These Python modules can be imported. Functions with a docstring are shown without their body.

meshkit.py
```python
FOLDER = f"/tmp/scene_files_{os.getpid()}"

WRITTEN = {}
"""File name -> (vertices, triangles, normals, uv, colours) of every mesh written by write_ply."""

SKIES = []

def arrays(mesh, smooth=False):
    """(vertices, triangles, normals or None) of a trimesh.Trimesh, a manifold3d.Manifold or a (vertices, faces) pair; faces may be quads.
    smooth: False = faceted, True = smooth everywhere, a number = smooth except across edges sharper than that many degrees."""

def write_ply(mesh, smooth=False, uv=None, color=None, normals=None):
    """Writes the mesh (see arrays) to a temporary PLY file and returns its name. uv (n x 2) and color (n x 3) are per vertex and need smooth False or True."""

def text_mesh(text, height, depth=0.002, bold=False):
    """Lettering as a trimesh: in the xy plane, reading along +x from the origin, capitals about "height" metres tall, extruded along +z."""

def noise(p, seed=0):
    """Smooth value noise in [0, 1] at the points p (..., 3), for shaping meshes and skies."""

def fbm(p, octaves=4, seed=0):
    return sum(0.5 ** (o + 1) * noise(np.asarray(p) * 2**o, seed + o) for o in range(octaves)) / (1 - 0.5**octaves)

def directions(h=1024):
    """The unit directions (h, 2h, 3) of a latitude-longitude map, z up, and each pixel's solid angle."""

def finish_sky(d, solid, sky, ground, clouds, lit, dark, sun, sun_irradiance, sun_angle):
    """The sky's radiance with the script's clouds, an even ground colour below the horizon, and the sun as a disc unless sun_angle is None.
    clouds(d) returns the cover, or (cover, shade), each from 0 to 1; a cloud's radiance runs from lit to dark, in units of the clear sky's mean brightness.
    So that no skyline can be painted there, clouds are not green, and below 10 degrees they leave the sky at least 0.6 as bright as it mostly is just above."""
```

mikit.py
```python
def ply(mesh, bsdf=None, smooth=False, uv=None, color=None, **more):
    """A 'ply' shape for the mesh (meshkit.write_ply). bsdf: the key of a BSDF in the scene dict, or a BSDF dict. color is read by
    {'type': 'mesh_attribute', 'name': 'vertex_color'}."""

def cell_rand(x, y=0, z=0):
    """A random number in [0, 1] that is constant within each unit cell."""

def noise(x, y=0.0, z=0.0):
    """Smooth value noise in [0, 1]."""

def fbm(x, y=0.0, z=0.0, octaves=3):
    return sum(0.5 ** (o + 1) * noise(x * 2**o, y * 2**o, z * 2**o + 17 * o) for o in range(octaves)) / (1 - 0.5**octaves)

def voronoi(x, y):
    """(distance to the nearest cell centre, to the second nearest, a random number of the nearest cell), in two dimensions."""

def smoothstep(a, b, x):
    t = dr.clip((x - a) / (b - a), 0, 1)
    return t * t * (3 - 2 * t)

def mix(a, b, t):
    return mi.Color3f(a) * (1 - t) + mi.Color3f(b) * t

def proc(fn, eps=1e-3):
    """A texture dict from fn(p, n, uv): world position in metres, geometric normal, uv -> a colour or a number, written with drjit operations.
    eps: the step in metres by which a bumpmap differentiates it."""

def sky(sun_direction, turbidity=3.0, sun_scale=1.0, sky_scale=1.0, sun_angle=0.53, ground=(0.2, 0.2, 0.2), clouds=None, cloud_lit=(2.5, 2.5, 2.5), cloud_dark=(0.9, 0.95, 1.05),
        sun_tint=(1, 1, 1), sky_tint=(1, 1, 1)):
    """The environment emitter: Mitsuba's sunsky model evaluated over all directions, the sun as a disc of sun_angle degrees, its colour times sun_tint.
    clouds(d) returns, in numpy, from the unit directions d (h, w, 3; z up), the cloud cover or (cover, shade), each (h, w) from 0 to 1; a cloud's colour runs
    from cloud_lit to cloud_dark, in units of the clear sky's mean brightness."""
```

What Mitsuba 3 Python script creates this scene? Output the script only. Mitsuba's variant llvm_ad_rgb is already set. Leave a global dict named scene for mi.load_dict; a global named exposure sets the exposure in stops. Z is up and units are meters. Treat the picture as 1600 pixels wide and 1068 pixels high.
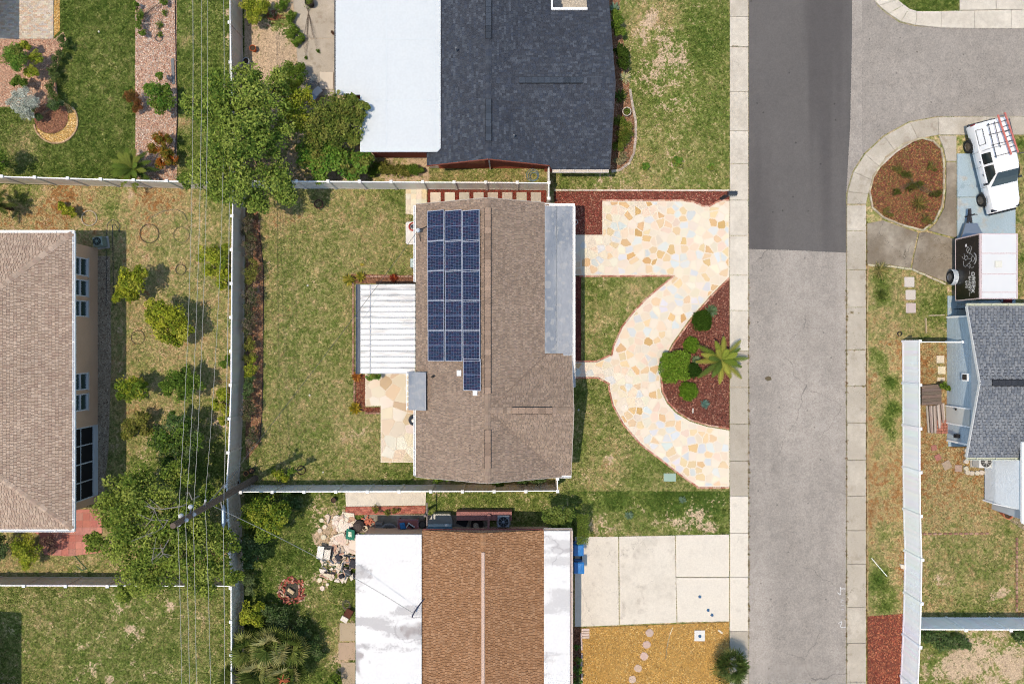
import math, random
import numpy as np, trimesh, mitsuba as mi, drjit as dr, mikit, meshkit
from mikit import noise, fbm, voronoi, cell_rand, smoothstep, mix
from shapely.geometry import Polygon, LineString, Point, MultiPoint, box as sbox
from shapely.ops import unary_union, voronoi_diagram
import shapely
T = mi.ScalarTransform4f
R = np.random.default_rng(7)
random.seed(7)

# ---------------------------------------------------------------- camera, sky, exposure
CAM_H = 40.0
SUN = np.array([-0.28, -0.16, 1.0])
exposure = 1.78
scene = {'type': 'scene',
         'camera': {'type': 'perspective', 'fov': 73.74, 'fov_axis': 'x', 'near_clip': 0.5, 'far_clip': 900.0,
                    'to_world': T().look_at(origin=[0, 0, CAM_H], target=[0, 0, 0], up=[0, 1, 0])},
         'sky': mikit.sky(SUN, turbidity=3, sun_scale=0.84, sky_scale=2.6, sun_angle=0.7, ground=(0.2, 0.2, 0.16), sky_tint=(1.16, 0.98, 0.8))}
labels = {}
PX = 0.0375                                   # metres of ground per photograph pixel

def P(px, py, z=0.0):
    """Plan position of the thing seen at photograph pixel (px, py) if it lies at height z."""
    k = PX * (CAM_H - z) / CAM_H
    return np.array([(px - 800) * k, (534 - py) * k])

def PP(pts, z=0.0): return [tuple(P(x, y, z)) for x, y in pts]
def poly(pts, z=0.0): return Polygon(PP(pts, z)).buffer(0)

def C(r, g, b, k=1.75):
    """Base colour of a sunlit thing that shows as sRGB r, g, b."""
    c = np.array([r, g, b], float) / 255
    lin = np.where(c <= 0.04045, c / 12.92, ((c + 0.055) / 1.055) ** 2.4)
    return np.clip(lin / k, 0, 0.82)

# ---------------------------------------------------------------- materials
def own_colour(p, n, uv):
    """Each piece's own plain colour, kept in its uv: red (in steps) + green, and blue."""
    r = dr.floor(uv.x); return mi.Color3f(r / 1023, (uv.x - r - 0.02) / 0.96, uv.y)
def packed(c): c = np.clip(c, 0, 1); return np.c_[np.round(c[:, 0] * 1023) + 0.02 + 0.96 * c[:, 1], c[:, 2]]
def vc_bsdf(rough, metallic=0.0, spec=0.3, **kw):
    return {'type': 'twosided', 'nested': {'type': 'principled', 'base_color': mikit.proc(own_colour),
            'roughness': rough, 'metallic': metallic, 'specular': spec, **kw}}
def proc_bsdf(fn, rough=0.85, spec=0.25, metallic=0.0):
    return {'type': 'twosided', 'nested': {'type': 'principled', 'base_color': mikit.proc(fn), 'roughness': rough, 'specular': spec, 'metallic': metallic}}

scene['matte'] = vc_bsdf(0.85, spec=0.2)
scene['gloss'] = vc_bsdf(0.3, spec=0.5)
scene['paint'] = vc_bsdf(0.35, spec=0.5, clearcoat=0.6, clearcoat_gloss=0.9)
scene['metal'] = vc_bsdf(0.42, metallic=0.75)
scene['glass_dark'] = vc_bsdf(0.06, spec=0.7)
scene['leaf'] = {'type': 'principledthin', 'base_color': mikit.proc(own_colour), 'roughness': 0.4, 'spec_trans': 0.0, 'diff_trans': 0.7, 'eta': 1.4}

def rgb(c): return [float(x) for x in c]
G_DEEP, G_MID, G_YEL, G_STRAW, G_RUST, G_SAND = [rgb(c) for c in (C(86, 110, 46), C(124, 140, 70), C(164, 163, 104), C(202, 180, 134), C(170, 124, 78), C(208, 184, 156))]
def ramp(u):
    c = mix(G_DEEP, G_MID, smoothstep(0.0, 0.3, u)); c = mix(c, G_YEL, smoothstep(0.3, 0.55, u))
    c = mix(c, G_STRAW, smoothstep(0.55, 0.8, u)); return mix(c, G_RUST, smoothstep(0.8, 1.0, u))
def turf_fn(p, n, uv):
    a = fbm(p.x * 3.1, p.y * 3.1, 0.0, 3); b = noise(p.x * 11, p.y * 11); d = noise(p.x * 26 + 5, p.y * 26); f = noise(p.x * 6.5 + 9, p.y * 6.5)
    u = dr.clip(uv.x + (a - 0.5) * 0.5 + (b - 0.5) * 0.34 + (f - 0.5) * 0.3, 0, 1)
    c = ramp(u)
    s = smoothstep(0.40, 0.78, uv.y + (b - 0.5) * 0.6 + (a - 0.5) * 0.8 + (d - 0.5) * 0.3)
    return mix(c, G_SAND, s) * (0.5 + 0.62 * d + 0.36 * b)
scene['turf'] = proc_bsdf(turf_fn, 0.95, 0.1)

K_DARK, K_MID, K_LIGHT, K_BLUE, K_DIRT = [rgb(c) for c in (C(140, 128, 112), C(196, 187, 172), C(240, 232, 218), C(176, 200, 214), C(120, 100, 76))]
def concrete_fn(p, n, uv):
    blue = dr.select(uv.y > 1.5, 1.0, 0.0); st = uv.y - 2 * blue
    a = fbm(p.x * 0.9 + 3, p.y * 0.9, 0.0, 4); b = noise(p.x * 7, p.y * 7, 3.0); g = noise(p.x * 45, p.y * 45); q = fbm(p.x * 2.3 + 11, p.y * 2.3 + 4, 0.0, 3)
    u = dr.clip(uv.x + (a - 0.5) * 0.45 * (0.3 + st) + (b - 0.5) * 0.12, 0, 1)
    c = mix(mix(K_DARK, K_MID, smoothstep(0, 0.5, u)), K_LIGHT, smoothstep(0.5, 1.0, u))
    c = mix(c, mi.Color3f(K_BLUE), blue * (0.92 - 0.5 * smoothstep(0.6, 0.8, q)))
    c = mix(c, K_DIRT, smoothstep(0.6, 0.95, q + 0.3 * (b - 0.5)) * st * 0.45)
    f, s2, w = voronoi(p.x * 0.42 + 0.25 * a + 7, p.y * 0.42 + 0.2 * b)
    crack = (1 - smoothstep(0.003, 0.012, s2 - f)) * smoothstep(0.5, 0.6, noise(p.x * 0.3 + 2, p.y * 0.3)) * st
    return c * (0.9 + 0.2 * g) * (1 - 0.45 * crack)
scene['concrete'] = proc_bsdf(concrete_fn, 0.85, 0.2)

A_OLD, A_OLD2, A_NEW, A_NEW2 = [rgb(c) for c in (C(188, 180, 172), C(166, 159, 152), C(112, 109, 108), C(99, 96, 96))]
def asphalt_fn(p, n, uv):
    new = uv.x
    side = dr.select(p.x > 20.5, 1.0, 0.0)
    lane = fbm(p.x * (0.9 - 0.6 * side), p.y * (0.05 + 0.4 * side), 0.0, 3); big = fbm(p.x * 0.35, p.y * 0.35, 2.0, 3); g = noise(p.x * 15, p.y * 15); g2 = noise(p.x * 33, p.y * 33, 4.0); pat = fbm(p.x * 2.2, p.y * 2.2, 6.0, 3)
    c = mix(mix(A_OLD, A_OLD2, smoothstep(0.3, 0.75, 0.5 * lane + 0.5 * big + 0.22 * uv.y + 0.16 * side)), mix(A_NEW, A_NEW2, smoothstep(0.35, 0.7, lane)), new)
    f, s2, w = voronoi(p.x * 0.22 + 0.16 * fbm(p.x, p.y, 1.0, 3), p.y * 0.22 + 0.16 * fbm(p.x, p.y, 5.0, 3))
    crack = (1 - smoothstep(0.001, 0.008, s2 - f)) * smoothstep(0.46, 0.58, noise(p.x * 0.35, p.y * 0.25, 9.0)) * (1 - new)
    f3, s3, w3 = voronoi(p.x * 1.1, p.y * 1.1)
    spot = (1 - smoothstep(0.02, 0.08, f3)) * dr.select(w3 > 0.88, 1.0, 0.0)
    k = 1 - 0.55 * new
    return c * (1 + k * (0.24 * (g - 0.5) + 0.34 * (g2 - 0.5) + 0.22 * (pat - 0.5)) + 0.1 * (big - 0.5)) * (1 - 0.4 * crack) * (1 - 0.5 * spot)
scene['asphalt'] = proc_bsdf(asphalt_fn, 0.9, 0.2)

M_WHITE, M_BLUE, M_STAIN, M_STAIN2 = [rgb(c) for c in ((.52, .52, .525), (.405, .455, .49), C(190, 188, 190), C(160, 152, 152))]
def membrane_fn(p, n, uv):
    """Coated flat roofs; uv.x = how dirty. Ponding stains have rims and follow the sheets laid across the roof."""
    w = fbm(p.x * 0.7, p.y * 0.7, 0.0, 4); band = fbm(p.x * 0.35 + 4, p.y * 1.5, 3.0, 4); g = noise(p.x * 14, p.y * 14); r = dr.abs(w - 0.56)
    c = mix(M_BLUE, M_WHITE, dr.clip(uv.x * 2, 0, 1))
    st = smoothstep(0.54, 0.68, band + 0.12 * (g - 0.5)) * 0.75 + (1 - smoothstep(0.0, 0.035, r)) * 0.55 * smoothstep(0.45, 0.6, band)
    c = mix(c, M_STAIN, dr.clip(st * uv.x * uv.x, 0, 1))
    c = mix(c, M_STAIN2, smoothstep(0.66, 0.76, w) * uv.x * uv.x * 0.8 * uv.y)
    return c * (0.96 + 0.06 * g)
scene['membrane'] = proc_bsdf(membrane_fn, 0.6, 0.3)

Z_A, Z_B, Z_C = [rgb(c) for c in (C(158, 165, 176), C(132, 143, 158), C(178, 181, 184))]
def sheet_fn(p, n, uv):
    a = fbm(p.x * 1.2, p.y * 0.5, 1.0, 4); b = noise(p.x * 16, p.y * 6); q = noise(p.x * 5, p.y * 5, 7.0)
    return mix(mix(Z_A, Z_B, smoothstep(0.35, 0.65, a + 0.3 * (uv.x - 0.5))), Z_C, smoothstep(0.62, 0.72, q) * 0.5) * (0.92 + 0.12 * b)
scene['sheet_metal'] = proc_bsdf(sheet_fn, 0.55, 0.4, 0.15)

def wall_fn(p, n, uv):
    g = noise(p.x * 30, p.y * 30, p.z * 30); a = fbm(p.x * 1.5, p.y * 1.5, p.z * 1.5, 3)
    c = mix(mix(rgb(C(228, 188, 156)), rgb(C(176, 98, 78)), dr.select(uv.x > 0.33, 1.0, 0.0)), rgb(C(190, 210, 222)), dr.select(uv.x > 0.66, 1.0, 0.0))
    return c * (0.85 + 0.15 * g + 0.15 * a)
scene['stucco'] = proc_bsdf(wall_fn, 0.9, 0.15)

B_SOIL = [rgb(c) for c in (C(126, 78, 64), C(208, 172, 148), C(200, 158, 88), C(158, 116, 90), C(180, 164, 142))]
def bed_fn(p, n, uv):
    """Ground under the chips of the planting beds; uv.x picks red, pink, yellow, brown or grey matter."""
    k = uv.x * 5
    c = mi.Color3f(B_SOIL[0])
    for i in (1, 2, 3, 4): c = dr.select(k > i, mi.Color3f(B_SOIL[i]), c)
    return c * (0.62 + 0.66 * noise(p.x * 24, p.y * 24) + 0.3 * (fbm(p.x * 4, p.y * 4, 0.0, 3) - 0.5))
scene['bed_soil'] = proc_bsdf(bed_fn, 0.95, 0.1)

# ---------------------------------------------------------------- mesh helpers
class MB:
    """Collects boxes, tubes, sheets ... with a colour each; becomes ONE mesh."""
    def __init__(s, col=(0.5, 0.5, 0.5)): s.v, s.f, s.c, s.n, s.col = [], [], [], 0, np.array(col, float)
    def add(s, V, F, col=None):
        V = np.asarray(V, float); F = np.asarray(F, int)
        if F.ndim == 2 and F.shape[1] == 4: F = np.vstack([F[:, [0, 1, 2]], F[:, [0, 2, 3]]])
        col = s.col if col is None else np.asarray(col, float)
        s.v.append(V); s.f.append(F + s.n); s.c.append(np.broadcast_to(col, (len(V), 3))); s.n += len(V)
        return s
    def tm(s, m, col=None): return s.add(m.vertices, m.faces, col)
    def box(s, c, size, rz=0.0, col=None, M=None, bev=0.0):
        x, y, z = np.array(size) / 2.0
        if bev:
            b = min(bev, x * .9, y * .9, z * .9); k = []
            for (zz, ins) in ((-z, b), (-z + b, 0), (z - b, 0), (z, b)):
                for sx, sy in ((-1, -1), (1, -1), (1, 1), (-1, 1)): k.append([sx * (x - ins), sy * (y - ins), zz])
            V = np.array(k); F = [[3, 2, 1, 0], [12, 13, 14, 15]]
            for r in range(3):
                for i in range(4): j = (i + 1) % 4; F.append([r * 4 + i, r * 4 + j, r * 4 + 4 + j, r * 4 + 4 + i])
        else:
            V = np.array([[a * x, b * y, c2 * z] for c2 in (-1, 1) for a, b in ((-1, -1), (1, -1), (1, 1), (-1, 1))])
            F = [[3, 2, 1, 0], [4, 5, 6, 7], [0, 1, 5, 4], [1, 2, 6, 5], [2, 3, 7, 6], [3, 0, 4, 7]]
        if M is not None: V = V @ np.asarray(M).T
        if rz: c_, s_ = math.cos(rz), math.sin(rz); V = V @ np.array([[c_, s_, 0], [-s_, c_, 0], [0, 0, 1]])
        return s.add(V + np.array(c), np.array(F), col)
    def beam(s, a, b, w, h=None, col=None):
        """A square bar from a to b."""
        a, b = np.array(a, float), np.array(b, float); d = b - a; L = np.linalg.norm(d); d /= L
        up = np.array([0, 0, 1.0]) if abs(d[2]) < 0.95 else np.array([0, 1.0, 0]); y = np.cross(up, d); y /= np.linalg.norm(y); zz = np.cross(d, y)
        return s.box((a + b) / 2, (L, w, h or w), col=col, M=np.stack([d, y, zz], 1))
    def tube(s, path, r, n=6, col=None, cap=True):
        p = np.asarray(path, float); r = np.broadcast_to(np.asarray(r, float), (len(p),)); V = []
        for i in range(len(p)):
            d = p[min(i + 1, len(p) - 1)] - p[max(i - 1, 0)]; d /= max(np.linalg.norm(d), 1e-9)
            up = np.array([0, 0, 1.0]) if abs(d[2]) < 0.9 else np.array([1.0, 0, 0]); a = np.cross(up, d); a /= np.linalg.norm(a); b = np.cross(d, a)
            t = np.arange(n) / n * 2 * np.pi; V.append(p[i] + r[i] * (np.cos(t)[:, None] * a + np.sin(t)[:, None] * b))
        V = np.vstack(V); F = [[i * n + j, i * n + (j + 1) % n, (i + 1) * n + (j + 1) % n, (i + 1) * n + j] for i in range(len(p) - 1) for j in range(n)]
        s.add(V, np.array(F), col)
        if cap:
            for i, o in ((0, -1), (len(p) - 1, 1)):
                ring = V[i * n:(i + 1) * n]; Fc = [[0, j, j + 1] if o > 0 else [0, j + 1, j] for j in range(1, n - 1)]; s.add(ring, np.array(Fc), col)
        return s
    def lathe(s, c, prof, n=16, col=None):
        """prof = [(r, z), ...] turned round the upright axis at c."""
        pr = np.array(prof, float); t = np.arange(n) / n * 2 * np.pi
        V = np.concatenate([np.stack([r * np.cos(t), r * np.sin(t), np.full(n, z)], 1) for r, z in pr]) + np.array(c)
        F = [[i * n + j, i * n + (j + 1) % n, (i + 1) * n + (j + 1) % n, (i + 1) * n + j] for i in range(len(pr) - 1) for j in range(n)]
        return s.add(V, np.array(F), col)
    def ring(s, c, R_, r, n=28, col=None): t = np.linspace(0, 2 * np.pi, n + 1); return s.tube(np.stack([c[0] + R_ * np.cos(t), c[1] + R_ * np.sin(t), np.full(n + 1, c[2])], 1), r, 5, col, cap=False)
    def sheet(s, pg, z, col=None):
        for g in getattr(pg, 'geoms', [pg]):
            if g.area > 1e-5: V, F = trimesh.creation.triangulate_polygon(g, engine='earcut'); s.add(np.c_[V, np.full(len(V), z)], F, col)
        return s
    def slab(s, pg, z0, z1, col=None):
        for g in getattr(pg, 'geoms', [pg]):
            if g.area > 1e-5: m = trimesh.creation.extrude_polygon(g, z1 - z0, engine='earcut'); s.add(m.vertices + [0, 0, z0], m.faces, col)
        return s
    def stone(s, pg, z0, z1, bev=0.02, col=None):
        """A stone or paver: convex outline, its upper edge broken."""
        q = np.array(pg.exterior.coords)[:-1]
        if not pg.exterior.is_ccw: q = q[::-1]
        c = q.mean(0); n = len(q); k = 1 - bev / max(np.sqrt(pg.area) / 2, bev * 2)
        V = np.vstack([np.c_[q, np.full(n, z0)], np.c_[q, np.full(n, z1 - bev * .5)], np.c_[c + (q - c) * k, np.full(n, z1)], [[c[0], c[1], z1]]])
        F = []
        for i in range(n):
            j = (i + 1) % n; F += [[i, j, n + j], [i, n + j, n + i], [n + i, n + j, 2 * n + j], [n + i, 2 * n + j, 2 * n + i], [2 * n + i, 2 * n + j, 3 * n]]
        return s.add(V, np.array(F), col)
    def quads(s, A, B, Cc, D, col):
        """Many separate quads at once; corners (n, 3), colours (n, 3)."""
        n = len(A); V = np.stack([A, B, Cc, D], 1).reshape(-1, 3); i = np.arange(n) * 4
        return s.add(V, np.stack([i, i + 1, i + 2, i + 3], 1), np.repeat(np.broadcast_to(col, (n, 3)), 4, 0))
    def get(s): return np.vstack(s.v), np.vstack(s.f), np.vstack(s.c)
    def move(s, M, o=(0, 0, 0)): s.v = [v @ np.asarray(M).T + np.array(o) for v in s.v]; return s

def numbered(name, taken):
    if name not in taken: return name
    i = 1
    while f'{name}_{i:03d}' in taken: i += 1
    return f'{name}_{i:03d}'
def shape(mb, bsdf, smooth=False, uv=None):
    V, F, c = mb.get()
    if smooth not in (False, True): V, F, _ = meshkit.arrays((V, F), smooth); c = np.broadcast_to(c[0], (len(V), 3)); smooth = True
    return mikit.ply((V, F), bsdf, smooth, uv=packed(c) if uv is None else np.broadcast_to(np.asarray(uv, float), (len(V), 2)))
def thing(name, label, cat, group=None, kind=None):
    k = numbered(name, labels); labels[k] = {'label': label, 'category': cat}
    if group: labels[k]['group'] = group
    if kind: labels[k]['kind'] = kind
    return k
NEXT = {}
def part(parent, name, mb, bsdf='matte', smooth=False, uv=None, label=None, stuff=False):
    i = NEXT.get((parent, name), 0); NEXT[(parent, name)] = i + 1
    k = f'{parent}__{name}' + (f'_{i:03d}' if i else '')
    scene[k] = shape(mb, bsdf, smooth, uv)
    if label or stuff: labels[k] = {}
    if label: labels[k]['label'] = label
    if stuff: labels[k]['kind'] = 'stuff'
    return k
def obj(name, mb, bsdf, label, cat, group=None, smooth=False, uv=None, kind=None):
    k = thing(name, label, cat, group, kind); scene[k] = shape(mb, bsdf, smooth, uv); return k
def rot(a): c, s = math.cos(a), math.sin(a); return np.array([[c, -s, 0], [s, c, 0], [0, 0, 1.0]])
def vary(c, a=0.12): return np.clip(np.asarray(c) * (1 + R.uniform(-a, a)) * (1 + R.uniform(-.04, .04, 3)), 0, .85)

WHITE = C(250, 250, 250, 1.35); BLACK = np.array([.015, .015, .017]); GREY = C(150, 150, 150)
# ---------------------------------------------------------------- the setting: ground, lawns, roads, paving
def struct(name, mb, bsdf, label, uv=None, smooth=False, cat='ground'):
    return obj(name, mb, bsdf, label, cat, kind='structure', uv=uv, smooth=smooth)

DRIVE = [(941, 314), (1065, 314), (1085, 317), (1098, 323), (1109, 323), (1119, 317), (1128, 314), (1139.5, 314), (1139.5, 432), (1110, 461), (1075, 501), (1050, 536), (1037, 562), (1031, 590),
         (1033, 612), (1042, 630), (1056, 645), (1078, 658), (1104, 666), (1139.5, 672), (1139.5, 760), (1090, 760), (1062, 740), (1034, 718), (1002, 693), (975, 662), (959, 633), (953.5, 610), (952, 598), (935, 588.5),
         (877, 588.5), (877, 565.5), (933, 565.5), (957, 554), (960, 540), (973, 511), (990, 489), (1010, 468), (1031, 450), (1055, 430), (877, 430), (877, 367), (941, 367)]
BED_POND = [(1139.5, 434), (1111, 463), (1077, 503), (1052, 538), (1039, 564), (1033, 590), (1035, 611), (1044, 628), (1058, 642.5), (1079, 655.5), (1105, 663.5), (1139.5, 669.5)]
PATIO = [(571, 575), (640, 575), (660, 590), (660, 722), (595, 722), (595, 634), (571, 634)]
ISLAND = [(1440, 216), (1458, 221), (1470, 234), (1474, 254), (1474, 300), (1471, 322), (1460, 345), (1441, 360), (1410, 352), (1380, 340), (1363, 325), (1358, 300), (1364, 275), (1385, 245), (1412, 225)]
houses = {'main': sbox(*P(655, 740, 0), *P(878, 325, 0)).buffer(0)}
FOOT = [Polygon([(-4.9, -7), (2.5, -7), (2.5, 7.1), (-4.9, 7.1)]), Polygon([(-30, -9.4), (-24.26, -9.4), (-24.26, 5.47), (-40, 5.47), (-40, -9.4)]), Polygon([(-4.3, 10.2), (5, 10.2), (5, 30), (-4.3, 30)]),
        Polygon([(-8.4, -30), (3, -30), (3, -10.7), (-8.4, -10.7)]), Polygon([(25.5, -6), (45, -6), (45, 1.6), (25.5, 1.6)]), poly([(1552, 716), (1700, 716), (1700, 800), (1552, 790)])]
driveway_poly = poly(DRIVE)
road_l, road_r = 1169.5, 1322
road = unary_union([poly([(1169.5, -900), (1322, -900), (1322, 1900), (1169.5, 1900)]),
                    poly([(1310, -2), (1364, -2), (1372, 10), (1386, 22), (1405, 35), (1430, 41), (1480, 44.5), (2600, 44.5), (2600, 182), (1465, 182), (1420, 190), (1380, 212), (1350, 240), (1332, 268), (1323, 300), (1310, 330)])])
new_asphalt = poly([(1169.5, -900), (1333, -900), (1331, 60), (1328, 200), (1322.2, 300), (1322, 394.5), (1290, 393.5), (1240, 391), (1169.5, 389)])
# sidewalks: one slab after another
walk_slabs = []
ys = [-160, -40, 27, 73.5, 144, 205, 256, 313, 368, 430, 485, 548, 605, 662, 720, 774, 832, 901, 985, 1040, 1120, 1250]
for a, b in zip(ys[:-1], ys[1:]):
    if a < 1400: walk_slabs.append(('l', (a + b) / 2, poly([(1140.3, a + .4), (1168.6, a + .4), (1168.6, b - .4), (1140.3, b - .4)])))
ysr = [320, 361, 422, 480, 546, 603, 660, 718, 774, 828, 880, 948, 1004, 1064, 1140, 1260]
for a, b in zip(ysr[:-1], ysr[1:]): walk_slabs.append(('r', (a + b) / 2, poly([(1323, a + .4), (1352.5, a + .4), (1352.5, b - .4), (1323, b - .4)])))
outer = [(1323, 319), (1324, 300), (1333, 269), (1351, 241), (1381, 213), (1421, 191), (1465, 183), (1540, 182.5), (1640, 182.5)]
inner = [(1352.5, 319), (1356, 303), (1363, 282), (1375, 262), (1400, 239), (1434, 217), (1466, 211), (1540, 211), (1640, 211)]
for i in range(len(outer) - 1): walk_slabs.append(('c', 250, poly([outer[i], outer[i + 1], inner[i + 1], inner[i]]).buffer(-.012)))
oc = [(1364, -2), (1373, 9), (1388, 22), (1407, 34), (1430, 40), (1470, 44), (1522, 45), (1580, 45), (1660, 45)]
ic = [(1395, -6), (1402, 0), (1412, 8), (1420, 14), (1432, 18), (1470, 18), (1522, 17), (1580, 16), (1660, 16)]
for i in range(len(oc) - 1): walk_slabs.append(('t', 20, poly([oc[i], oc[i + 1], ic[i + 1], ic[i]]).buffer(-.012)))
n_drive = [poly([(1499, -60), (1555, -60), (1555, 15.5), (1499, 16.5)]), poly([(1556, -60), (1640, -60), (1640, 15.5), (1556, 15.5)])]
walk_all = unary_union([w[2] for w in walk_slabs] + n_drive)
tan_drive = [poly([(898, 837.5), (966, 837.5), (967, 975.5), (898, 978)]), poly([(967, 837.3), (1054.5, 835.5), (1057, 971.5), (968, 975)]), poly([(1055.5, 835.3), (1139, 834), (1139, 900.5), (1056, 900.5)]),
             poly([(1056, 901.4), (1139, 901.4), (1139, 969.5), (1058, 971)])]
grey_drive = [poly([(1354, 349), (1379, 344), (1434, 363), (1422, 419), (1390, 414), (1354, 413)]), poly([(1436, 363.5), (1446, 362), (1494, 374), (1494, 440), (1478, 441), (1424, 419)]),
              poly([(1462, 349), (1475, 325), (1478, 300), (1478, 253), (1494, 253), (1494, 372), (1449, 360)]), poly([(1466, 212), (1494, 212), (1494, 252), (1478, 252), (1474, 232)])]
blue_drive = [poly([(1495, 240), (1586, 240), (1586, 308), (1495, 308)]), poly([(1495, 308.6), (1586, 308.6), (1586, 475), (1495, 475)]), poly([(1480, 462), (1494.5, 462), (1494.5, 500), (1480, 500)]), poly([(1495, 475.5), (1520, 475.5), (1520, 500), (1495, 500)]), poly([(1480, 500.5), (1530, 500.5), (1530, 697), (1481, 697)])]
top_pad = [poly([(455, -60), (524, -60), (524, 60), (462, 60)]), poly([(462, 60.7), (524, 60.7), (524, 150), (470, 150)])]
c_pad = poly([(540, 768.5), (666, 767.5), (665, 788.5), (541, 790.5)])
side_pads = [poly([(570, 803), (664, 803), (664, 832), (562, 832)]), poly([(668, 804), (765, 804), (765, 832), (668, 832)])]
green_lid = poly([(1037, 739), (1056, 739), (1056, 751.5), (1037, 751.5)])
pave = {'l': poly([(-80, -80), (84, -80), (84, 61), (-80, 61)]), 'p': poly([(-60, 795), (160, 795), (160, 862), (110, 868), (70, 866), (60, 830), (-60, 830)])}
cream_pavers = poly([(634, 296), (667, 296), (667, 330), (648, 336), (634, 334)])
hard_list = [poly([(840, -60), (925, -60), (925, 30), (840, 30)]), driveway_poly, road, walk_all, poly(PATIO), c_pad, green_lid, cream_pavers] + tan_drive + grey_drive + blue_drive + top_pad + side_pads + list(pave.values()) + FOOT
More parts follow.
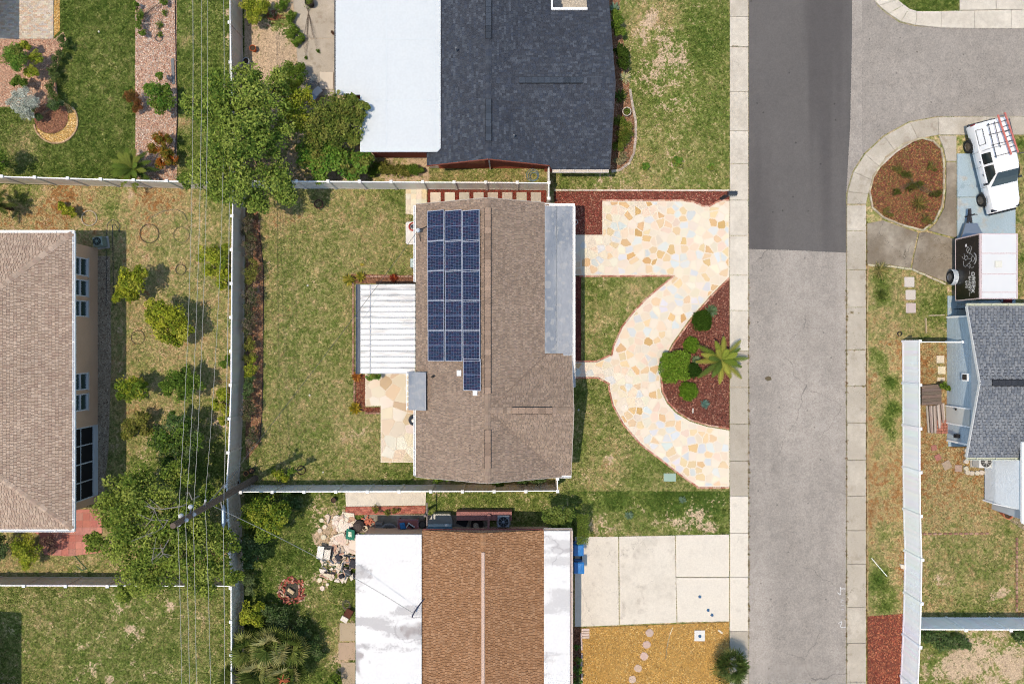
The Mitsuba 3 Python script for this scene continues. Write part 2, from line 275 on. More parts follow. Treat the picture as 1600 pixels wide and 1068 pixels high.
beds = [  # name, polygon, soil kind, chip colours, chips per m2, chip size, label
    ('mulch_bed', poly(BED_POND), .1, [(126, 74, 64), (144, 90, 76), (108, 62, 54), (178, 134, 114), (90, 56, 48)], 420, .05, 'red mulch bed with a palm beside the curved flagstone driveway'),
    ('mulch_bed', poly([(866, 299), (1139.5, 299), (1139.5, 314), (1128, 314), (1119, 317), (1109, 323), (1098, 323), (1085, 317), (1065, 314), (941, 314), (941, 367), (876, 367), (876, 322), (866, 320)]), .1, [(148, 76, 66), (166, 92, 78), (124, 60, 54), (190, 140, 118)], 420, .045, 'red mulch bed along the top of the flagstone driveway'),
    ('mulch_bed', poly([(876, 431), (908, 431), (908, 564), (876, 564)]), .1, [(120, 54, 50), (104, 44, 42)], 300, .05, 'narrow red mulch strip along the front wall of the house'),
    ('mulch_bed', poly([(668, 296), (854, 297), (854, 330), (668, 330)]), .1, [(150, 66, 52), (128, 52, 44)], 420, .045, 'red mulch strip with square pavers behind the house'),
    ('mulch_bed', poly([(1355, 962), (1411, 958), (1405, 1130), (1355, 1130)]), .1, [(172, 98, 74), (148, 76, 60), (196, 130, 96), (120, 60, 50)], 420, .05, 'red mulch strip between sidewalk and white fence'),
    ('mulch_bed', poly(ISLAND), .1, [(150, 92, 66), (124, 72, 54), (172, 118, 78), (132, 118, 66), (112, 100, 52), (156, 132, 84)], 420, .05, 'teardrop island bed of red mulch by the curved sidewalk'),
    ('mulch_bed', poly([(556, 585), (571, 585), (571, 636), (595, 636), (595, 645), (556, 642)]), .7, [(140, 76, 56), (112, 60, 46)], 350, .05, 'small brick-edged mulch bed beside the back patio'),
    ('mulch_bed', poly([(548, 428), (648, 430), (648, 443), (548, 443)]), .7, [(150, 110, 90), (120, 84, 66)], 300, .05, 'mulch strip along the ribbed white patio roof'),
    ('mulch_bed', poly([(384, 312), (395, 312), (403, 330), (409, 380), (412, 430), (411, 600), (408, 690), (384, 720)]), .7, [(170, 126, 100), (136, 96, 76), (196, 160, 132), (150, 130, 90)], 300, .05, 'long planted mulch bed along the back fence'),
    ('gravel_bed', poly([(212, -80), (276, -80), (277, 292), (210, 290), (212, 180), (211, 130)]), .3, [(216, 182, 160), (196, 152, 134), (240, 224, 208), (164, 118, 100), (200, 190, 182)], 460, .045, 'long pink gravel bed with shrubs between two lawns'),
    ('gravel_bed', poly([(-80, 61), (85, 61), (99, 50), (104, 62), (92, 90), (88, 120), (90, 150), (70, 165), (-80, 170)]), .3, [(208, 164, 140), (186, 138, 114), (226, 196, 170)], 460, .045, 'pink gravel bed with shrubs below the corner patio'),
    ('gravel_bed', poly([(84.5, -80), (94, -80), (94, 48), (84.5, 58)]), .5, [(222, 184, 116), (206, 160, 92), (236, 206, 150)], 460, .045, 'thin yellow gravel strip beside the corner patio'),
    ('mulch_bed', Point(*P(80, 182)).buffer(27 * PX), .7, [(150, 104, 84), (120, 82, 66), (176, 130, 106)], 420, .05, 'brown mulch circle inside the yellow gravel crescent'),
    ('gravel_bed', Point(*P(88, 190)).buffer(33 * PX).difference(Point(*P(80, 182)).buffer(27.5 * PX)), .5, [(228, 194, 130), (212, 170, 104), (240, 214, 164)], 460, .045, 'yellow gravel crescent round a brown mulch circle'),
    ('gravel_bed', poly([(907, 980), (1139, 971), (1139, 1130), (908, 1130)]), .5, [(212, 168, 96), (200, 154, 82), (224, 186, 116), (192, 150, 90), (176, 134, 76), (232, 204, 146)], 420, .035, 'yellow gravel yard with stepping stones'),
    ('mulch_bed', poly([(930, -60), (968, -60), (968, 40), (982, 100), (984, 150), (991, 185), (992, 230), (980, 258), (960, 266), (938, 266)]), .7, [(150, 116, 90), (120, 92, 70), (186, 156, 130)], 280, .05, 'planted bed along the end wall of the dark-roofed house'),
    ('mulch_bed', poly([(896, 979), (907, 979), (908, 1130), (896, 1130)]), .7, [(120, 80, 60), (96, 64, 50)], 280, .05, 'narrow planted strip beside the orange-roofed house'),
    ('gravel_bed', poly([(153, 400), (172, 400), (174, 560), (170, 700), (160, 790), (153, 790)]), .9, [(176, 160, 140), (150, 128, 106), (200, 184, 164), (130, 108, 86)], 160, .05, 'brown stony strip along the beige house wall'),
]
bed_union = unary_union([b[1] for b in beds])
hard = unary_union([h.buffer(.01) for h in hard_list])

def G(px, py, r, amt, sq=1.0): x, y = P(px, py); return (x, y, r * PX, amt, sq)
def field(x, y, base, amp, freq, seed, patches):
    p = np.stack([x * freq, y * freq, np.full_like(x, seed * 7.3)], -1)
    v = base + amp * (meshkit.fbm(p, 4, seed) - .5) * 2
    w = meshkit.fbm(np.stack([x * 1.1, y * 1.1, np.full_like(x, 3.0)], -1), 3, seed + 3)
    for cx, cy, r, a, sq in patches: v = v + a * np.exp(-(((x - cx) ** 2 + ((y - cy) * sq) ** 2) / r ** 2) ** 1.0) * (0.35 + 1.3 * w)
    return v
lawns = [  # polygon, label, dryness (base, amp), sand (base, amp), patches of dryness, patches of sand, density
    ([(-80, -80), (278, -80), (278, 292), (-80, 288)], 'deep green mown lawn beside the pink gravel bed', (.19, .15), (.0, .1), [G(30, 225, 40, .3), G(95, 110, 18, .22), G(165, 120, 60, .08)], [], 900),
    ([(278, -80), (382, -80), (382, 293), (278, 293)], 'bright green grass strip under the power lines', (.22, .12), (.05, .15), [G(290, 60, 14, .35), G(288, 190, 20, .4), G(285, 270, 25, .4)], [G(357, 20, 8, .6), G(356, 60, 8, .5), G(287, 180, 10, .45)], 800),
    ([(-80, 288), (382, 293), (382, 902), (-80, 902)], 'dry tan grass among young fruit trees by the beige house', (.62, .22), (.12, .25), [G(110, 310, 45, .26), G(60, 330, 50, .2), G(240, 310, 70, .15), G(340, 330, 40, -.3), G(40, 300, 30, -.4), G(175, 330, 25, -.3), G(350, 540, 20, -.1), G(230, 720, 40, -.3), G(320, 740, 60, -.35), G(120, 880, 60, -.1)], [G(120, 295, 10, .5), G(200, 296, 12, .5), G(60, 292, 12, .4), G(350, 665, 10, .8), G(340, 660, 10, .6), G(222, 720, 16, .3)], 620),
    ([(-80, 902), (382, 902), (382, 1160), (-80, 1160)], 'yellowish green lawn with bare sandy patches', (.36, .16), (.1, .3), [G(80, 960, 40, .15), G(290, 985, 60, .1)], [G(125, 1010, 12, .55), G(145, 1038, 14, .6), G(180, 933, 9, .7), G(265, 945, 12, .6), G(205, 985, 14, .5), G(122, 1060, 12, .5), G(210, 1035, 10, .5), G(185, 952, 8, .5), G(155, 990, 8, .5), G(115, 940, 8, .4), G(140, 932, 8, .4), G(225, 940, 8, .4), G(170, 1060, 9, .5)], 800),
    ([(382, 294), (662, 294), (662, 758), (382, 758)], 'yellow green back lawn with tan flecks', (.52, .12), (.05, .16), [G(430, 330, 40, .16), G(560, 330, 60, .1), G(490, 520, 60, -.06), G(560, 690, 60, .12), G(480, 700, 60, -.12), G(620, 740, 40, -.25), G(440, 560, 30, -.05), G(620, 310, 30, -.2)], [G(555, 680, 30, .22), G(400, 320, 12, .4)], 760),
    ([(382, -80), (670, -80), (670, 294), (382, 294)], 'sandy bare yard behind the dark-roofed house', (.68, .2), (.95, .3), [G(440, 40, 20, -.4), G(455, 60, 14, -.5)], [G(440, 30, 22, -.9), G(456, 60, 10, -.7), G(430, 250, 70, -.5), G(600, 262, 60, -.5), G(415, 80, 20, .4)], 300),
    ([(670, 236), (866, 236), (866, 297), (670, 297)], 'dry grass strip between the two houses', (.55, .2), (.18, .25), [], [], 760),
    ([(866, -80), (1140.2, -80), (1140.2, 299), (866, 299)], 'patchy front lawn of the dark-roofed house with bare sand', (.4, .18), (.16, .3), [G(1115, 60, 40, -.26), G(1125, 170, 30, -.15), G(1000, 40, 30, .3), G(1045, 20, 25, .3), G(1000, 270, 60, .2), G(1080, 30, 30, -.15)], [G(1010, 30, 14, .5), G(1025, 55, 20, .45), G(1040, 90, 25, .45), G(1060, 100, 18, .4), G(1000, 120, 30, .3), G(1070, 160, 20, .3), G(985, 60, 20, .3), G(1035, 150, 20, .3), G(1040, 215, 14, .3), G(950, 280, 20, .3), G(1060, 265, 20, .35), G(1120, 100, 30, -.3), G(1120, 230, 30, -.25)], 800),
    ([(866, 427), (1060, 427), (1060, 567), (866, 567)], 'small lawn enclosed by the curved flagstone driveway', (.42, .18), (.06, .2), [G(940, 500, 22, .2), G(990, 455, 25, .15), G(920, 545, 18, .15)], [G(945, 510, 14, .3)], 800),
    ([(866, 586), (1140.2, 586), (1140.2, 767), (866, 767)], 'front lawn below the flagstone driveway', (.44, .16), (.07, .22), [G(960, 720, 28, .25), G(930, 740, 24, .2), G(925, 660, 20, .18), G(900, 620, 20, -.14), G(1000, 735, 20, -.1)], [G(955, 718, 16, .35), G(910, 745, 16, .3), G(940, 680, 14, .2)], 800),
    ([(382, 758), (566, 758), (566, 1160), (382, 1160)], 'green weedy back yard with rubble and a brick fire ring', (.2, .18), (.12, .25), [G(500, 930, 30, .3), G(530, 1000, 30, .4), G(430, 870, 20, .1), G(510, 790, 20, .4)], [G(520, 860, 24, .7), G(520, 830, 26, .7), G(500, 840, 16, .3), G(545, 990, 22, .6), G(540, 1040, 22, .6), G(455, 920, 24, .4), G(500, 780, 20, .3), G(475, 945, 12, .2), G(500, 900, 14, .5)], 820),
    ([(566, 758), (866, 758), (866, 840), (566, 840)], 'green and tan grass strip between ranch and orange-roofed house', (.32, .24), (.16, .3), [], [G(690, 775, 12, .4)], 800),
    ([(866, 767), (1140.2, 767), (1140.2, 840), (866, 840)], 'weedy grass strip above the pale concrete driveway', (.32, .28), (.12, .3), [G(960, 775, 34, -.4), G(1035, 778, 30, -.4), G(1110, 775, 26, -.4), G(960, 820, 40, .25)], [G(1090, 800, 22, .4), G(1065, 815, 16, .35), G(950, 825, 30, .25), G(985, 800, 14, .3), G(1110, 825, 14, .35)], 800),
    ([(1353, 411), (1480, 411), (1480, 532), (1353, 532)], 'brownish grass with weeds and three stepping stones', (.62, .26), (.05, .15), [G(1378, 435, 18, -.4), G(1378, 465, 14, -.4), G(1460, 480, 30, -.25), G(1365, 540, 20, -.3)], [G(1400, 410, 10, .3)], 800),
    ([(1353, 532), (1411.5, 532), (1411.5, 962), (1353, 962)], 'narrow rust and green grass strip outside the white fence', (.84, .3), (.0, .12), [G(1365, 560, 22, -.75), G(1392, 600, 14, -.75), G(1395, 640, 12, -.75), G(1385, 665, 12, -.75), G(1378, 700, 16, -.3), G(1395, 680, 10, -.4), G(1385, 830, 20, -.4), G(1375, 910, 26, -.75), G(1385, 945, 18, -.5), G(1385, 760, 15, -.3), G(1370, 870, 15, -.3)], [], 800),
    ([(1411.5, 528), (1680, 528), (1680, 966), (1411.5, 966)], 'brown dry lawn inside the white fence with worn patches', (.86, .14), (.0, .2), [G(1480, 855, 50, -.3), G(1560, 880, 40, -.25), G(1470, 780, 40, -.05), G(1560, 950, 40, -.3), G(1500, 950, 60, -.3), G(1580, 820, 30, -.3)], [G(1468, 915, 18, .55), G(1490, 925, 16, .5), G(1555, 935, 16, .55), G(1575, 925, 14, .5), G(1450, 840, 12, .4), G(1465, 900, 10, .4), G(1540, 810, 8, .4)], 760),
    ([(1411.5, 966), (1680, 966), (1680, 1160), (1411.5, 1160)], 'bleached sandy yard with sparse dry grass', (.52, .18), (.5, .25), [G(1470, 1000, 30, -.25), G(1560, 1060, 40, .1)], [G(1500, 1035, 22, .6), G(1540, 1015, 14, .5), G(1580, 1040, 20, .6), G(1460, 1000, 30, -.5), G(1440, 1040, 20, -.2)], 700),
    ([(1586, 180), (1700, 180), (1700, 476), (1586, 476)], 'brown and green verge beside the blue painted driveway', (.6, .25), (.0, .2), [G(1596, 225, 12, -.4), G(1598, 402, 8, -.4)], [], 800),
    ([(1390, -80), (1499, -80), (1499, 19), (1390, 19)], 'small green verge on the far street corner', (.22, .12), (.0, .1), [], [], 800),
]
ground = MB(C(150, 130, 96)); ground.sheet(sbox(-450, -450, 450, 450), -.03)
struct('ground', ground, 'turf', 'bare earth and thin dry grass beneath the whole neighbourhood', uv=(.62, .3))
def contains(pg, x, y): shapely.prepare(pg); return shapely.contains_xy(pg, x, y)
rampc = [np.array(c) for c in (G_DEEP, G_MID, G_YEL, G_STRAW, G_RUST)]
RX = np.array([0, .3, .55, .8, 1.0])
for i, (pts, lab, db, sb, dp, sp, dens) in enumerate(lawns):
    pg = poly(pts).difference(road.buffer(.02)); x0, y0, x1, y1 = pg.bounds
    D = lambda x, y: field(x, y, db[0], db[1], .55, 11 + i, dp)
    Sd = lambda x, y: field(x, y, sb[0], sb[1] * 1.5, 1.3, 41 + i, sp)
    nx, ny = max(2, int((x1 - x0) / .22)), max(2, int((y1 - y0) / .22))
    gx, gy = np.meshgrid(np.linspace(x0, x1, nx), np.linspace(y0, y1, ny)); gx, gy = gx.ravel(), gy.ravel()
    a = (np.arange(ny - 1)[:, None] * nx + np.arange(nx - 1)).ravel(); F = np.stack([a, a + 1, a + nx + 1, a + nx], 1)
    mid = contains(pg.buffer(.01), gx[F].mean(1), gy[F].mean(1)); F = F[mid]
    V = np.c_[gx, gy, np.full(len(gx), .002 * (i % 3))]
    F = np.vstack([F[:, [0, 1, 2]], F[:, [0, 2, 3]]])
    uv = np.c_[np.clip(D(gx, gy), 0, 1), np.clip(Sd(gx, gy), 0, 1)]
    k = thing('lawn', lab, 'lawn', kind='structure')
    scene[k] = mikit.ply((V, F), 'turf', False, uv=uv)
    # blades
    vis = pg.intersection(sbox(-32, -22, 32, 22)).difference(hard).difference(bed_union)
    if vis.is_empty: continue
    x0, y0, x1, y1 = vis.bounds; N = int(dens * (x1 - x0) * (y1 - y0) * .8)
    x, y = R.uniform(x0, x1, N), R.uniform(y0, y1, N); ok = contains(vis, x, y); x, y = x[ok], y[ok]
    d, s_ = D(x, y), Sd(x, y); ok = R.uniform(0, 1, len(x)) > np.clip((s_ - .12 + .5 * (meshkit.noise(np.stack([x * 5, y * 5, x * 0 + 2], -1), 79) - .5)) * 1.5, 0, .93); x, y, d = x[ok], y[ok], d[ok]
    n = len(x); q3 = np.stack([x, y, np.full_like(x, 5.0 + i)], -1); cl = meshkit.fbm(q3 * 2.6, 3, 77) - .5; cf = meshkit.noise(q3 * 7.0, 78) - .5
    u = np.clip(d + cl * .75 + cf * .38 + R.normal(0, .1, n), 0, 1)
    col = np.stack([np.interp(u, RX, [c[j] for c in rampc]) for j in range(3)], 1) * R.uniform(.62, 1.42, (n, 1)) * (1 + .6 * cf[:, None])
    t = R.uniform(0, 2 * np.pi, n); w = R.uniform(.010, .024, n); h = R.uniform(.025, .06, n) * (1.25 - .5 * np.clip(d, 0, 1)); lean = R.uniform(.02, .085, n); q = R.uniform(-.8, .8, n) + t
    b0 = np.stack([x - w * np.sin(t), y + w * np.cos(t), np.full(n, .005)], 1); b1 = np.stack([x + w * np.sin(t), y - w * np.cos(t), np.full(n, .005)], 1)
    tip = np.stack([x + lean * np.cos(q), y + lean * np.sin(q), h], 1)
    V = np.stack([b0, b1, tip], 1).reshape(-1, 3); mb = MB(); mb.add(V, np.arange(3 * n).reshape(-1, 3), np.repeat(np.clip(col, 0, .7), 3, 0))
    part(k, 'grass', mb, 'leaf', stuff=True)

# roads
m = MB(); m.sheet(road, .012); struct('road', m, 'asphalt', 'weathered light grey asphalt street and side street', uv=(0, .5), cat='road')
m = MB(); m.sheet(new_asphalt, .018); struct('road', m, 'asphalt', 'dark fresh asphalt patch at the upper end of the street', uv=(1, .5), cat='road')
wk = thing('sidewalk', 'pale concrete sidewalks and curbs laid in slabs along both sides of the street', 'sidewalk', kind='structure')
for side, yy, pg in walk_slabs:
    if side == 'l': tone, st = (.76 if yy < 300 else .86 if yy < 520 else .46 if yy < 770 else 1.0 if yy < 960 else .5), .35
    elif side == 'r': tone, st = .6, .75
    elif side == 'c': tone, st = .58, .8
    else: tone, st = .8, .4
    m = MB(); m.slab(pg, -.05, .05); part(wk, 'slab', m, 'concrete', uv=(tone + R.uniform(-.05, .05), st))
for pg in n_drive: m = MB(); m.slab(pg, -.05, .055); part(wk, 'slab', m, 'concrete', uv=(.8, .2))
dw = thing('concrete_driveway', 'pale concrete driveway of the orange-roofed house with cracks and stains', 'driveway', kind='structure')
for i, pg in enumerate(tan_drive): m = MB(); m.slab(pg.buffer(-.008), -.05, .052); part(dw, 'slab', m, 'concrete', uv=((.92, .9, 1.0, 1.0)[i], (.45, .6, .2, .2)[i]))
dw = thing('concrete_driveway', 'old brownish grey concrete driveway by the teardrop island', 'driveway', kind='structure')
for pg in grey_drive: m = MB(); m.slab(pg.buffer(-.012), -.05, .04); part(dw, 'slab', m, 'concrete', uv=(.14 if pg is not grey_drive[3] else .5, .9))
dw = thing('concrete_driveway', 'blue painted concrete driveway and walk under the truck and trailer', 'driveway', kind='structure')
for pg in blue_drive: m = MB(); m.slab(pg.buffer(-.006), -.05, .046); part(dw, 'slab', m, 'concrete', uv=(.7, 2.35))
dw = thing('concrete_patio', 'stained concrete patio beside the white flat roof', 'patio', kind='structure')
for pg in top_pad: m = MB(); m.slab(pg, -.05, .04); part(dw, 'slab', m, 'concrete', uv=(.5, .9))
dw = thing('concrete_patio', 'small concrete patio inside the notch of the dark roof', 'patio', kind='structure')
m = MB(); m.slab(poly([(840, -60), (925, -60), (925, 30), (840, 30)]), -.05, .04); part(dw, 'slab', m, 'concrete', uv=(.7, .7))
dw = thing('concrete_pad', 'cracked cream concrete pad against the fence', 'pad', kind='structure')
m = MB(); m.slab(c_pad, -.05, .05); part(dw, 'slab', m, 'concrete', uv=(.97, .25))
dw = thing('concrete_pad', 'grey concrete strip under the yard clutter beside the orange roof', 'pad', kind='structure')
for pg in side_pads: m = MB(); m.slab(pg, -.05, .03); part(dw, 'slab', m, 'concrete', uv=(.22, .8))

# crazy paving: convex cells of random points
def cells(pg, spacing, seed, jit=.42, gap=.02):
    r = np.random.default_rng(seed); x0, y0, x1, y1 = pg.bounds; pts = []
    for yy in np.arange(y0, y1 + spacing, spacing):
        for xx in np.arange(x0, x1 + spacing, spacing): pts.append((xx + r.uniform(-jit, jit) * spacing, yy + r.uniform(-jit, jit) * spacing))
    out = []
    for cell in voronoi_diagram(MultiPoint(pts), envelope=pg.envelope.buffer(2)).geoms:
        q = cell.intersection(pg)
        for g in getattr(q, 'geoms', [q]):
            if g.geom_type == 'Polygon' and g.area > .02:
                g = g.buffer(-gap).simplify(.012)
                if g.geom_type == 'Polygon' and g.area > .015: out.append(Polygon(g.exterior))
    return out
def paving(holder, pg, spacing, seed, pal, wts, base_uv, z=.05, limit=300, gap=.022, name='flagstone', rnd=0):
    m = MB(C(246, 234, 214)); m.slab(pg, -.05, z - .012); part(holder, 'grout', m, 'flag')
    cs = sorted(cells(pg.buffer(-.03), spacing, seed, gap=gap), key=lambda g: -g.area); rest = MB()
    for i, g in enumerate(cs):
        if rnd: g = g.buffer(-rnd).buffer(rnd, quad_segs=1).simplify(.01)
        if g.is_empty or g.geom_type != 'Polygon': continue
        col = vary(C(*pal[R.choice(len(pal), p=wts)]), .06)
        hull = g if g.convex_hull.area < g.area * 1.03 else None
        mb = MB() if i < limit else rest; zz = z - R.uniform(0, .004)
        if hull is None: mb.slab(g, z - .03, zz, col)
        else: mb.stone(g, z - .03, zz, .012, col)
        if i < limit: part(holder, name, mb, 'flag')
    if rest.v: part(holder, name + '_rest', rest, 'flag', stuff=True)
scene['flag'] = vc_bsdf(0.8, spec=0.25)
dk = thing('flagstone_driveway', 'curved cream flagstone driveway with orange and grey stones', 'driveway', kind='structure')
paving(dk, driveway_poly, .45, 3, [(248, 236, 216), (228, 230, 230), (242, 216, 178), (248, 225, 202), (234, 198, 150), (222, 182, 126), (244, 230, 206)], [.30, .18, .17, .14, .08, .03, .10], (.99, .1), limit=298, gap=.032)
pk = thing('flagstone_patio', 'back patio of large pale tan flagstones', 'patio', kind='structure')
paving(pk, poly(PATIO), .66, 5, [(246, 234, 210), (236, 216, 186), (250, 242, 228), (222, 198, 164), (240, 222, 200)], [.3, .25, .2, .15, .1], (.9, .2), gap=.02)
def edging(name_holder, line, label=None, w=.09, L=.2, cols=((206, 150, 130), (190, 126, 106), (222, 180, 160)), z=.065):
    ls = LineString(PP(line)); n = int(ls.length / (L + .015)); m = MB()
    for i in range(n):
        s = (i + .5) * ls.length / n; p = np.array(ls.interpolate(s).coords[0]); q = np.array(ls.interpolate(min(s + .05, ls.length)).coords[0]); d = q - p
        if np.linalg.norm(d) < 1e-6: continue
        m.box((p[0], p[1], z / 2 - .01), (L, w, z + .02 + R.uniform(-.004, .004)), rz=math.atan2(d[1], d[0]), col=vary(C(*cols[R.integers(len(cols))])))
    return m
m = MB()
for ln in ([(941, 313), (1065, 313), (1085, 316), (1098, 322), (1109, 322), (1119, 316), (1128, 313), (1139, 313)], BED_POND, [(1088, 761.5), (1139, 761.5)], [(1090, 760), (1062, 741), (1034, 719), (1001, 694), (974, 663), (957.5, 633), (952, 610), (950.5, 599), (934, 590), (898, 590)],
           [(898, 564), (932, 564), (956, 553), (958.5, 540), (972, 510), (989, 488), (1009, 467), (1030, 449), (1053, 431), (905, 431.5)]):
    e = edging(dk, ln); m.v += [v for v in e.v]; m.f += [f + m.n for f in [np.vstack([ff for ff in e.f])]]; m.c += e.c; m.n += e.n
part(dk, 'brick_edging', m, 'matte', stuff=True)
# square and brick pavers
def pavers(holder, pg, sx, sy, pal, z=.045, gap=.008, name='paver', limit=300, base=(.5, .5), rz=0):
    m = MB(); m.slab(pg, -.05, z - .01); part(holder, 'bedding', m, 'concrete', uv=base)
    x0, y0, x1, y1 = pg.bounds; cs = []
    for j, yy in enumerate(np.arange(y0, y1, sy)):
        for xx in np.arange(x0 - sx * .5 * (j % 2 if sx != sy else 0), x1, sx):
            g = sbox(xx + gap / 2, yy + gap / 2, xx + sx - gap / 2, yy + sy - gap / 2).intersection(pg)
            if g.geom_type == 'Polygon' and g.area > .15 * sx * sy: cs.append(g.convex_hull)
    rest = MB()
    cs.sort(key=lambda g: np.hypot(*np.array(g.centroid.coords[0])))
    for i, g in enumerate(cs):
        mb = MB() if i < limit else rest; mb.stone(g, z - .04, z + R.uniform(-.002, .002), .008, vary(C(*pal[R.integers(len(pal))]), .07))
        if i < limit: part(holder, name, mb, 'flag')
    if rest.v: part(holder, name + '_rest', rest, 'flag', stuff=True)
k = thing('paver_patio', 'tan brick paver patio at the upper left corner', 'patio', kind='structure')
pavers(k, pave['l'].intersection(sbox(-32, 0, 0, 22)), .22, .11, [(224, 212, 192), (216, 200, 178), (210, 200, 188), (228, 216, 198), (216, 190, 166)], limit=0, base=(.6, .4))
k = thing('paver_patio', 'pink square paver patio behind the beige house', 'patio', kind='structure')
pavers(k, pave['p'].intersection(sbox(-31, -20, 0, 0)), .42, .42, [(206, 134, 120), (196, 124, 110), (214, 146, 130), (200, 140, 128)], limit=200, base=(.3, .8))
k = thing('paver_patio', 'small cream square paver pad by the upper house corner', 'patio', kind='structure')
pavers(k, cream_pavers, .31, .31, [(246, 234, 204), (240, 228, 206), (250, 242, 222), (240, 220, 180)], base=(.9, .2))
k = thing('brick_path', 'red brick path below the cream pad', 'path', kind='structure')
pavers(k, poly([(540, 791), (665, 789.5), (665, 802), (540, 804)]), .24, .115, [(190, 110, 94), (206, 128, 108), (176, 98, 84)], limit=200, base=(.2, .9))
# beds with chips
for name, pg, soil, pal, dens, cs, lab in beds:
    pg = pg.difference(unary_union([driveway_poly, walk_all])) if 'flagstone' in lab else pg
    k = thing(name, lab, 'mulch' if 'mulch' in name else 'gravel', kind='structure'); m = MB(); m.sheet(pg, .012)
    scene[k] = shape(m, 'bed_soil', uv=(soil, 0))
    vis = pg.intersection(sbox(-31.5, -21.5, 31.5, 21.5)); x0, y0, x1, y1 = vis.bounds
    N = int(dens * (x1 - x0) * (y1 - y0)); x, y = R.uniform(x0, x1, N), R.uniform(y0, y1, N); ok = contains(vis.buffer(-.02), x, y); x, y = x[ok], y[ok]; n = len(x)
    col = np.array([C(*c) for c in pal])[R.integers(len(pal), size=n)] * R.uniform(.55, 1.55, (n, 1)); t = R.uniform(0, 6.28, n); a = R.uniform(.5, 1.5, n) * cs; b = a * R.uniform(.3, .8, n)
    o = np.stack([x, y, np.full(n, .012)], 1); e1 = np.stack([a * np.cos(t), a * np.sin(t), R.uniform(-.3, .3, n) * a], 1); e2 = np.stack([-b * np.sin(t), b * np.cos(t), R.uniform(-.3, .3, n) * a], 1)
    top = o + np.stack([np.zeros(n), np.zeros(n), R.uniform(.012, .035, n)], 1)
    V = np.stack([o + e1, o + e2, o - e1, o - e2, top], 1).reshape(-1, 3); i5 = np.arange(n)[:, None] * 5
    F = np.vstack([i5 + f for f in ([0, 1, 4], [1, 2, 4], [2, 3, 4], [3, 0, 4])]); mb = MB(); mb.add(V, F, np.repeat(np.clip(col, 0, .8), 5, 0))
    part(k, 'chips', mb, 'matte', stuff=True)
# ---------------------------------------------------------------- roofs and houses
def roof_plane(parent, plan, O, u, m, z0, tabs=None, deck_col=(.1, .09, .08), thick=.1, deck_bsdf='matte', lap=.16, tabw=.3, seed=1, dash=0, deck_uv=None, gap=0.0, var=.07):
    """One slope: plan = shapely polygon; O = point on the eave line, u = horizontal unit vector up the slope, z0 = height at O. A deck and, as a sub-part, its shingles."""
    r = np.random.default_rng(seed); O = np.array(O, float); u = np.array(u, float); e = np.array([-u[1], u[0]]); k = math.sqrt(1 + m * m)
    Z = lambda p: z0 + m * ((p - O) @ u)
    mb = MB(deck_col)
    for g in getattr(plan, 'geoms', [plan]):
        ex = trimesh.creation.extrude_polygon(g, 1.0, engine='earcut'); V = ex.vertices.copy(); V[:, 2] = Z(V[:, :2]) - thick * (1 - V[:, 2]); mb.add(V, ex.faces)
    key = part(parent, 'roof', mb, deck_bsdf, uv=deck_uv)
    if tabs is None: return key
    q = np.vstack([np.array(g.exterior.coords) for g in getattr(plan, 'geoms', [plan])]); es, ss = (q - O) @ e, (q - O) @ u
    A, B, Cc, D, col, mb = [], [], [], [], [], MB()
    n3 = np.array([-m * u[0], -m * u[1], 1]) / k
    def at(E_, S_, h): p = O + E_ * e + S_ * u; return np.array([p[0], p[1], z0 + m * S_]) + n3 * h
    ds = lap / k; inner = plan.buffer(-.001); shapely.prepare(inner)
    for i in range(int(math.floor(ss.min() / ds)), int(math.ceil(ss.max() / ds)) + 1):
        off = r.uniform(0, tabw); lo, hi = i * ds, (i + 1) * ds
        x = es.min() - tabw + off; j_ = i
        while x < es.max():
            w = tabw * r.uniform(.7, 1.3) if not dash else tabw; x1 = x + w - .012 - gap * .6
            c = np.array(tabs[r.integers(len(tabs))]) * r.uniform(1 - var, 1 + var) * (1 + .22 * (meshkit.fbm(np.array([(O + x * e + lo * u)[0] * .5, (O + x * e + lo * u)[1] * .5, seed * 1.7]), 3) - .5)); raised = r.uniform(.012, .02)
            pc = [O + a * e + b * u for a, b in ((x, lo), (x1, lo), (x1, hi), (x, hi))]
            ok = [shapely.contains_xy(inner, *p) for p in pc]
            x0_ = x; x += w
            if all(ok):
                lo_ = lo + (.05 if dash and j_ % 2 else 0); j_ += 1
                a, b, c2, d = at(x0_, lo_ - .01, raised), at(x1, lo_ - .01, raised), at(x1, hi + .01 - gap, .003), at(x0_, hi + .01 - gap, .003)
                A.append(a); B.append(b); Cc.append(c2); D.append(d); col.append(c)
                A.append(at(x0_, lo_ - .01, 0)); B.append(at(x1, lo_ - .01, 0)); Cc.append(b); D.append(a); col.append(c)
            elif any(ok) or inner.intersects(Polygon(pc)):
                g = Polygon(pc).intersection(plan)
                if g.geom_type == 'Polygon' and g.area > .0005:
                    p = np.array(g.convex_hull.exterior.coords)[:-1]; S_ = (p - O) @ u; h = raised + (0.003 - raised) * np.clip((S_ - lo) / ds, 0, 1)
                    V = np.c_[p, z0 + m * S_] + n3 * h[:, None]; F = [[0, j, j + 1] for j in range(1, len(V) - 1)]
                    if not g.convex_hull.exterior.is_ccw: F = [f[::-1] for f in F]
                    mb.add(V, np.array(F), c)
    if A: mb.quads(np.array(A), np.array(B), np.array(Cc), np.array(D), np.array(col))
    part(key, 'shingles', mb, 'shingle', stuff=True)
    return key
scene['shingle'] = vc_bsdf(0.92, spec=0.12)
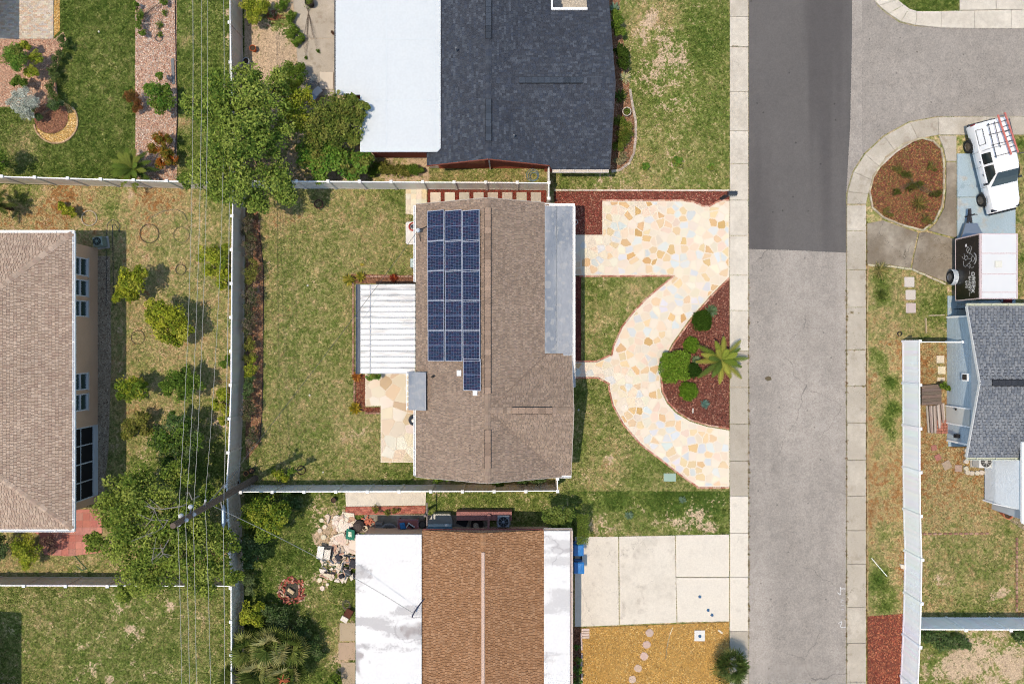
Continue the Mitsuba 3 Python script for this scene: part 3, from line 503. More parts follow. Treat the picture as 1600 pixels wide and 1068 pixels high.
def ridge_caps(parent, a, b, pal, w=.15, name='ridge_cap', drop=.05, seed=3, step=.2, lift=.03):
    """Cap shingles bent over a ridge or hip from a to b, one joined row."""
    a, b = np.array(a, float), np.array(b, float); L = np.linalg.norm(b - a); d = (b - a) / L; s = np.cross(d, [0, 0, 1.0]); s /= np.linalg.norm(s); r = np.random.default_rng(seed); mb = MB()
    for i in range(int(L / step)):
        p, q = a + d * i * step, a + d * (i + 1) * step; c = np.array(pal[r.integers(len(pal))]) * r.uniform(.85, 1.15); h0, h1 = np.array([0, 0, lift + .012]), np.array([0, 0, lift]); dz = np.array([0, 0, drop + .01])
        V = [p - s * w + h1 - dz, p + h1, p + s * w + h1 - dz, q - s * w + h0 - dz, q + h0, q + s * w + h0 - dz]; mb.add(V, np.array([[0, 1, 4, 3], [1, 2, 5, 4]]), c)
    part(parent, name, mb, 'shingle', stuff=True)
def ridge_vent(parent, a, b, col, w=.2, h=.06):
    """A vent along the ridge: a dark slotted base and, on it, cap shingles of their own."""
    a, b = np.array(a, float), np.array(b, float); d = b - a; L = np.linalg.norm(d); d /= L; m = MB((.012, .012, .013)); m.beam(a + [0, 0, h * .25], b + [0, 0, h * .25], w * 2 + .03, h * .5); k = part(parent, 'ridge_vent', m, 'shingle')
    m = MB(); n = max(2, int(L / .33)); r = np.random.default_rng(int(L * 100))
    for i in range(n): m.beam(a + d * (i * L / n + .006) + [0, 0, h * .75], a + d * ((i + 1) * L / n - .006) + [0, 0, h * .75], w * 2 - .02, h * .5, np.array(col) * r.uniform(.8, 1.25))
    part(k, 'cap_shingles', m, 'shingle', stuff=True)
def gutter(parent, a, b, out, col=WHITE, w=.13, d=.11, hang=.75, name='gutter'):
    """A trough along the eave with its hangers; out = horizontal direction away from the roof."""
    a, b, o = np.array(a, float), np.array(b, float), np.array([*out, 0.0]); m = MB(col); z = np.array([0, 0, 1.0])
    m.beam(a + o * w - z * d / 2, b + o * w - z * d / 2, .022, d + .02); m.beam(a + o * .012 - z * d / 2, b + o * .012 - z * d / 2, .016, d); m.beam(a + o * w / 2 - z * d, b + o * w / 2 - z * d, w, .012, np.array(col) * .9)
    for q in (a, b): m.box(q + o * w / 2 - z * d / 2, (w if abs(o[0]) > .5 else .015, .015 if abs(o[0]) > .5 else w, d))
    L = np.linalg.norm(b - a); n = max(1, int(L / hang))
    for i in range(n): p = a + (b - a) * (i + .5) / n; m.beam(p + o * .0 + z * .008, p + o * (w + .01) + z * .008, .035, .012)
    part(parent, name, m, 'matte')
def walls(parent, rects, uvx, z1, z0=0.0, name='wall', bsdf='stucco'):
    m = MB(C(210, 190, 170))
    for g in rects: m.slab(g, z0, z1)
    part(parent, name, m, bsdf, uv=(uvx, 0))
Y_AX, X_AX = np.array([0, 1.0]), np.array([1.0, 0])

BROWN = [C(164, 144, 128), C(156, 136, 122), C(170, 150, 134), C(150, 132, 118), C(166, 146, 132)]
DARKS = [C(72, 77, 88), C(75, 81, 92), C(69, 74, 85), C(71, 78, 92), C(86, 93, 105)]
ORANGE = [C(174, 134, 102), C(166, 126, 93), C(182, 142, 109), C(159, 119, 87), C(172, 130, 97)]
TAUPE = [C(196, 174, 156), C(188, 166, 148), C(202, 180, 162), C(182, 158, 142)]
SLATE = [C(134, 139, 146), C(128, 134, 142), C(140, 145, 152), C(122, 128, 138), C(146, 150, 156)]

# ---- the ranch house with the brown shingle roof
H1 = thing('house', 'single-storey ranch house with brown shingle roof carrying dark blue solar panels', 'house')
walls(H1, [sbox(-4.75, -7.0, 2.3, 7.0), sbox(2.3, -6.9, 2.75, -.1)], .1, 2.5)
xl, xr, xm, ze, zr = -5.26, 2.72, -1.27, 2.6, 4.3; sl = (zr - ze) / (xm - xl); yb, yt = -7.37, 7.52; ym = -3.58; xw = 3.22; wy0, wy1 = -7.30, .14; sw = (zr - ze) / (ym - wy0)
rl = roof_plane(H1, sbox(xl, yb, xm, yt), (xl, 0), (1, 0), sl, ze, BROWN, lap=.13, tabw=.2, gap=.014, seed=11)
roof_plane(H1, sbox(xm, yb, xr, yt).difference(Polygon([(xm, ym), (xr, wy0), (xr, wy1)])), (xr, 0), (-1, 0), sl, ze, BROWN, lap=.13, tabw=.2, gap=.014, seed=12)
roof_plane(H1, Polygon([(xm, ym), (xr, wy0), (xw, wy0), (xw, ym)]), (0, wy0), (0, 1), sw, ze, BROWN, lap=.13, tabw=.2, gap=.014, seed=13)
roof_plane(H1, Polygon([(xm, ym), (xw, ym), (xw, wy1), (xr, wy1)]), (0, wy1), (0, -1), sw, ze, BROWN, lap=.13, tabw=.2, gap=.014, seed=14)
for tri in ([[-4.75, -7.0, 2.5], [2.3, -7.0, 2.5], [xm, -7.0, 4.12]], [[2.3, 7.0, 2.5], [-4.75, 7.0, 2.5], [xm, 7.0, 4.12]], [[2.76, -6.9, 2.5], [2.76, -.1, 2.5], [2.76, ym, 4.1]]): m = MB(C(214, 190, 170)); m.add(tri, np.array([[0, 1, 2]])); part(H1, 'gable', m, 'matte')
ridge_caps(H1, (xm, yb, zr), (xm, yt, zr), BROWN); ridge_caps(H1, (xm, ym, zr), (xw, ym, zr), BROWN)
for q in ((xr - .35, wy1 - .3, 0), (xr - .02, wy0 + .02, 0)):
    m = MB(C(112, 98, 90)); n_ = 24; a_, b_ = np.array([xm + .1, ym, zr - .02]), np.array([q[0], q[1], ze + (xr - q[0]) * sl])
    for i in range(n_): m.beam(a_ + (b_ - a_) * i / n_ + [0, 0, .012], a_ + (b_ - a_) * (i + .96) / n_ + [0, 0, .012],   .11, .012, C(138, 121, 109) * R.uniform(.85, 1.15))
    part(H1, 'valley', m, 'shingle', stuff=True)
VENT = C(162, 140, 124)
ridge_vent(H1, (xm, -6.6, zr - .02), (xm, -4.6, zr - .02), VENT, .17); ridge_vent(H1, (xm, -2.7, zr - .02), (xm, 7.0, zr - .02), VENT, .17); ridge_vent(H1, (0, ym, zr - .02), (2.1, ym, zr - .02), VENT, .17)
gutter(H1, (xl, yb + .05, ze - .01), (xl, -3.6, ze - .01), (-1, 0)); gutter(H1, (xl, 3.3, ze - .01), (xl, yt - .05, ze - .01), (-1, 0))
gutter(H1, (2.25, wy0, ze), (xw + .02, wy0, ze), (0, -1), hang=.5)
for q0, q1 in (((xm, yb - .02, zr - .05), (xl, yb - .02, ze - .05)), ((xm, yb - .02, zr - .05), (xr, yb - .02, ze - .05)), ((xw + .02, ym, zr - .05), (xw + .02, wy0, ze - .05)), ((xw + .02, ym, zr - .05), (xw + .02, wy1, ze - .05)), ((xm, yt + .02, zr - .05), (xl, yt + .02, ze - .05)), ((xm, yt + .02, zr - .05), (xr, yt + .02, ze - .05))):
    m = MB(C(200, 190, 180)); m.beam(q0, q1, .03, .14); part(H1, 'fascia', m, 'matte')
# front porch roof of metal pans
pz = 3.02
fx0, fx1, fx2 = P(851, 0, pz)[0], P(869.5, 0, pz)[0], P(894.5, 0, pz)[0]; fy0, fy1 = P(0, 552, pz)[1], P(0, 322, pz)[1]
for a, b, y0 in ((fx0, fx1 - .012, fy0), (fx1 + .012, fx2, fy0)):
    m = MB(); m.box(((a + b) / 2, (y0 + fy1) / 2, pz - .04), (b - a, fy1 - y0, .08), bev=.012); part(H1, 'porch_roof_panel', m, 'sheet_metal', uv=(.9 if a == fx0 else .1, 0))
m = MB(); m.add([[fx1 + .35, fy0, pz - .002], [fx2, fy0, pz - .002], [fx2, -2.4, pz - .1], [fx2 - .05, -2.4, pz - .1]], np.array([[0, 3, 2, 1]])); part(H1, 'porch_roof_panel', m, 'sheet_metal', uv=(.1, 0))
m = MB(C(150, 160, 172)); m.box((fx1, (fy0 + fy1) / 2, pz + .008), (.03, fy1 - fy0, .03)); part(H1, 'porch_seam', m, 'metal')
gutter(H1, (fx2 + .01, -2.45, pz), (fx2 + .01, fy1, pz), (1, 0), hang=1.6); gutter(H1, (fx0 + .02, fy1 + .01, pz), (fx2 + .12, fy1 + .01, pz), (0, 1), hang=.8)
for y in (fy1 - .4, 3.0, .6, -2.2): m = MB(WHITE); m.box((fx2 - .1, y, pz / 2 - .04), (.1, .1, pz - .1)); part(H1, 'porch_post', m)
for px, py in ((896, 381), (898, 576)): x, y = P(px, py, 2.6); m = MB(BLACK); m.lathe((x, y, 2.45), [(0, .3), (.06, .28), (.1, .1), (.07, 0), (0, 0)], 8); m.beam((x - .2, y, 2.7), (x, y, 2.7), .03); part(H1, 'wall_lamp', m)
x, y = P(898.5, 347, 2.3); m = MB(C(190, 190, 190)); m.ring((x, y, 2.3), .14, .02); part(H1, 'hose_hook', m)
# patio roof of white ribbed pans
gx0, gx1 = P(563, 0, 2.38)[0], P(649, 0, 2.55)[0]; gy0, gy1 = P(0, 583.5, 2.4)[1], P(0, 444, 2.4)[1]
n = 16; pw = (gy1 - gy0) / n; DIRT_SHADE = C(196, 192, 188)
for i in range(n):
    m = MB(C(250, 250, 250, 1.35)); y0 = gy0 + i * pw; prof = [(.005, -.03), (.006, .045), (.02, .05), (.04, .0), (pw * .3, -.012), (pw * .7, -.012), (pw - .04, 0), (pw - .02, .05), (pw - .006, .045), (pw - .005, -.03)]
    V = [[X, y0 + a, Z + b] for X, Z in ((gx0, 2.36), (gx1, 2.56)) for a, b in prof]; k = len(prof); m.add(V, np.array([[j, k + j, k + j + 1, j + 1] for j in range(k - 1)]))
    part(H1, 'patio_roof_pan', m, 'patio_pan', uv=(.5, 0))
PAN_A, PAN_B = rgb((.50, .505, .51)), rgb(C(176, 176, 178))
def pan_fn(p, n, uv):  # grey dirt streaks, also painted in place of shading between the ribs
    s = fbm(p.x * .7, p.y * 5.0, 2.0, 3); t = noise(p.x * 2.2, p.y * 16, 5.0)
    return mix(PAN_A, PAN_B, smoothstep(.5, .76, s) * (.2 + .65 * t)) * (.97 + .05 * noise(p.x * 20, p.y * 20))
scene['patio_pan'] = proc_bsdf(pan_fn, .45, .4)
m = MB(C(205, 208, 212)); m.box((gx0 + .55, (gy0 + gy1) / 2, 2.36 + .08), (.025, gy1 - gy0, .03)); part(H1, 'patio_roof_strap', m, 'matte')
gutter(H1, (gx0 + .0, gy0, 2.36), (gx0 + .0, gy1, 2.36), (-1, 0), col=C(120, 128, 142), w=.24, hang=1.05)
for y in (gy0 + .15, (gy0 + gy1) / 2, gy1 - .15): m = MB(WHITE); m.box((gx0 + .1, y, 1.16), (.09, .09, 2.3)); part(H1, 'patio_post', m)
# small grey awning over the back door and other roof things
az = 3.0; a0, a1 = P(638, 0, 2.75)[0], P(666, 0, az)[0]; b0, b1 = P(0, 641, az)[1], P(0, 581, az)[1]
m = MB(); m.add([[a0, b0, 2.72], [a0, b1, 2.72], [a1, b0, az + .1], [a1, b1, az + .1], [a0, b0, 2.66], [a0, b1, 2.66], [a1, b0, az + .04], [a1, b1, az + .04]], np.array([[0, 2, 3, 1], [4, 5, 7, 6], [0, 1, 5, 4], [0, 4, 6, 2], [1, 3, 7, 5]])); part(H1, 'door_awning', m, 'sheet_metal', uv=(.2, 0))
m = MB(C(150, 150, 156))
for i in range(7): m.box((a0 - .06, b0 + (b1 - b0) * (i + .5) / 7, 2.66), (.1, .05, .03), col=WHITE)
m.box((a0 - .12, (b0 + b1) / 2, 2.65), (.03, b1 - b0, .06), col=WHITE); part(H1, 'awning_trim', m)
def on_left(px, py, up=0.0):
    """Point of the left main slope that shows at a photograph pixel, and its height."""
    z = 3.4
    for _ in range(8): x, y = P(px, py, z); z = ze + sl * (x - xl) + up
    return np.array([x, y, z])
for px, py, s, nm, c in ((676.5, 588, .07, 'vent_pipe', C(60, 55, 50)), (717.5, 582.5, .3, 'roof_vent', WHITE), (742.5, 613, .3, 'roof_vent', WHITE)):
    p = on_left(px, py); m = MB(c)
    if nm == 'vent_pipe': m.tube([p - [0, 0, .1], p + [0, 0, .3]], s, 8)
    else: m.box(p + [0, 0, .06], (s * .8, s, .16), bev=.03)
    part(H1, nm, m)
p = on_left(655, 362); m = MB(C(220, 225, 230)); m.tube([p - [0, 0, .2], p + [0, 0, .5]], .035, 8); m.lathe(p + [0, 0, .45], [(0, .2), (.1, .16), (.13, 0), (.05, -.02)], 8); m.beam(p + [0, 0, .4], p + [.5, .28, .25], .03, .03, BLACK); m.beam(p + [0, 0, .3], p + [.1, -.6, .0], .025, .025, BLACK); part(H1, 'service_mast', m)

# ---- house with the dark blue-grey roof
H2 = thing('house', 'house with dark charcoal shingle roof and brick red walls', 'house')
mx, ml, mr, zr2 = -1.24, -4.66, 2.18, 3.97; s2_ = (zr2 - 2.6) / (mx - ml); gy = 9.66; we, wt, wr, wx = 9.47, 18.13, 13.8, 5.46; s3_ = (zr2 - 2.6) / (wr - we)
walls(H2, [sbox(-4.25, 10.15, 1.9, 24), sbox(1.9, 9.95, 5.0, 17.6)], .5, 2.55)
roof_plane(H2, sbox(ml, gy, mx, 24), (ml, 0), (1, 0), s2_, 2.6, DARKS, lap=.135, tabw=.2, var=.13, seed=21, deck_col=(.03, .032, .04))
roof_plane(H2, sbox(mx, gy, mr, 24).difference(Polygon([(mx, wr), (mr, we - .01), (mr, wt)])), (mr, 0), (-1, 0), s2_, 2.6, DARKS, lap=.135, tabw=.2, var=.13, seed=22, deck_col=(.03, .032, .04))
roof_plane(H2, Polygon([(mx, wr), (mr, we), (wx - .1, we), (wx, wr)]), (0, we), (0, 1), s3_, 2.6, DARKS, lap=.135, tabw=.2, var=.13, seed=23, deck_col=(.03, .032, .04))
ny_ = P(0, 15, 2.7)[1]; nx0, nx1 = P(863, 0, 2.7)[0], P(918, 0, 2.7)[0]
roof_plane(H2, Polygon([(mx, wr), (wx, wr), (wx - .15, wt + 2), (nx1, wt + 2), (nx1, ny_), (nx0, ny_), (nx0, wt), (mr, wt)]).buffer(0), (0, wt), (0, -1), s3_, 2.6, DARKS, lap=.135, tabw=.2, var=.13, seed=24, deck_col=(.03, .032, .04))
for tri in ([[-4.25, 10.15, 2.5], [1.9, 10.15, 2.5], [mx, 10.15, 3.85]], [[5.0, 9.9, 2.5], [5.0, 17.6, 2.5], [5.0, wr, 3.85]]): m = MB(C(190, 100, 78)); m.add(tri, np.array([[0, 1, 2]])); part(H2, 'gable', m)
for q0, q1, c in (((mx, gy - .02, zr2 - .05), (ml, gy - .02, 2.55), C(150, 84, 66)), ((mx, gy - .02, zr2 - .05), (mr, gy - .02, 2.55), C(150, 84, 66)), ((wx + .01, wr, zr2 - .05), (wx - .09, we, 2.55), (.04, .04, .05))): m = MB(c); m.beam(q0, q1, .03, .13); part(H2, 'fascia', m)
ridge_caps(H2, (mx, gy, zr2), (mx, 24, zr2), DARKS, seed=5); ridge_caps(H2, (mx, wr, zr2), (wx, wr, zr2), DARKS, seed=6)
DV = C(70, 78, 90)
for a, b in (((mx, 16.0, zr2 - .02), (mx, 22, zr2 - .02)), ((mx, 10.6, zr2 - .02), (mx, 12.8, zr2 - .02)), ((.35, wr, zr2 - .02), (3.75, wr, zr2 - .02))): ridge_vent(H2, a, b, DV, .16, .08)
for px, py in ((713, 79), (803, 214), (841, 124)): x, y = P(px, py, 3.4); m = MB(C(120, 124, 130)); m.tube([(x, y, 2.8), (x, y, 3.75)], .05, 8); part(H2, 'vent_pipe', m)
wz = 3.02; fr = Polygon(PP([(524.5, -120), (688.5, -120), (688.5, 231.5), (683, 237), (562.5, 237), (562.5, 148), (524.5, 148)], wz))
m = MB(); m.slab(fr, wz - .12, wz); part(H2, 'flat_roof', m, 'membrane', uv=(.16, 0), label='smooth bluish white flat roof over the back room')
walls(H2, [Polygon(PP([(553, -120), (668, -120), (668, 246), (587, 246), (587, 162), (553, 162)], 0))], .5, wz - .13)
for a, b, c in ((-3.0, 12, 14), (-5.6, 12.5, 20)): m = MB((.44, .48, .51)); m.box((a - 1.2, (10.4 + 24) / 2, wz + .004), (.05, 13.2, .012)); part(H2, 'roof_seam', m)
for y in (13.1, 16.4): m = MB((.44, .48, .51)); m.box((-6.2, y, wz + .004), (4.3, .05, .012)); part(H2, 'roof_seam', m)
m = MB(C(90, 92, 96)); x0 = P(524.5, 0, wz)[0]; m.box((x0 - .05, P(0, -10, wz)[1], wz - .08), (.07, 11.5, .12)); part(H2, 'gutter', m)
gutter(H2, (2.22, we - .02, 2.6), (5.3, we - .02, 2.6), (0, -1), col=C(236, 226, 216), w=.16)
m = MB(WHITE); m.box(((nx0 + nx1) / 2, ny_ + .06, 2.62), (nx1 - nx0, .12, .14)); m.box((nx0 - .02, ny_ + .6, 2.62), (.1, 1.2, .14)); part(H2, 'eave_trim', m)
m = MB(C(200, 188, 176)); m.box((-.2, 10.35, .25), (9.2, .35, .5)); part(H2, 'foundation', m)
x, y = P(765, 256, 1.2); m = MB(C(232, 214, 196)); m.box((x, 10.10, 1.25), (.08, .06, 2.5)); part(H2, 'downspout', m)
for px, w in ((745, .9),): x, y = P(px, 255, 1.6); m = MB(C(210, 130, 90)); m.box((x, 10.12, 1.7), (.95, .06, .7)); part(H2, 'window', m)

# ---- house with the orange shingle roof and white flat roofs
H3 = thing('house', 'house with orange-brown shingle roof between two stained white flat roofs', 'house')
ox0, ox1, oxm, oz, ozr = -4.94, 1.76, -1.57, 2.45, 3.05; so = (ozr - oz) / (oxm - ox0); oy = -10.34
walls(H3, [sbox(-8.3, -26, 2.9, -10.8)], .1, 2.35)
roof_plane(H3, sbox(ox0, -24, oxm, oy), (ox0, 0), (1, 0), so, oz, ORANGE, lap=.13, tabw=.16, gap=.022, seed=31, deck_col=C(90, 56, 36))
roof_plane(H3, sbox(oxm, -24, ox1, oy), (ox1, 0), (-1, 0), so, oz, ORANGE, lap=.13, tabw=.16, gap=.022, seed=32, deck_col=C(90, 56, 36))
ridge_caps(H3, (oxm, -24, ozr), (oxm, oy, ozr), ORANGE, seed=8)
m = MB(C(222, 194, 178)); m.beam((oxm, P(0, 862, ozr)[1], ozr + .05), (oxm, -24, ozr + .05), .17, .06); part(H3, 'ridge_strip', m)
lx = P(555.5, 0, 2.6)[0]; m = MB(); m.box(((lx + ox0 - .01) / 2, (P(0, 835, 2.6)[1] - 24) / 2, 2.54), (ox0 - lx - .02, 24 + P(0, 835, 2.6)[1], .12)); part(H3, 'flat_roof', m, 'membrane', uv=(1, 1), label='white flat roof with grey ponding stains')
rx0, rx1 = P(850, 0, 2.6)[0], P(890.5, 0, 2.6)[0]; ry = P(0, 829, 2.6)[1]; m = MB(); m.box(((rx0 + rx1) / 2, (ry - 24) / 2, 2.54), (rx1 - rx0, 24 + ry, .12)); part(H3, 'flat_roof', m, 'membrane', uv=(.85, .3), label='narrow white front flat roof with faint stains')
gutter(H3, (rx1 + .01, -24, 2.58), (rx1 + .01, ry, 2.58), (1, 0), col=C(220, 205, 200), w=.15, hang=2); gutter(H3, (rx0, ry + .01, 2.58), (rx1 + .12, ry + .01, 2.58), (0, 1), col=C(200, 190, 185), w=.12, hang=.9)
m = MB(C(150, 90, 90)); m.box((-1.6, oy + .02, oz - .1), (6.6, .04, .14)); part(H3, 'fascia', m); m = MB(C(170, 120, 116)); m.box((-1.6, oy + .3, .3), (3.2, .5, .6)); part(H3, 'ledge', m)
p = np.array([*P(645, 961, 2.9), 2.6]); m = MB(C(70, 70, 90)); t = np.linspace(0, 1, 7); m.tube(np.stack([p[0] + .55 * t ** 1.5, p[1] + .75 * t, p[2] + .55 - .55 * t ** 2], 1), .035, 6); part(H3, 'service_mast', m)

# ---- beige house with hip roof at the left
H4 = thing('house', 'beige stucco house with taupe hip roof and a dark screened porch', 'house')
ex, ey0, ey1, ez, ms = -23.66, -10.05, 5.85, 3.3, .40; hy = (ey0 + ey1) / 2; hd = (ey1 - ey0) / 2; hz = ez + ms * hd; hx = ex - hd
HW = sbox(-40, -9.36, -24.26, 5.47)
roof_plane(H4, Polygon([(ex, ey0), (ex, ey1), (hx, hy)]), (ex, 0), (-1, 0), ms, ez, TAUPE, lap=.155, tabw=.17, gap=.024, seed=41, deck_col=C(120, 98, 84))
roof_plane(H4, Polygon([(ex, ey1), (hx, hy), (-40, hy), (-40, ey1)]), (0, ey1), (0, -1), ms, ez, TAUPE, lap=.155, tabw=.17, gap=.024, seed=42, deck_col=C(120, 98, 84))
roof_plane(H4, Polygon([(ex, ey0), (hx, hy), (-40, hy), (-40, ey0)]), (0, ey0), (0, 1), ms, ez, TAUPE, lap=.155, tabw=.17, gap=.024, seed=43, deck_col=C(120, 98, 84))
ridge_caps(H4, (ex, ey0, ez), (hx, hy, hz), TAUPE, seed=9); ridge_caps(H4, (ex, ey1, ez), (hx, hy, hz), TAUPE, seed=10)
gutter(H4, (ex + .01, ey0, ez), (ex + .01, ey1, ez), (1, 0), hang=1.0); gutter(H4, (-34, ey1 + .01, ez), (ex + .12, ey1 + .01, ez), (0, 1), hang=2); gutter(H4, (-34, ey0 - .01, ez), (ex + .12, ey0 - .01, ez), (0, -1), hang=2)
m = MB(C(220, 214, 206)); m.box(((-40 + ex) / 2, hy, ez - .16), (abs(-40 - ex) - .02, ey1 - ey0 - .02, .03)); part(H4, 'soffit', m)
py0, py1 = -8.95, P(0, 668, 1.6)[1]
wall = HW.difference(sbox(-25.9, py0, -24, py1))
wn = [(404, 432), (438, 463.5), (470, 495), (582, 608), (614, 640)]
zs, zt = .97, 2.35; wins = [(P(0, b, zs)[1], P(0, a, zs)[1]) for a, b in wn]
m = MB(C(196, 150, 116)); fx = -24.26
m.slab(sbox(-40, -9.36, fx - .25, 5.47).difference(sbox(-26.2, py0, -24, py1)), 0, ez - .18)
segs = sorted(wins); cur = py1
for a, b in segs: m.box((fx - .125, (cur + a) / 2, (ez - .18) / 2), (.25, a - cur, ez - .18)); m.box((fx - .125, (a + b) / 2, zs / 2), (.25, b - a, zs)); m.box((fx - .125, (a + b) / 2, (zt + ez - .18) / 2), (.25, b - a, ez - .18 - zt)); cur = b
m.box((fx - .125, (cur + 5.47) / 2, (ez - .18) / 2), (.25, 5.47 - cur, ez - .18)); m.box((fx - .3, (-9.36 + py0) / 2, (ez - .18) / 2), (.6, py0 + 9.36, ez - .18))
part(H4, 'wall', m, 'stucco', uv=(.1, 0))
for a, b in wins:
    m = MB(C(232, 232, 236)); f = .055
    for y in (a + f / 2, b - f / 2): m.box((fx - .05, y, (zs + zt) / 2), (.14, f, zt - zs))
    for z in (zs + f / 2, zt - f / 2, 1.62): m.box((fx - .048, (a + b) / 2, z), (.13, b - a - 2 * f, f))
    w = part(H4, 'window', m)
    for z0, z1 in ((zs + f, 1.59), (1.65, zt - f)): m = MB((.012, .03, .028)); m.box((fx - .09, (a + b) / 2, (z0 + z1) / 2), (.02, b - a - 2 * f, z1 - z0)); part(w, 'pane', m, 'glass_dark')
    m = MB(C(216, 210, 204)); m.box((fx + .02, (a + b) / 2, zs - .02), (.1, b - a + .1, .05)); part(w, 'sill', m)
sp = MB(C(222, 226, 230)); hh = ez - .2
sp.box((fx - .04, (py0 + py1) / 2, .21), (.1, py1 - py0, .42))
for i in range(5): y = py0 + (py1 - py0) * i / 4; sp.box((fx - .04, min(max(y, py0 + .03), py1 - .03), (hh + .42) / 2), (.08, .06 if i % 2 == 0 else .045, hh - .42))
sp.box((fx - .04, (py0 + py1) / 2, 1.55), (.05, py1 - py0, .03)); pk_ = part(H4, 'porch_frame', sp)
for i in range(4):
    y0, y1 = py0 + (py1 - py0) * i / 4, py0 + (py1 - py0) * (i + 1) / 4
    m = MB((.01, .01, .011)); m.box((fx - .06, (y0 + y1) / 2, (hh + .42) / 2), (.008, y1 - y0 - .06, hh - .45)); part(pk_, 'screen', m, 'matte')

# ---- light blue house at the right
H5 = thing('house', 'light blue house with grey shingle roof and white gable beside the trailer', 'house')
bx, by0, by1, bz, bzr = 25.12, -6.36, 1.98, 2.33, 3.4; bm = (by0 + by1) / 2; sb = (bzr - bz) / (by1 - bm); wx5 = 25.5
m = MB(C(206, 224, 236)); NB = 34
m.slab(sbox(wx5 + .02, -5.75, 45, 1.45), 0, 2.25)
for i in range(13): z = i * .17; m.box((wx5 + .0, (-5.75 + 1.45) / 2, z + .085), (.05 if i % 2 else .058, 7.2, .162))
part(H5, 'wall', m, 'siding')
scene['siding'] = vc_bsdf(.7, spec=.3)
m = MB(C(236, 238, 238)); m.add([[wx5 - .035, -5.9, 2.16], [wx5 - .035, 1.6, 2.16], [wx5 - .035, 1.6, 2.34], [wx5 - .035, bm, 3.32], [wx5 - .035, -5.9, 2.34]], np.array([[0, 4, 3], [0, 3, 1], [1, 3, 2]])); part(H5, 'gable', m)
roof_plane(H5, sbox(bx, by0, 45, bm), (0, by0), (0, 1), sb, bz, SLATE, lap=.17, tabw=.17, gap=.004, var=.05, seed=51, dash=1, deck_col=C(54, 57, 64))
roof_plane(H5, sbox(bx, bm, 45, by1), (0, by1), (0, -1), sb, bz, SLATE, lap=.17, tabw=.17, gap=.004, var=.05, seed=52, dash=1, deck_col=C(54, 57, 64))
m = MB(C(236, 238, 238)); m.beam((bx - .02, bm, bzr - .06), (bx - .02, by0, bz - .06), .03, .16); m.beam((bx - .02, bm, bzr - .06), (bx - .02, by1, bz - .06), .03, .16); part(H5, 'fascia', m)
ridge_caps(H5, (bx, bm, bzr), (40, bm, bzr), SLATE, seed=12); ridge_vent(H5, (P(1556, 0, 3.7)[0], bm, bzr), (40, bm, bzr), C(66, 70, 78), .16, .07)
gutter(H5, (bx, by1 + .01, bz), (40, by1 + .01, bz), (0, 1), col=C(226, 232, 214), hang=.9); gutter(H5, (bx, by0 - .01, bz), (29.4, by0 - .01, bz), (0, -1), col=C(226, 232, 214), hang=.9)
y = P(0, 648, .5)[1]; m = MB(C(232, 232, 226)); m.box((wx5 - .05, y, 1.05), (.1, .95, 2.1)); dk5 = part(H5, 'door', m)
for yy in (y - .5, y + .5): m = MB(WHITE); m.box((wx5 - .06, yy, 1.08), (.14, .07, 2.16)); part(dk5, 'door_frame', m)
m = MB(BLACK); m.box((wx5 - .15, y + .38, 1.0), (.08, .12, .06)); part(dk5, 'handle', m)
y = P(0, 589, 1.7)[1]; m = MB(WHITE); m.box((wx5 - .06, y, 1.72), (.12, .44, .5)); w5 = part(H5, 'window', m); m = MB((.02, .025, .03)); m.box((wx5 - .125, y, 1.72), (.02, .3, .36)); part(w5, 'pane', m, 'glass_dark')
x, y = P(1496, 680, .9); m = MB(BLACK); m.box((wx5 - .16, y, 1.1), (.2, .2, .26)); part(H5, 'wall_lamp', m)
m = MB(WHITE); m.box((wx5 - .03, 1.44, 1.2), (.1, .1, 2.3)); m.box((wx5 - .03, -5.74, 1.2), (.1, .1, 2.3)); part(H5, 'corner_board', m)
# lean-to of corrugated metal and the white flat roof at the frame edge
H6 = thing('carport', 'corrugated metal lean-to beside a white panelled flat roof at the right edge', 'carport')
cz0, cz1 = 1.9, 2.5; c0, c1 = P(1551, 0, .9)[0], P(1588, 0, 2.3)[0]; d0, d1 = P(0, 790, 1.6)[1], P(0, 715, 1.6)[1]
m = MB((.56, .6, .64)); n = 44; ys_ = np.linspace(d0, d1, n * 2 + 1); V = []
for j, yy in enumerate(ys_): b = .02 if j % 2 else -.02; V += [[c0 + .1, yy, .1], [c0 + .12 + b * .3, yy, .95 + b], [c1 + .12, yy, 2.52 + b]]
m.add(V, np.array([[j * 3 + a, j * 3 + a + 1, j * 3 + a + 4, j * 3 + a + 3] for j in range(n * 2) for a in (0, 1)])); part(H6, 'corrugated_sheet', m, 'siding')
m = MB(WHITE); m.box((c0 + .1, d0 - .03, .5), (.12, .08, 1.0)); m.beam((c0 + .05, d0 - .03, .95), (c1 + .3, d0 - .03, 2.35), .06, .1); part(H6, 'end_trim', m)
q0 = c1 + .1; yys = [P(0, v, 2.65)[1] for v in (690, 713, 740, 768, 816)]
for a, b in zip(yys[:-1], yys[1:]): m = MB(C(236, 238, 240)); m.box((q0 + 2.5, (a + b) / 2, 2.6), (5, a - b - .03, .1), bev=.01); part(H6, 'roof_panel', m, 'siding')
m = MB(WHITE); m.box((q0 - .02, (yys[0] + yys[-1]) / 2, 2.61), (.06, yys[0] - yys[-1], .16)); m.box((q0 + 2.5, yys[-1] - .04, 2.61), (5, .06, .16)); part(H6, 'roof_trim', m)
m = MB(C(214, 220, 226)); m.slab(sbox(q0 + .15, yys[-1] + .1, q0 + 5, yys[0] - .1), 0, 2.54); part(H6, 'wall', m, 'siding')
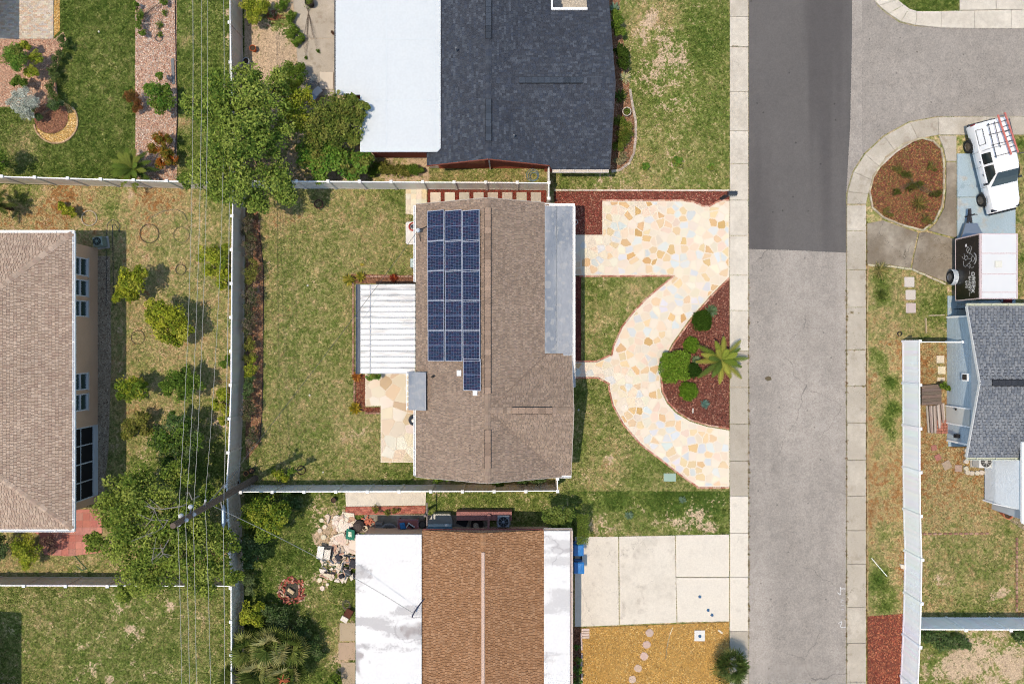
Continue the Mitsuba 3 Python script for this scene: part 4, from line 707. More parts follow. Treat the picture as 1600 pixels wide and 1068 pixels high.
# ---- houses just beyond the left edge, whose shadows reach into view
for (x0, x1, y0, y1, lab) in ((-37.5, -29.65, -32, -16.35, 'house beyond the lower left edge casting its shadow on the lawn'), (-37.5, -29.75, 17.2, 34, 'house beyond the upper left edge shading the corner patio')):
    k = thing('house', lab, 'house'); walls(k, [sbox(x0 + .5, y0 + .5, x1 - .5, y1 - .5)], .1, 3.1); xm_ = (x0 + x1) / 2
    roof_plane(k, sbox(x0, y0, xm_, y1), (x0, 0), (1, 0), .3, 3.3, None, deck_col=TAUPE[0]); roof_plane(k, sbox(xm_, y0, x1, y1), (x1, 0), (-1, 0), .3, 3.3, None, deck_col=TAUPE[0])

# ---------------------------------------------------------------- solar panels
FRAME = C(186, 194, 210)
nrm = np.array([-sl, 0, 1]) / math.sqrt(1 + sl * sl); ux = np.array([1, 0, sl]) / math.sqrt(1 + sl * sl)
CELL = [(.006, .009, .035), (.005, .012, .04), (.009, .008, .032), (.006, .014, .042), (.02, .01, .03), (.004, .007, .026), (.006, .018, .044)]
scene['solar_glass'] = vc_bsdf(.14, spec=.35)
def solar(pxc, pyc, label):
    p = on_left(pxc, pyc, .16); Mx = np.stack([ux, [0, 1, 0], nrm], 1); W, L = 1.01, 1.675
    k = thing('solar_panel', label, 'solar panel', 'solar panels on the brown roof'); o = p
    m = MB(FRAME)
    for a, b, sx, sy in ((0, L / 2 - .012, W, .024), (0, -L / 2 + .012, W, .024), (W / 2 - .012, 0, .024, L - .048), (-W / 2 + .012, 0, .024, L - .048)): m.box(o + Mx @ np.array([a, b, 0]), (sx, sy, .045), M=Mx)
    part(k, 'frame', m, 'gloss')
    m = MB(C(110, 124, 158)); m.box(o, (W - .046, L - .046, .02), M=Mx); part(k, 'backsheet', m, 'gloss')
    m = MB(); cw, ch = (W - .07) / 6, (L / 2 - .055) / 10
    for h in (-1, 1):
        for i in range(6):
            for j in range(10):
                c = o + Mx @ np.array([(i - 2.5) * cw, h * (L / 4 - .012) + (j - 4.5) * ch, .0125]); m.box(c, (cw - .012, ch - .008, .004), M=Mx, col=np.array(CELL[R.integers(len(CELL))]) * R.uniform(.7, 1.3))
    part(k, 'cells', m, 'solar_glass', stuff=True)
    m = MB(C(90, 92, 96))
    for a in (-.35, .35): m.box(o + Mx @ np.array([0, a * L, -.075]), (W + .02, .04, .1), M=Mx)
    part(k, 'rail', m, 'metal')
ORD = ['top', 'second', 'third', 'fourth', 'bottom']; COLN = ['left', 'middle', 'right']
for i in range(5):
    for j in range(3): solar(680.5 + 27.6 * j + i * .25, 353 + 46.6 * i, f'dark blue solar panel, {ORD[i]} row of five, {COLN[j]} column of the main array')
solar(737.5, 585, 'single dark blue solar panel below the main array')

# ---------------------------------------------------------------- fences
def fence(label, pts, h=1.8, spacing=1.83, col=C(236, 232, 224), posts=None, z0=0.0, end_posts=(True, True), bay_labels=None):
    """White vinyl fence along ground points; posts, caps, and in each bay a board panel and two rails."""
    k = thing('fence', label, 'fence'); ls = LineString(pts)
    if posts is None: n = max(1, round(ls.length / spacing)); posts = [i / n for i in range(n + 1)]
    q = [np.array(ls.interpolate(t, normalized=True).coords[0]) for t in posts]
    for i, p in enumerate(q):
        if (i == 0 and not end_posts[0]) or (i == len(q) - 1 and not end_posts[1]): continue
        d = q[min(i + 1, len(q) - 1)] - q[max(i - 1, 0)]; a = math.atan2(d[1], d[0])
        m = MB(vary(col, .02)); m.box((*p, (h + .05) / 2), (.127, .127, h + .05), rz=a); pk = part(k, 'post', m, 'vinyl')
        m = MB(WHITE); s = .085; zz = h + .05; c_, s_ = math.cos(a), math.sin(a); V = [[*(p + s * np.array([x * c_ - y * s_, x * s_ + y * c_])), z] for z in (zz, zz + .03) for x, y in ((-1, -1), (1, -1), (1, 1), (-1, 1))] + [[*p, zz + .08]]
        m.add(V, np.array([[0, 1, 5], [0, 5, 4], [1, 2, 6], [1, 6, 5], [2, 3, 7], [2, 7, 6], [3, 0, 4], [3, 4, 7], [4, 5, 8], [5, 6, 8], [6, 7, 8], [7, 4, 8]])); part(pk, 'cap', m, 'vinyl')
    for p, r in zip(q[:-1], q[1:]):
        d = r - p; L = np.linalg.norm(d); a = math.atan2(d[1], d[0]); d = d / L; nb = max(2, int(round((L - .127) / .15))); w = (L - .127) / nb; m = MB(vary(col, .02))
        for i in range(nb): c = p + d * (.0635 + (i + .5) * w); m.box((*c, (h + .04) / 2), (w - .006, .028, h - .2), rz=a, bev=.008, col=vary(col, .015))
        c = (p + r) / 2; m.box((*c, (h + .04) / 2), (L - .127, .014, h - .22), rz=a); part(k, 'panel', m, 'vinyl')
        for zz, nm in ((h - .06, 'rail'), (.09, 'rail')): m = MB(vary(col if zz < 1 else WHITE, .02)); m.box((*c, zz), (L - .13, .05 if zz < 1 else .06, .14 if zz < 1 else .12), rz=a, bev=.01); part(k, nm, m, 'vinyl')
    return k
scene['vinyl'] = vc_bsdf(.5, spec=.4)
TANV = C(226, 214, 196)
fence('long white vinyl fence with planted bed between back lawn and beige house', PP([(383.5, 296), (382, 400), (380.5, 600), (377, 700), (373.5, 745), (376, 790), (380.5, 900)]), 1.8, 1.83, TANV)
fence('white vinyl fence under the palmettos in the lower left yard', PP([(380.5, 901), (381, 980), (381, 1100)]), 1.8, 1.83, TANV, end_posts=(False, True))
fence('white vinyl fence beside the bare sandy yard', PP([(378, -60), (379, 60), (382, 190), (383.5, 295)]), 1.8, 2.4, TANV, end_posts=(True, False))
fence('white vinyl fence below the deep green lawn', PP([(-60, 284), (0, 286), (290, 294), (383, 296)]), 1.75, 1.95, TANV, end_posts=(True, False))
fence('white vinyl fence at the top of the back lawn', PP([(384, 293.5), (460, 294), (620, 295), (855, 296.5)]), 1.75, 1.82)
fence('short white vinyl fence between the two houses near the metal porch roof', PP([(855, 296.5), (855, 320)]), 1.75, .9, end_posts=(False, True)); fence('short white vinyl fence beside the dark-roofed house corner', PP([(855.3, 295.5), (855, 264)]), 1.75, 1.2, end_posts=(False, True))
fence('white vinyl fence at the bottom of the back lawn', PP([(395, 758), (868, 756.5)]), 1.75, 1.82)
fence('short white vinyl return fence at the lower house corner', PP([(868, 756), (868, 738)]), 1.75, .68, end_posts=(False, True))
fence('white vinyl fence across the lower left lawns', PP([(-60, 900), (0, 900.5), (380, 901.5)]), 1.45, 2.45, TANV, end_posts=(True, False))
LV = np.array([.74, .76, .78])
fence('long white vinyl fence facing the street on the right', PP([(1409.5, 533), (1410, 650), (1410.5, 776), (1412, 836), (1414, 885), (1411, 948), (1410, 990), (1404, 1120)]), 1.72, 2.33, LV)
fence('white vinyl fence across the lower right yard', PP([(1410.5, 963.5), (1500, 964), (1680, 964)]), 1.72, 2.33, LV, end_posts=(False, True))
fence('short white vinyl fence joining the street fence to the blue house', PP([(1410.5, 534), (1478, 534)]), 1.5, 2.4, LV, end_posts=(False, True))
# ---------------------------------------------------------------- trees, shrubs and palms
def leaves(mb, cen, rad, n, size, pal, r, up=.35, flat=.75, ratio=.5):
    """n leaf-sized faces spread through clumps: cen (k, 3), rad (k,)."""
    k = len(cen); idx = r.integers(k, size=n); d = r.normal(size=(n, 3)); d /= np.linalg.norm(d, axis=1, keepdims=True)
    rr = rad[idx][:, None] * r.uniform(.35, 1.08, (n, 1)) ** .7; p = cen[idx] + d * rr * np.array([1, 1, flat]); p[:, 2] = np.maximum(p[:, 2], .03)
    nn = d * .55 + r.normal(size=(n, 3)) * .5 + np.array([0, 0, up]); nn /= np.linalg.norm(nn, axis=1, keepdims=True)
    a = np.cross(nn, r.normal(size=(n, 3))); a /= np.linalg.norm(a, axis=1, keepdims=True); b = np.cross(nn, a); L = size * r.uniform(.6, 1.3, (n, 1)); W = L * ratio * r.uniform(.7, 1.2, (n, 1))
    cc = np.array(pal)[r.integers(len(pal), size=k)][idx] * .6 + np.array(pal)[r.integers(len(pal), size=n)] * .4; cc = cc * r.uniform(.7, 1.5, (n, 1)) * 1.15
    mb.quads(p - a * L * .5, p + b * W * .5 - a * L * .05, p + a * L * .5 - nn * L * .12, p - b * W * .5 - a * L * .05, np.clip(cc, 0, .8))
def clumps(blobs, per, r, spread=.8, crad=(.3, .46)):
    cen, rad = [], []
    for x, y, z, R_ in blobs:
        for _ in range(int(9 + per * R_ * R_)):
            d = r.normal(size=3); d /= np.linalg.norm(d); d[2] = abs(d[2]) if r.uniform() < .75 else d[2] * .6
            cen.append(np.array([x, y, z]) + d * np.array([1, 1, .8]) * R_ * spread * r.uniform(.1, 1.0) ** .5); rad.append(R_ * r.uniform(*crad) if R_ < 1.0 else r.uniform(.32, .58))
    return np.array(cen), np.array(rad)
BARK = C(126, 112, 98)
def tree(name, label, cat, blobs, base, n, size, pal, per=14, group=None, trunk=.09, seed=0, up=.75, bark=BARK, ratio=.55, crad=(.3, .46)):
    """blobs: (px, py, z, radius in m), the pixel being where that lump of crown shows."""
    r = np.random.default_rng(seed + 100); k = thing(name, label, cat, group); bl = [(*P(px, py, z), z, R_) for px, py, z, R_ in blobs]
    cen, rad = clumps(bl, per, r, crad=crad); mb = MB(); leaves(mb, cen, rad, int(n * 1.35), size, pal, r, up=up, ratio=ratio); part(k, 'crown', mb, 'leaf')
    m = MB(bark); b = np.array([*P(*base), 0.0]); top = np.mean([q[:3] for q in bl], 0); fork = b * .45 + top * .55 if trunk > .05 else b + [0, 0, .05]
    m.tube([b - [0, 0, .05], b * .7 + fork * .3 + r.normal(size=3) * .03, fork], [trunk * 1.2, trunk, trunk * .8], 7)
    for q in cen[r.permutation(len(cen))[:max(4, min(26, len(cen) // 2))]]:
        mid = fork * .45 + q * .55 + r.normal(size=3) * .08; m.tube([fork, mid, q], [trunk * .6, trunk * .35, trunk * .12], 5)
    part(k, 'trunk' if trunk > .05 else 'stem', m, 'matte'); return k
OAK = [C(*c) for c in ((126, 150, 66), (94, 122, 52), (154, 174, 80), (76, 102, 44), (172, 184, 94))]
LIME = [C(*c) for c in ((176, 184, 62), (148, 164, 54), (194, 194, 84), (112, 136, 48))]
CITRUS = [C(*c) for c in ((176, 182, 58), (142, 158, 50), (198, 194, 84), (106, 128, 44))]
MIDG = [C(*c) for c in ((116, 144, 56), (92, 124, 48), (136, 158, 72), (74, 102, 42))]
DARKG = [C(*c) for c in ((84, 112, 62), (68, 94, 50), (104, 128, 78), (120, 136, 96))]
LUSH = [C(*c) for c in ((110, 152, 60), (88, 134, 54), (134, 166, 74), (146, 142, 76))]
OLIVE = [C(*c) for c in ((146, 148, 72), (120, 128, 58), (164, 158, 88), (94, 106, 50))]
tree('oak_tree', 'large dark green tree growing over the fence at the top corner of the back lawn', 'tree',
     [(365, 150, 4.2, 1.5), (410, 165, 4.6, 1.5), (345, 190, 4.4, 1.4), (395, 215, 5.0, 1.6), (430, 215, 4.2, 1.2), (360, 240, 4.4, 1.3), (315, 165, 3.4, 1.1), (330, 265, 3.8, 1.1), (375, 285, 4.0, 1.3), (425, 285, 3.8, 1.3), (400, 315, 3.2, .9), (345, 300, 3.0, .9), (450, 300, 3.2, .9), (300, 275, 3.0, .8), (440, 130, 3.6, .9), (340, 130, 3.4, .9), (390, 118, 3.6, .9)], (412, 225), 21000, .165, OAK, per=9, trunk=.2, seed=1)
tree('lime_tree', 'yellow-green leafy tree between the dark tree and the white flat roof', 'tree', [(440, 150, 2.8, .8), (460, 165, 3.0, .9), (475, 150, 2.6, .6), (450, 190, 2.8, .9), (475, 190, 2.8, .7), (455, 130, 2.4, .5)], (462, 172), 5000, .13, LIME, seed=2)
tree('fruit_tree', 'olive green tree leaning onto the white flat roof corner', 'tree', [(500, 190, 2.8, 1.0), (530, 175, 3.0, 1.0), (520, 205, 2.9, 1.0), (550, 190, 3.2, .8), (545, 160, 3.4, .6), (565, 172, 3.4, .45), (490, 215, 2.6, .8), (550, 215, 2.9, .6)], (525, 196), 9500, .14, [C(*c) for c in ((118, 136, 60), (94, 114, 50), (146, 158, 76), (76, 96, 44), (158, 156, 84))], seed=3)
tree('leafy_bush', 'lush bright green bush below the olive green tree, against the fence', 'bush', [(480, 245, 1.8, .8), (505, 250, 2.0, .9), (535, 250, 2.0, .8), (520, 232, 2.1, .7), (560, 250, 1.7, .7), (500, 270, 1.5, .6), (550, 268, 1.5, .6), (575, 248, 1.4, .5)], (522, 256), 7000, .16, LUSH, seed=4, ratio=.7)
tree('climbing_vine', 'green vine mound on the bare patio edge above the lime tree', 'vine', [(455, 108, 1.0, .6), (465, 118, 1.0, .6), (445, 118, .9, .5), (470, 105, .8, .4)], (458, 114), 3000, .09, MIDG, seed=5, trunk=.03)
tree('oak_tree', 'large green tree with bare grey branches under the power pole', 'tree',
     [(185, 770, 3.4, 1.2), (215, 750, 3.6, 1.2), (170, 800, 3.2, .9), (240, 790, 4.2, 1.5), (200, 820, 4.0, 1.4), (260, 830, 4.6, 1.6), (225, 860, 4.2, 1.4), (190, 850, 3.6, 1.1), (300, 800, 4.0, 1.2), (320, 840, 4.0, 1.4), (290, 870, 4.0, 1.4), (250, 900, 3.6, 1.2), (210, 900, 3.4, 1.0), (340, 880, 3.6, 1.1), (315, 905, 3.2, 1.0), (280, 740, 3.2, .9), (330, 770, 3.2, .8), (150, 845, 2.8, .7), (195, 925, 2.8, .6), (355, 845, 3.2, .8), (365, 900, 2.6, .6)], (268, 822), 24000, .165, [C(*c) for c in ((132, 152, 64), (102, 126, 52), (156, 172, 78), (80, 102, 44), (172, 182, 92))], per=8, trunk=.2, seed=6)
k = thing('dead_branch', 'bare grey branches sticking out of the large tree under the pole', 'branch'); r_ = np.random.default_rng(5); m = MB(C(150, 144, 138))
for (x0, y0, x1, y1) in ((262, 812, 215, 802), (262, 812, 232, 838), (250, 826, 205, 845), (268, 835, 245, 870), (285, 790, 228, 790), (230, 790, 245, 805), (245, 860, 238, 880), (300, 780, 290, 768), (262, 870, 250, 850)):
    a, b = np.array([*P(x0, y0, 5.0), 5.0]), np.array([*P(x1, y1, 5.6), 5.6]); mid = (a + b) / 2 + r_.normal(size=3) * .12; m.tube([a - [0, 0, .8], a, mid, b], [.035, .03, .022, .01], 5)
    for _ in range(2): c = mid + r_.normal(size=3) * [.5, .5, .2]; m.tube([mid, c], [.02, .008], 4)
scene[k] = shape(m, 'matte')
YB = 'young fruit trees in the dry yard'
for i, (bl, base, n, pal, lab) in enumerate((
    ([(203, 440, 1.7, .85), (192, 455, 1.5, .6), (214, 430, 1.6, .6), (205, 462, 1.3, .5), (182, 465, 1.0, .3)], (207, 446), 3200, CITRUS, 'bright yellow-green fruit tree nearest the beige house windows'),
    ([(248, 482, 1.8, .8), (268, 495, 1.8, .9), (285, 510, 1.6, .7), (262, 520, 1.4, .8), (245, 500, 1.5, .6), (280, 525, 1.2, .6)], (270, 505), 4800, CITRUS, 'widest young fruit tree in the dry yard with a broad shadow'),
    ([(200, 600, 1.4, .7), (215, 608, 1.4, .65), (195, 618, 1.2, .5), (220, 595, 1.1, .4)], (210, 606), 2400, MIDG + CITRUS, 'young fruit tree beside the second pair of windows'),
    ([(275, 592, 1.6, .8), (300, 600, 1.5, .7), (285, 612, 1.5, .7), (262, 605, 1.2, .5), (290, 580, 1.2, .4)], (287, 600), 3400, MIDG, 'mid green fruit tree with ferny leaves below the widest one'),
    ([(205, 668, .9, .55), (222, 655, .9, .55), (230, 672, .7, .4), (198, 680, .6, .35)], (216, 667), 1700, OLIVE, 'low olive shrub opposite the dark porch screens'),
    ([(265, 680, 1.9, .95), (285, 665, 1.9, .8), (250, 690, 1.5, .7), (280, 695, 1.8, .8), (300, 688, 1.6, .7), (270, 652, 1.4, .4), (290, 720, 1.4, .6), (265, 722, 1.2, .5)], (276, 686), 5600, DARKG + MIDG, 'dark green dense tree just above the large branching tree'),
    ([(325, 395, 1.0, .7), (345, 410, 1.2, .7), (350, 430, 1.0, .5), (330, 420, .8, .5), (352, 390, .9, .4), (347, 445, .7, .35)], (342, 410), 2600, LIME, 'sprawling lime green shrub against the long back fence'),
    ([(350, 618, .9, .5), (342, 632, .8, .45), (355, 640, .8, .35), (348, 655, .6, .3)], (349, 632), 1500, LIME, 'small lime green shrub by the fence below the sprawling one'),
    ([(350, 568, .5, .3), (356, 560, .5, .22)], (352, 566), 500, MIDG, 'tiny grey-green weed clump at the fence foot'),
    ([(103, 325, .6, .4), (113, 332, .5, .3), (95, 320, .4, .25)], (104, 326), 700, CITRUS, 'low straggly shrub near the hip roof corner'),
    ([(100, 690, .5, .2)], (300, 760), 10, CITRUS, '') ,)):
    if lab: tree('fruit_tree' if n > 2000 else 'shrub', lab, 'tree' if n > 2000 else 'shrub', bl, base, n, .15, pal, seed=20 + i, group=YB if n > 2000 else None, trunk=.06 if n > 2000 else .03)
tree('shrub', 'yellow-green shrub below the beige house roof', 'shrub', [(38, 848, 1.3, .7), (50, 862, 1.3, .7), (45, 880, 1.0, .5), (30, 862, 1.1, .5)], (42, 862), 2800, .11, LIME, seed=40, trunk=.04)
tree('shrub', 'dark green shrub at the lower left frame edge', 'shrub', [(0, 850, 1.2, .6), (-8, 868, 1.2, .6)], (-2, 860), 1600, .12, DARKG, seed=41, trunk=.04)
tree('shrub', 'purplish bare shrub beside the pink paver patio', 'shrub', [(72, 850, .9, .5), (82, 842, .8, .4), (85, 858, .7, .35)], (78, 850), 420, .1, [C(120, 96, 92), C(96, 76, 74), C(140, 118, 100)], seed=42, trunk=.035)
# upper left garden
tree('bush', 'round dark green bush in the corner pink gravel bed', 'bush', [(22, 92, 1.2, .7), (32, 98, 1.2, .65), (14, 86, 1.0, .5), (28, 80, 1.0, .5)], (25, 92), 3400, .1, LUSH, seed=50, trunk=.04)
for i, (px, py, lab) in enumerate(((38, 70, 'yellow-green bush above the dark bush in the corner bed'), (55, 89, 'yellow-green bush to the right of the dark bush'), (50, 111, 'small yellow-green bush below the dark bush'), (30, 126, 'dull green bush just above the silver bush'))): tree('bush', lab, 'bush', [(px, py, .9, .38), (px + 6, py + 3, .8, .3), (px - 7, py + 2, .8, .3)], (px, py), 1100, .09, LIME if i < 3 else MIDG, seed=51 + i, trunk=.035)
tree('bush', 'silver grey bush beside the yellow gravel crescent', 'bush', [(38, 160, 1.3, .75), (28, 150, 1.1, .5), (50, 158, 1.1, .55), (40, 176, 1.0, .55), (20, 160, .9, .35), (48, 180, .8, .3), (38, 142, .9, .3)], (39, 161), 4600, .11, [C(222, 226, 212), C(196, 204, 190), C(236, 238, 226), C(166, 176, 164)], seed=56, trunk=.04, ratio=.28)
tree('low_hedge', 'winding low green hedge along the corner gravel bed', 'hedge', [(97, 60, .5, .3), (102, 72, .5, .32), (95, 84, .5, .34), (88, 95, .5, .34), (82, 108, .5, .36), (84, 122, .5, .36), (80, 136, .5, .36), (84, 150, .6, .38), (84, 162, .6, .34)], (86, 120), 4200, .075, [C(96, 116, 62), C(80, 102, 52), C(112, 128, 76)], seed=57, trunk=.03)
tree('shrub', 'dark shrub shading the brown mulch circle', 'shrub', [(84, 164, 1.0, .4), (96, 160, .8, .25), (62, 184, .5, .3)], (84, 168), 1100, .1, DARKG, seed=58, trunk=.04)
tree('low_hedge', 'strip of trailing green ground cover between deep lawn and pink gravel', 'hedge', [(214, 10, .4, .3), (220, 25, .5, .34), (218, 40, .5, .32), (222, 52, .4, .25), (255, 2, .4, .3)], (218, 30), 1900, .08, MIDG, seed=59, trunk=.03)
tree('bush', 'dense dark green bush in the long pink gravel bed', 'bush', [(246, 150, 1.4, .75), (258, 160, 1.3, .65), (238, 140, 1.1, .5), (260, 140, 1.1, .4), (250, 168, 1.1, .55), (250, 120, .8, .3)], (252, 152), 4200, .12, MIDG + LUSH, seed=60, trunk=.05)
tree('ornamental_grass', 'rusty brown grass tuft beside the dense dark bush', 'grass', [(208, 152, .7, .45), (200, 150, .6, .3), (216, 162, .6, .35), (212, 170, .5, .25)], (211, 160), 2200, .16, [C(160, 104, 66), C(138, 92, 60), C(178, 128, 84), C(110, 96, 54)], seed=61, trunk=.03, ratio=.12)
tree('bush', 'orange and green croton bush by the lower end of the pink gravel bed', 'bush', [(250, 215, .9, .5), (262, 220, .9, .4), (240, 232, .9, .4), (258, 240, 1.0, .5), (268, 250, .9, .45), (250, 255, .8, .4)], (255, 236), 3600, .1, [C(168, 110, 48), C(120, 120, 50), C(184, 92, 44), C(136, 132, 54), C(100, 108, 46)], seed=62, trunk=.045)
tree('weed_patch', 'sparse green weeds growing in the long pink gravel bed', 'weeds', [(248, 40, .12, .28), (250, 55, .1, .2), (258, 20, .12, .25)], (249, 45), 420, .07, MIDG, seed=63, trunk=.02)
tree('shrub', 'shrub at the upper left frame edge throwing a shadow on the lawn', 'shrub', [(-8, 250, 1.6, .8), (0, 262, 1.2, .45)], (-6, 256), 1500, .12, MIDG, seed=64, trunk=.05)
# climbers along the long back fence
ROSE = [C(84, 98, 62), C(66, 82, 50), C(104, 112, 76), C(120, 110, 84), C(160, 140, 130)]
FB = 'shrubs in the bed along the back fence'
for i, (px, py, z, R_, pal, lab) in enumerate(((388, 352, .8, .5, ROSE, 'grey-green rose shrub topmost in the back fence bed'), (390, 385, .9, .5, ROSE, 'second rose shrub from the top in the back fence bed'), (394, 425, .9, .55, OLIVE, 'olive shrub in the back fence bed above the low brick box'), (392, 465, .9, .55, ROSE, 'leggy shrub in the back fence bed level with the patio roof top'),
    (388, 505, .9, .55, ROSE, 'leggy shrub in the middle of the back fence bed'), (390, 545, .7, .5, OLIVE, 'olive shrub in the middle of the back fence bed'), (392, 575, .7, .45, LIME, 'lime green shrub in the back fence bed level with the grey awning'), (388, 605, .9, .5, DARKG, 'dark shrub in the back fence bed with white flowers'), (388, 640, .9, .5, ROSE, 'rose shrub in the back fence bed above the hanging wire'), (394, 685, .8, .5, ROSE, 'lowest shrub in the back fence bed with white blooms'))):
    tree('shrub', lab, 'shrub', [(px, py, z, R_), (px - 2, py + 12, z * .8, R_ * .7), (px + 2, py - 12, z * .8, R_ * .7)], (px, py), 900, .085, pal, seed=70 + i, group=FB, trunk=.03, per=20)
# lower middle yard
tree('fruit_tree', 'leafy pale-flowered tree below the bottom fence corner', 'tree', [(410, 798, 2.2, .9), (430, 810, 2.2, .9), (415, 825, 2.0, .8), (395, 805, 2.0, .8), (440, 795, 1.7, .6), (428, 832, 1.4, .5)], (415, 805), 5200, .13, LIME + MIDG, seed=90, trunk=.08)
tree('bush', 'dark shady bush in the corner below the fence', 'bush', [(390, 850, 1.2, .8), (405, 860, .9, .6), (388, 875, 1.0, .6), (450, 780, .9, .6), (465, 785, .6, .4)], (398, 858), 3000, .13, DARKG, seed=91, trunk=.05)
tree('bush', 'bright yellow-green bush next to the palmettos', 'bush', [(390, 955, 1.2, .6), (400, 968, 1.1, .5), (385, 968, 1.0, .4), (405, 950, .9, .4)], (394, 960), 2600, .11, LIME, seed=92, trunk=.05)
tree('bush', 'deep green weedy bush between palmettos and brick fire ring', 'bush', [(440, 965, .8, .8), (465, 985, .7, .8), (485, 1005, .6, .7), (420, 955, .8, .6), (500, 1020, .5, .4)], (460, 985), 4200, .11, DARKG, seed=93, trunk=.04)
tree('shrub', 'small green shrub at the lower corner of the white flat roof', 'shrub', [(525, 1063, .7, .4), (515, 1072, .6, .4)], (522, 1066), 900, .1, MIDG, seed=94, trunk=.03)
# between the houses
def hedge(label, pg, h, n, pal, seed, size=.07):
    r = np.random.default_rng(seed); k = thing('hedge', label, 'hedge'); x0, y0, x1, y1 = pg.bounds; N = n * 3; p = np.stack([r.uniform(x0, x1, N), r.uniform(y0, y1, N), r.uniform(.05, h, N)], 1)
    p[:N // 2, 2] = h * r.uniform(.9, 1.06, N // 2); p = p[contains(pg, p[:, 0], p[:, 1])][:n]; mb = MB(); leaves(mb, p, np.full(len(p), .07), n, size, pal, r, up=.6); part(k, 'foliage', mb, 'leaf')
    m = MB(BARK); c = np.array(pg.centroid.coords[0])
    for _ in range(6): q = c + r.normal(size=2) * .25; m.tube([(*q, 0), (*(q + r.normal(size=2) * .1), h * .8)], [.03, .015], 5)
    part(k, 'stem', m)
tree('bush', 'light green bush at the corner of the orange-roofed house', 'bush', [(856, 806, 1.9, .6), (874, 806, 1.9, .6), (888, 806, 1.8, .5), (864, 818, 1.7, .5), (880, 820, 1.6, .5)], (872, 810), 3600, .11, [C(122, 140, 66), C(100, 124, 56), C(142, 156, 84)], seed=95, trunk=.05)
hedge('narrow clipped hedge by the blue trash bins', sbox(*P(898, 838), *P(915, 793)), 1.5, 3000, [C(124, 146, 64), C(104, 128, 54), C(142, 160, 78)], 96)
for i, (px, py, R_, pal, lab) in enumerate(((702, 746, .25, LUSH, 'small green plant in the shade behind the house left of the ridge'), (682, 748, .3, MIDG, 'shaded plant behind the lower house eave'), (777, 757, .28, LUSH, 'bright green plant poking out below the lower roof peak'), (840, 748, .4, DARKG, 'dark plants behind the lower right house corner'), (815, 750, .35, DARKG, 'dark ferns in the shade behind the house right of the ridge'))): tree('shrub', lab, 'shrub', [(px, py, .5, R_), (px + 6, py, .4, R_ * .7)], (px, py), 500, .11, pal, seed=97 + i, trunk=.025)
for i, (px, py, R_, pal, lab) in enumerate(((600, 262, .5, OLIVE, 'dry olive shrub row behind the fence below the white flat roof'), (625, 266, .45, OLIVE, 'dry olive shrub right of the row behind the fence'), (648, 264, .4, MIDG, 'green shrub at the dark-roofed house corner behind the fence'), (580, 262, .5, MIDG, 'green shrub beside the lush bush behind the fence'))): tree('shrub', lab, 'shrub', [(px, py, .5, R_), (px + 9, py + 2, .4, R_ * .7), (px - 9, py, .4, R_ * .7)], (px, py), 1000, .1, pal, seed=105 + i, trunk=.03)
# bed of the dark-roofed house
tree('bush', 'round clipped dark green bush by the dark-roofed gable', 'bush', [(974, 84, .9, .5), (974, 96, .9, .5), (968, 78, .8, .35)], (972, 88), 2600, .09, [C(72, 96, 40), C(60, 82, 36), C(84, 106, 46)], seed=110, trunk=.04)
tree('bush', 'loose green bush at the top of the dark-roofed gable bed', 'bush', [(965, 36, .9, .5), (968, 50, .8, .4), (962, 22, .7, .35)], (965, 38), 1800, .1, MIDG, seed=111, trunk=.04)
tree('fern', 'feathery olive fern in the gable bed beside the urn', 'fern', [(975, 200, .6, .5), (972, 215, .6, .5), (980, 210, .5, .4), (968, 228, .5, .4), (968, 190, .6, .4)], (974, 208), 3400, .16, OLIVE + MIDG, seed=112, trunk=.03, ratio=.15)
tree('shrub', 'pale dry shrub at the lower end of the gable bed', 'shrub', [(972, 246, .4, .35), (966, 252, .4, .3)], (970, 248), 500, .1, [C(170, 160, 124), C(150, 146, 110), C(130, 130, 90)], seed=113, trunk=.025)
for i, (px, py) in enumerate(((1057, 252), (1008, 260), (1110, 262))): tree('weed_patch', ('green leafy weed clump in the patchy lawn, largest of three', 'leafy weed clump left of the largest in the patchy lawn', 'leafy weed clump right of the largest in the patchy lawn')[i], 'weeds', [(px, py, .3, (.42, .26, .24)[i])], (px, py), (700, 300, 260)[i], .1, LUSH, seed=114 + i, trunk=.02)
# front pond bed
def dome(name, label, px, py, R_, h, n, pal, seed, size=.09, ratio=.3, square=False):
    """Clipped or tufted mound: leaves standing out of a dome."""
    r = np.random.default_rng(seed); k = thing(name, label, 'shrub'); x, y = P(px, py, h * .6); N = n
    if square: dx, dy = r.uniform(-1, 1, N), r.uniform(-1, 1, N); q = (np.abs(dx) ** 5 + np.abs(dy) ** 5) ** .2; ok = q < 1; dx, dy = dx[ok], dy[ok]; z = h * (1 - .25 * np.clip(q[ok], 0, 1) ** 6) * r.uniform(.85, 1.03, len(dx))
    else: a = r.uniform(0, 6.28, N); q = np.sqrt(r.uniform(0, 1, N)); dx, dy = q * np.cos(a), q * np.sin(a); z = h * np.sqrt(np.clip(1.02 - q ** 2, 0, 1)) * r.uniform(.8, 1.05, N) + .05
    rg = 1 + .35 * (meshkit.noise(np.stack([dx * 3 + seed, dy * 3, dx * 0], -1)) - .5); p = np.stack([x + dx * R_ * rg, y + dy * R_ * rg, z * rg], 1); mb = MB(); leaves(mb, p, np.full(len(p), .07), len(p) * 2, size * 1.5, pal, r, up=.3, ratio=ratio); part(k, 'foliage', mb, 'leaf')
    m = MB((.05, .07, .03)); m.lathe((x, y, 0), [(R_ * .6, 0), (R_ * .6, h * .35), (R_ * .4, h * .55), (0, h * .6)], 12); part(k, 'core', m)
GRN = [C(112, 150, 46), C(88, 128, 38), C(140, 172, 64), C(160, 186, 78)]
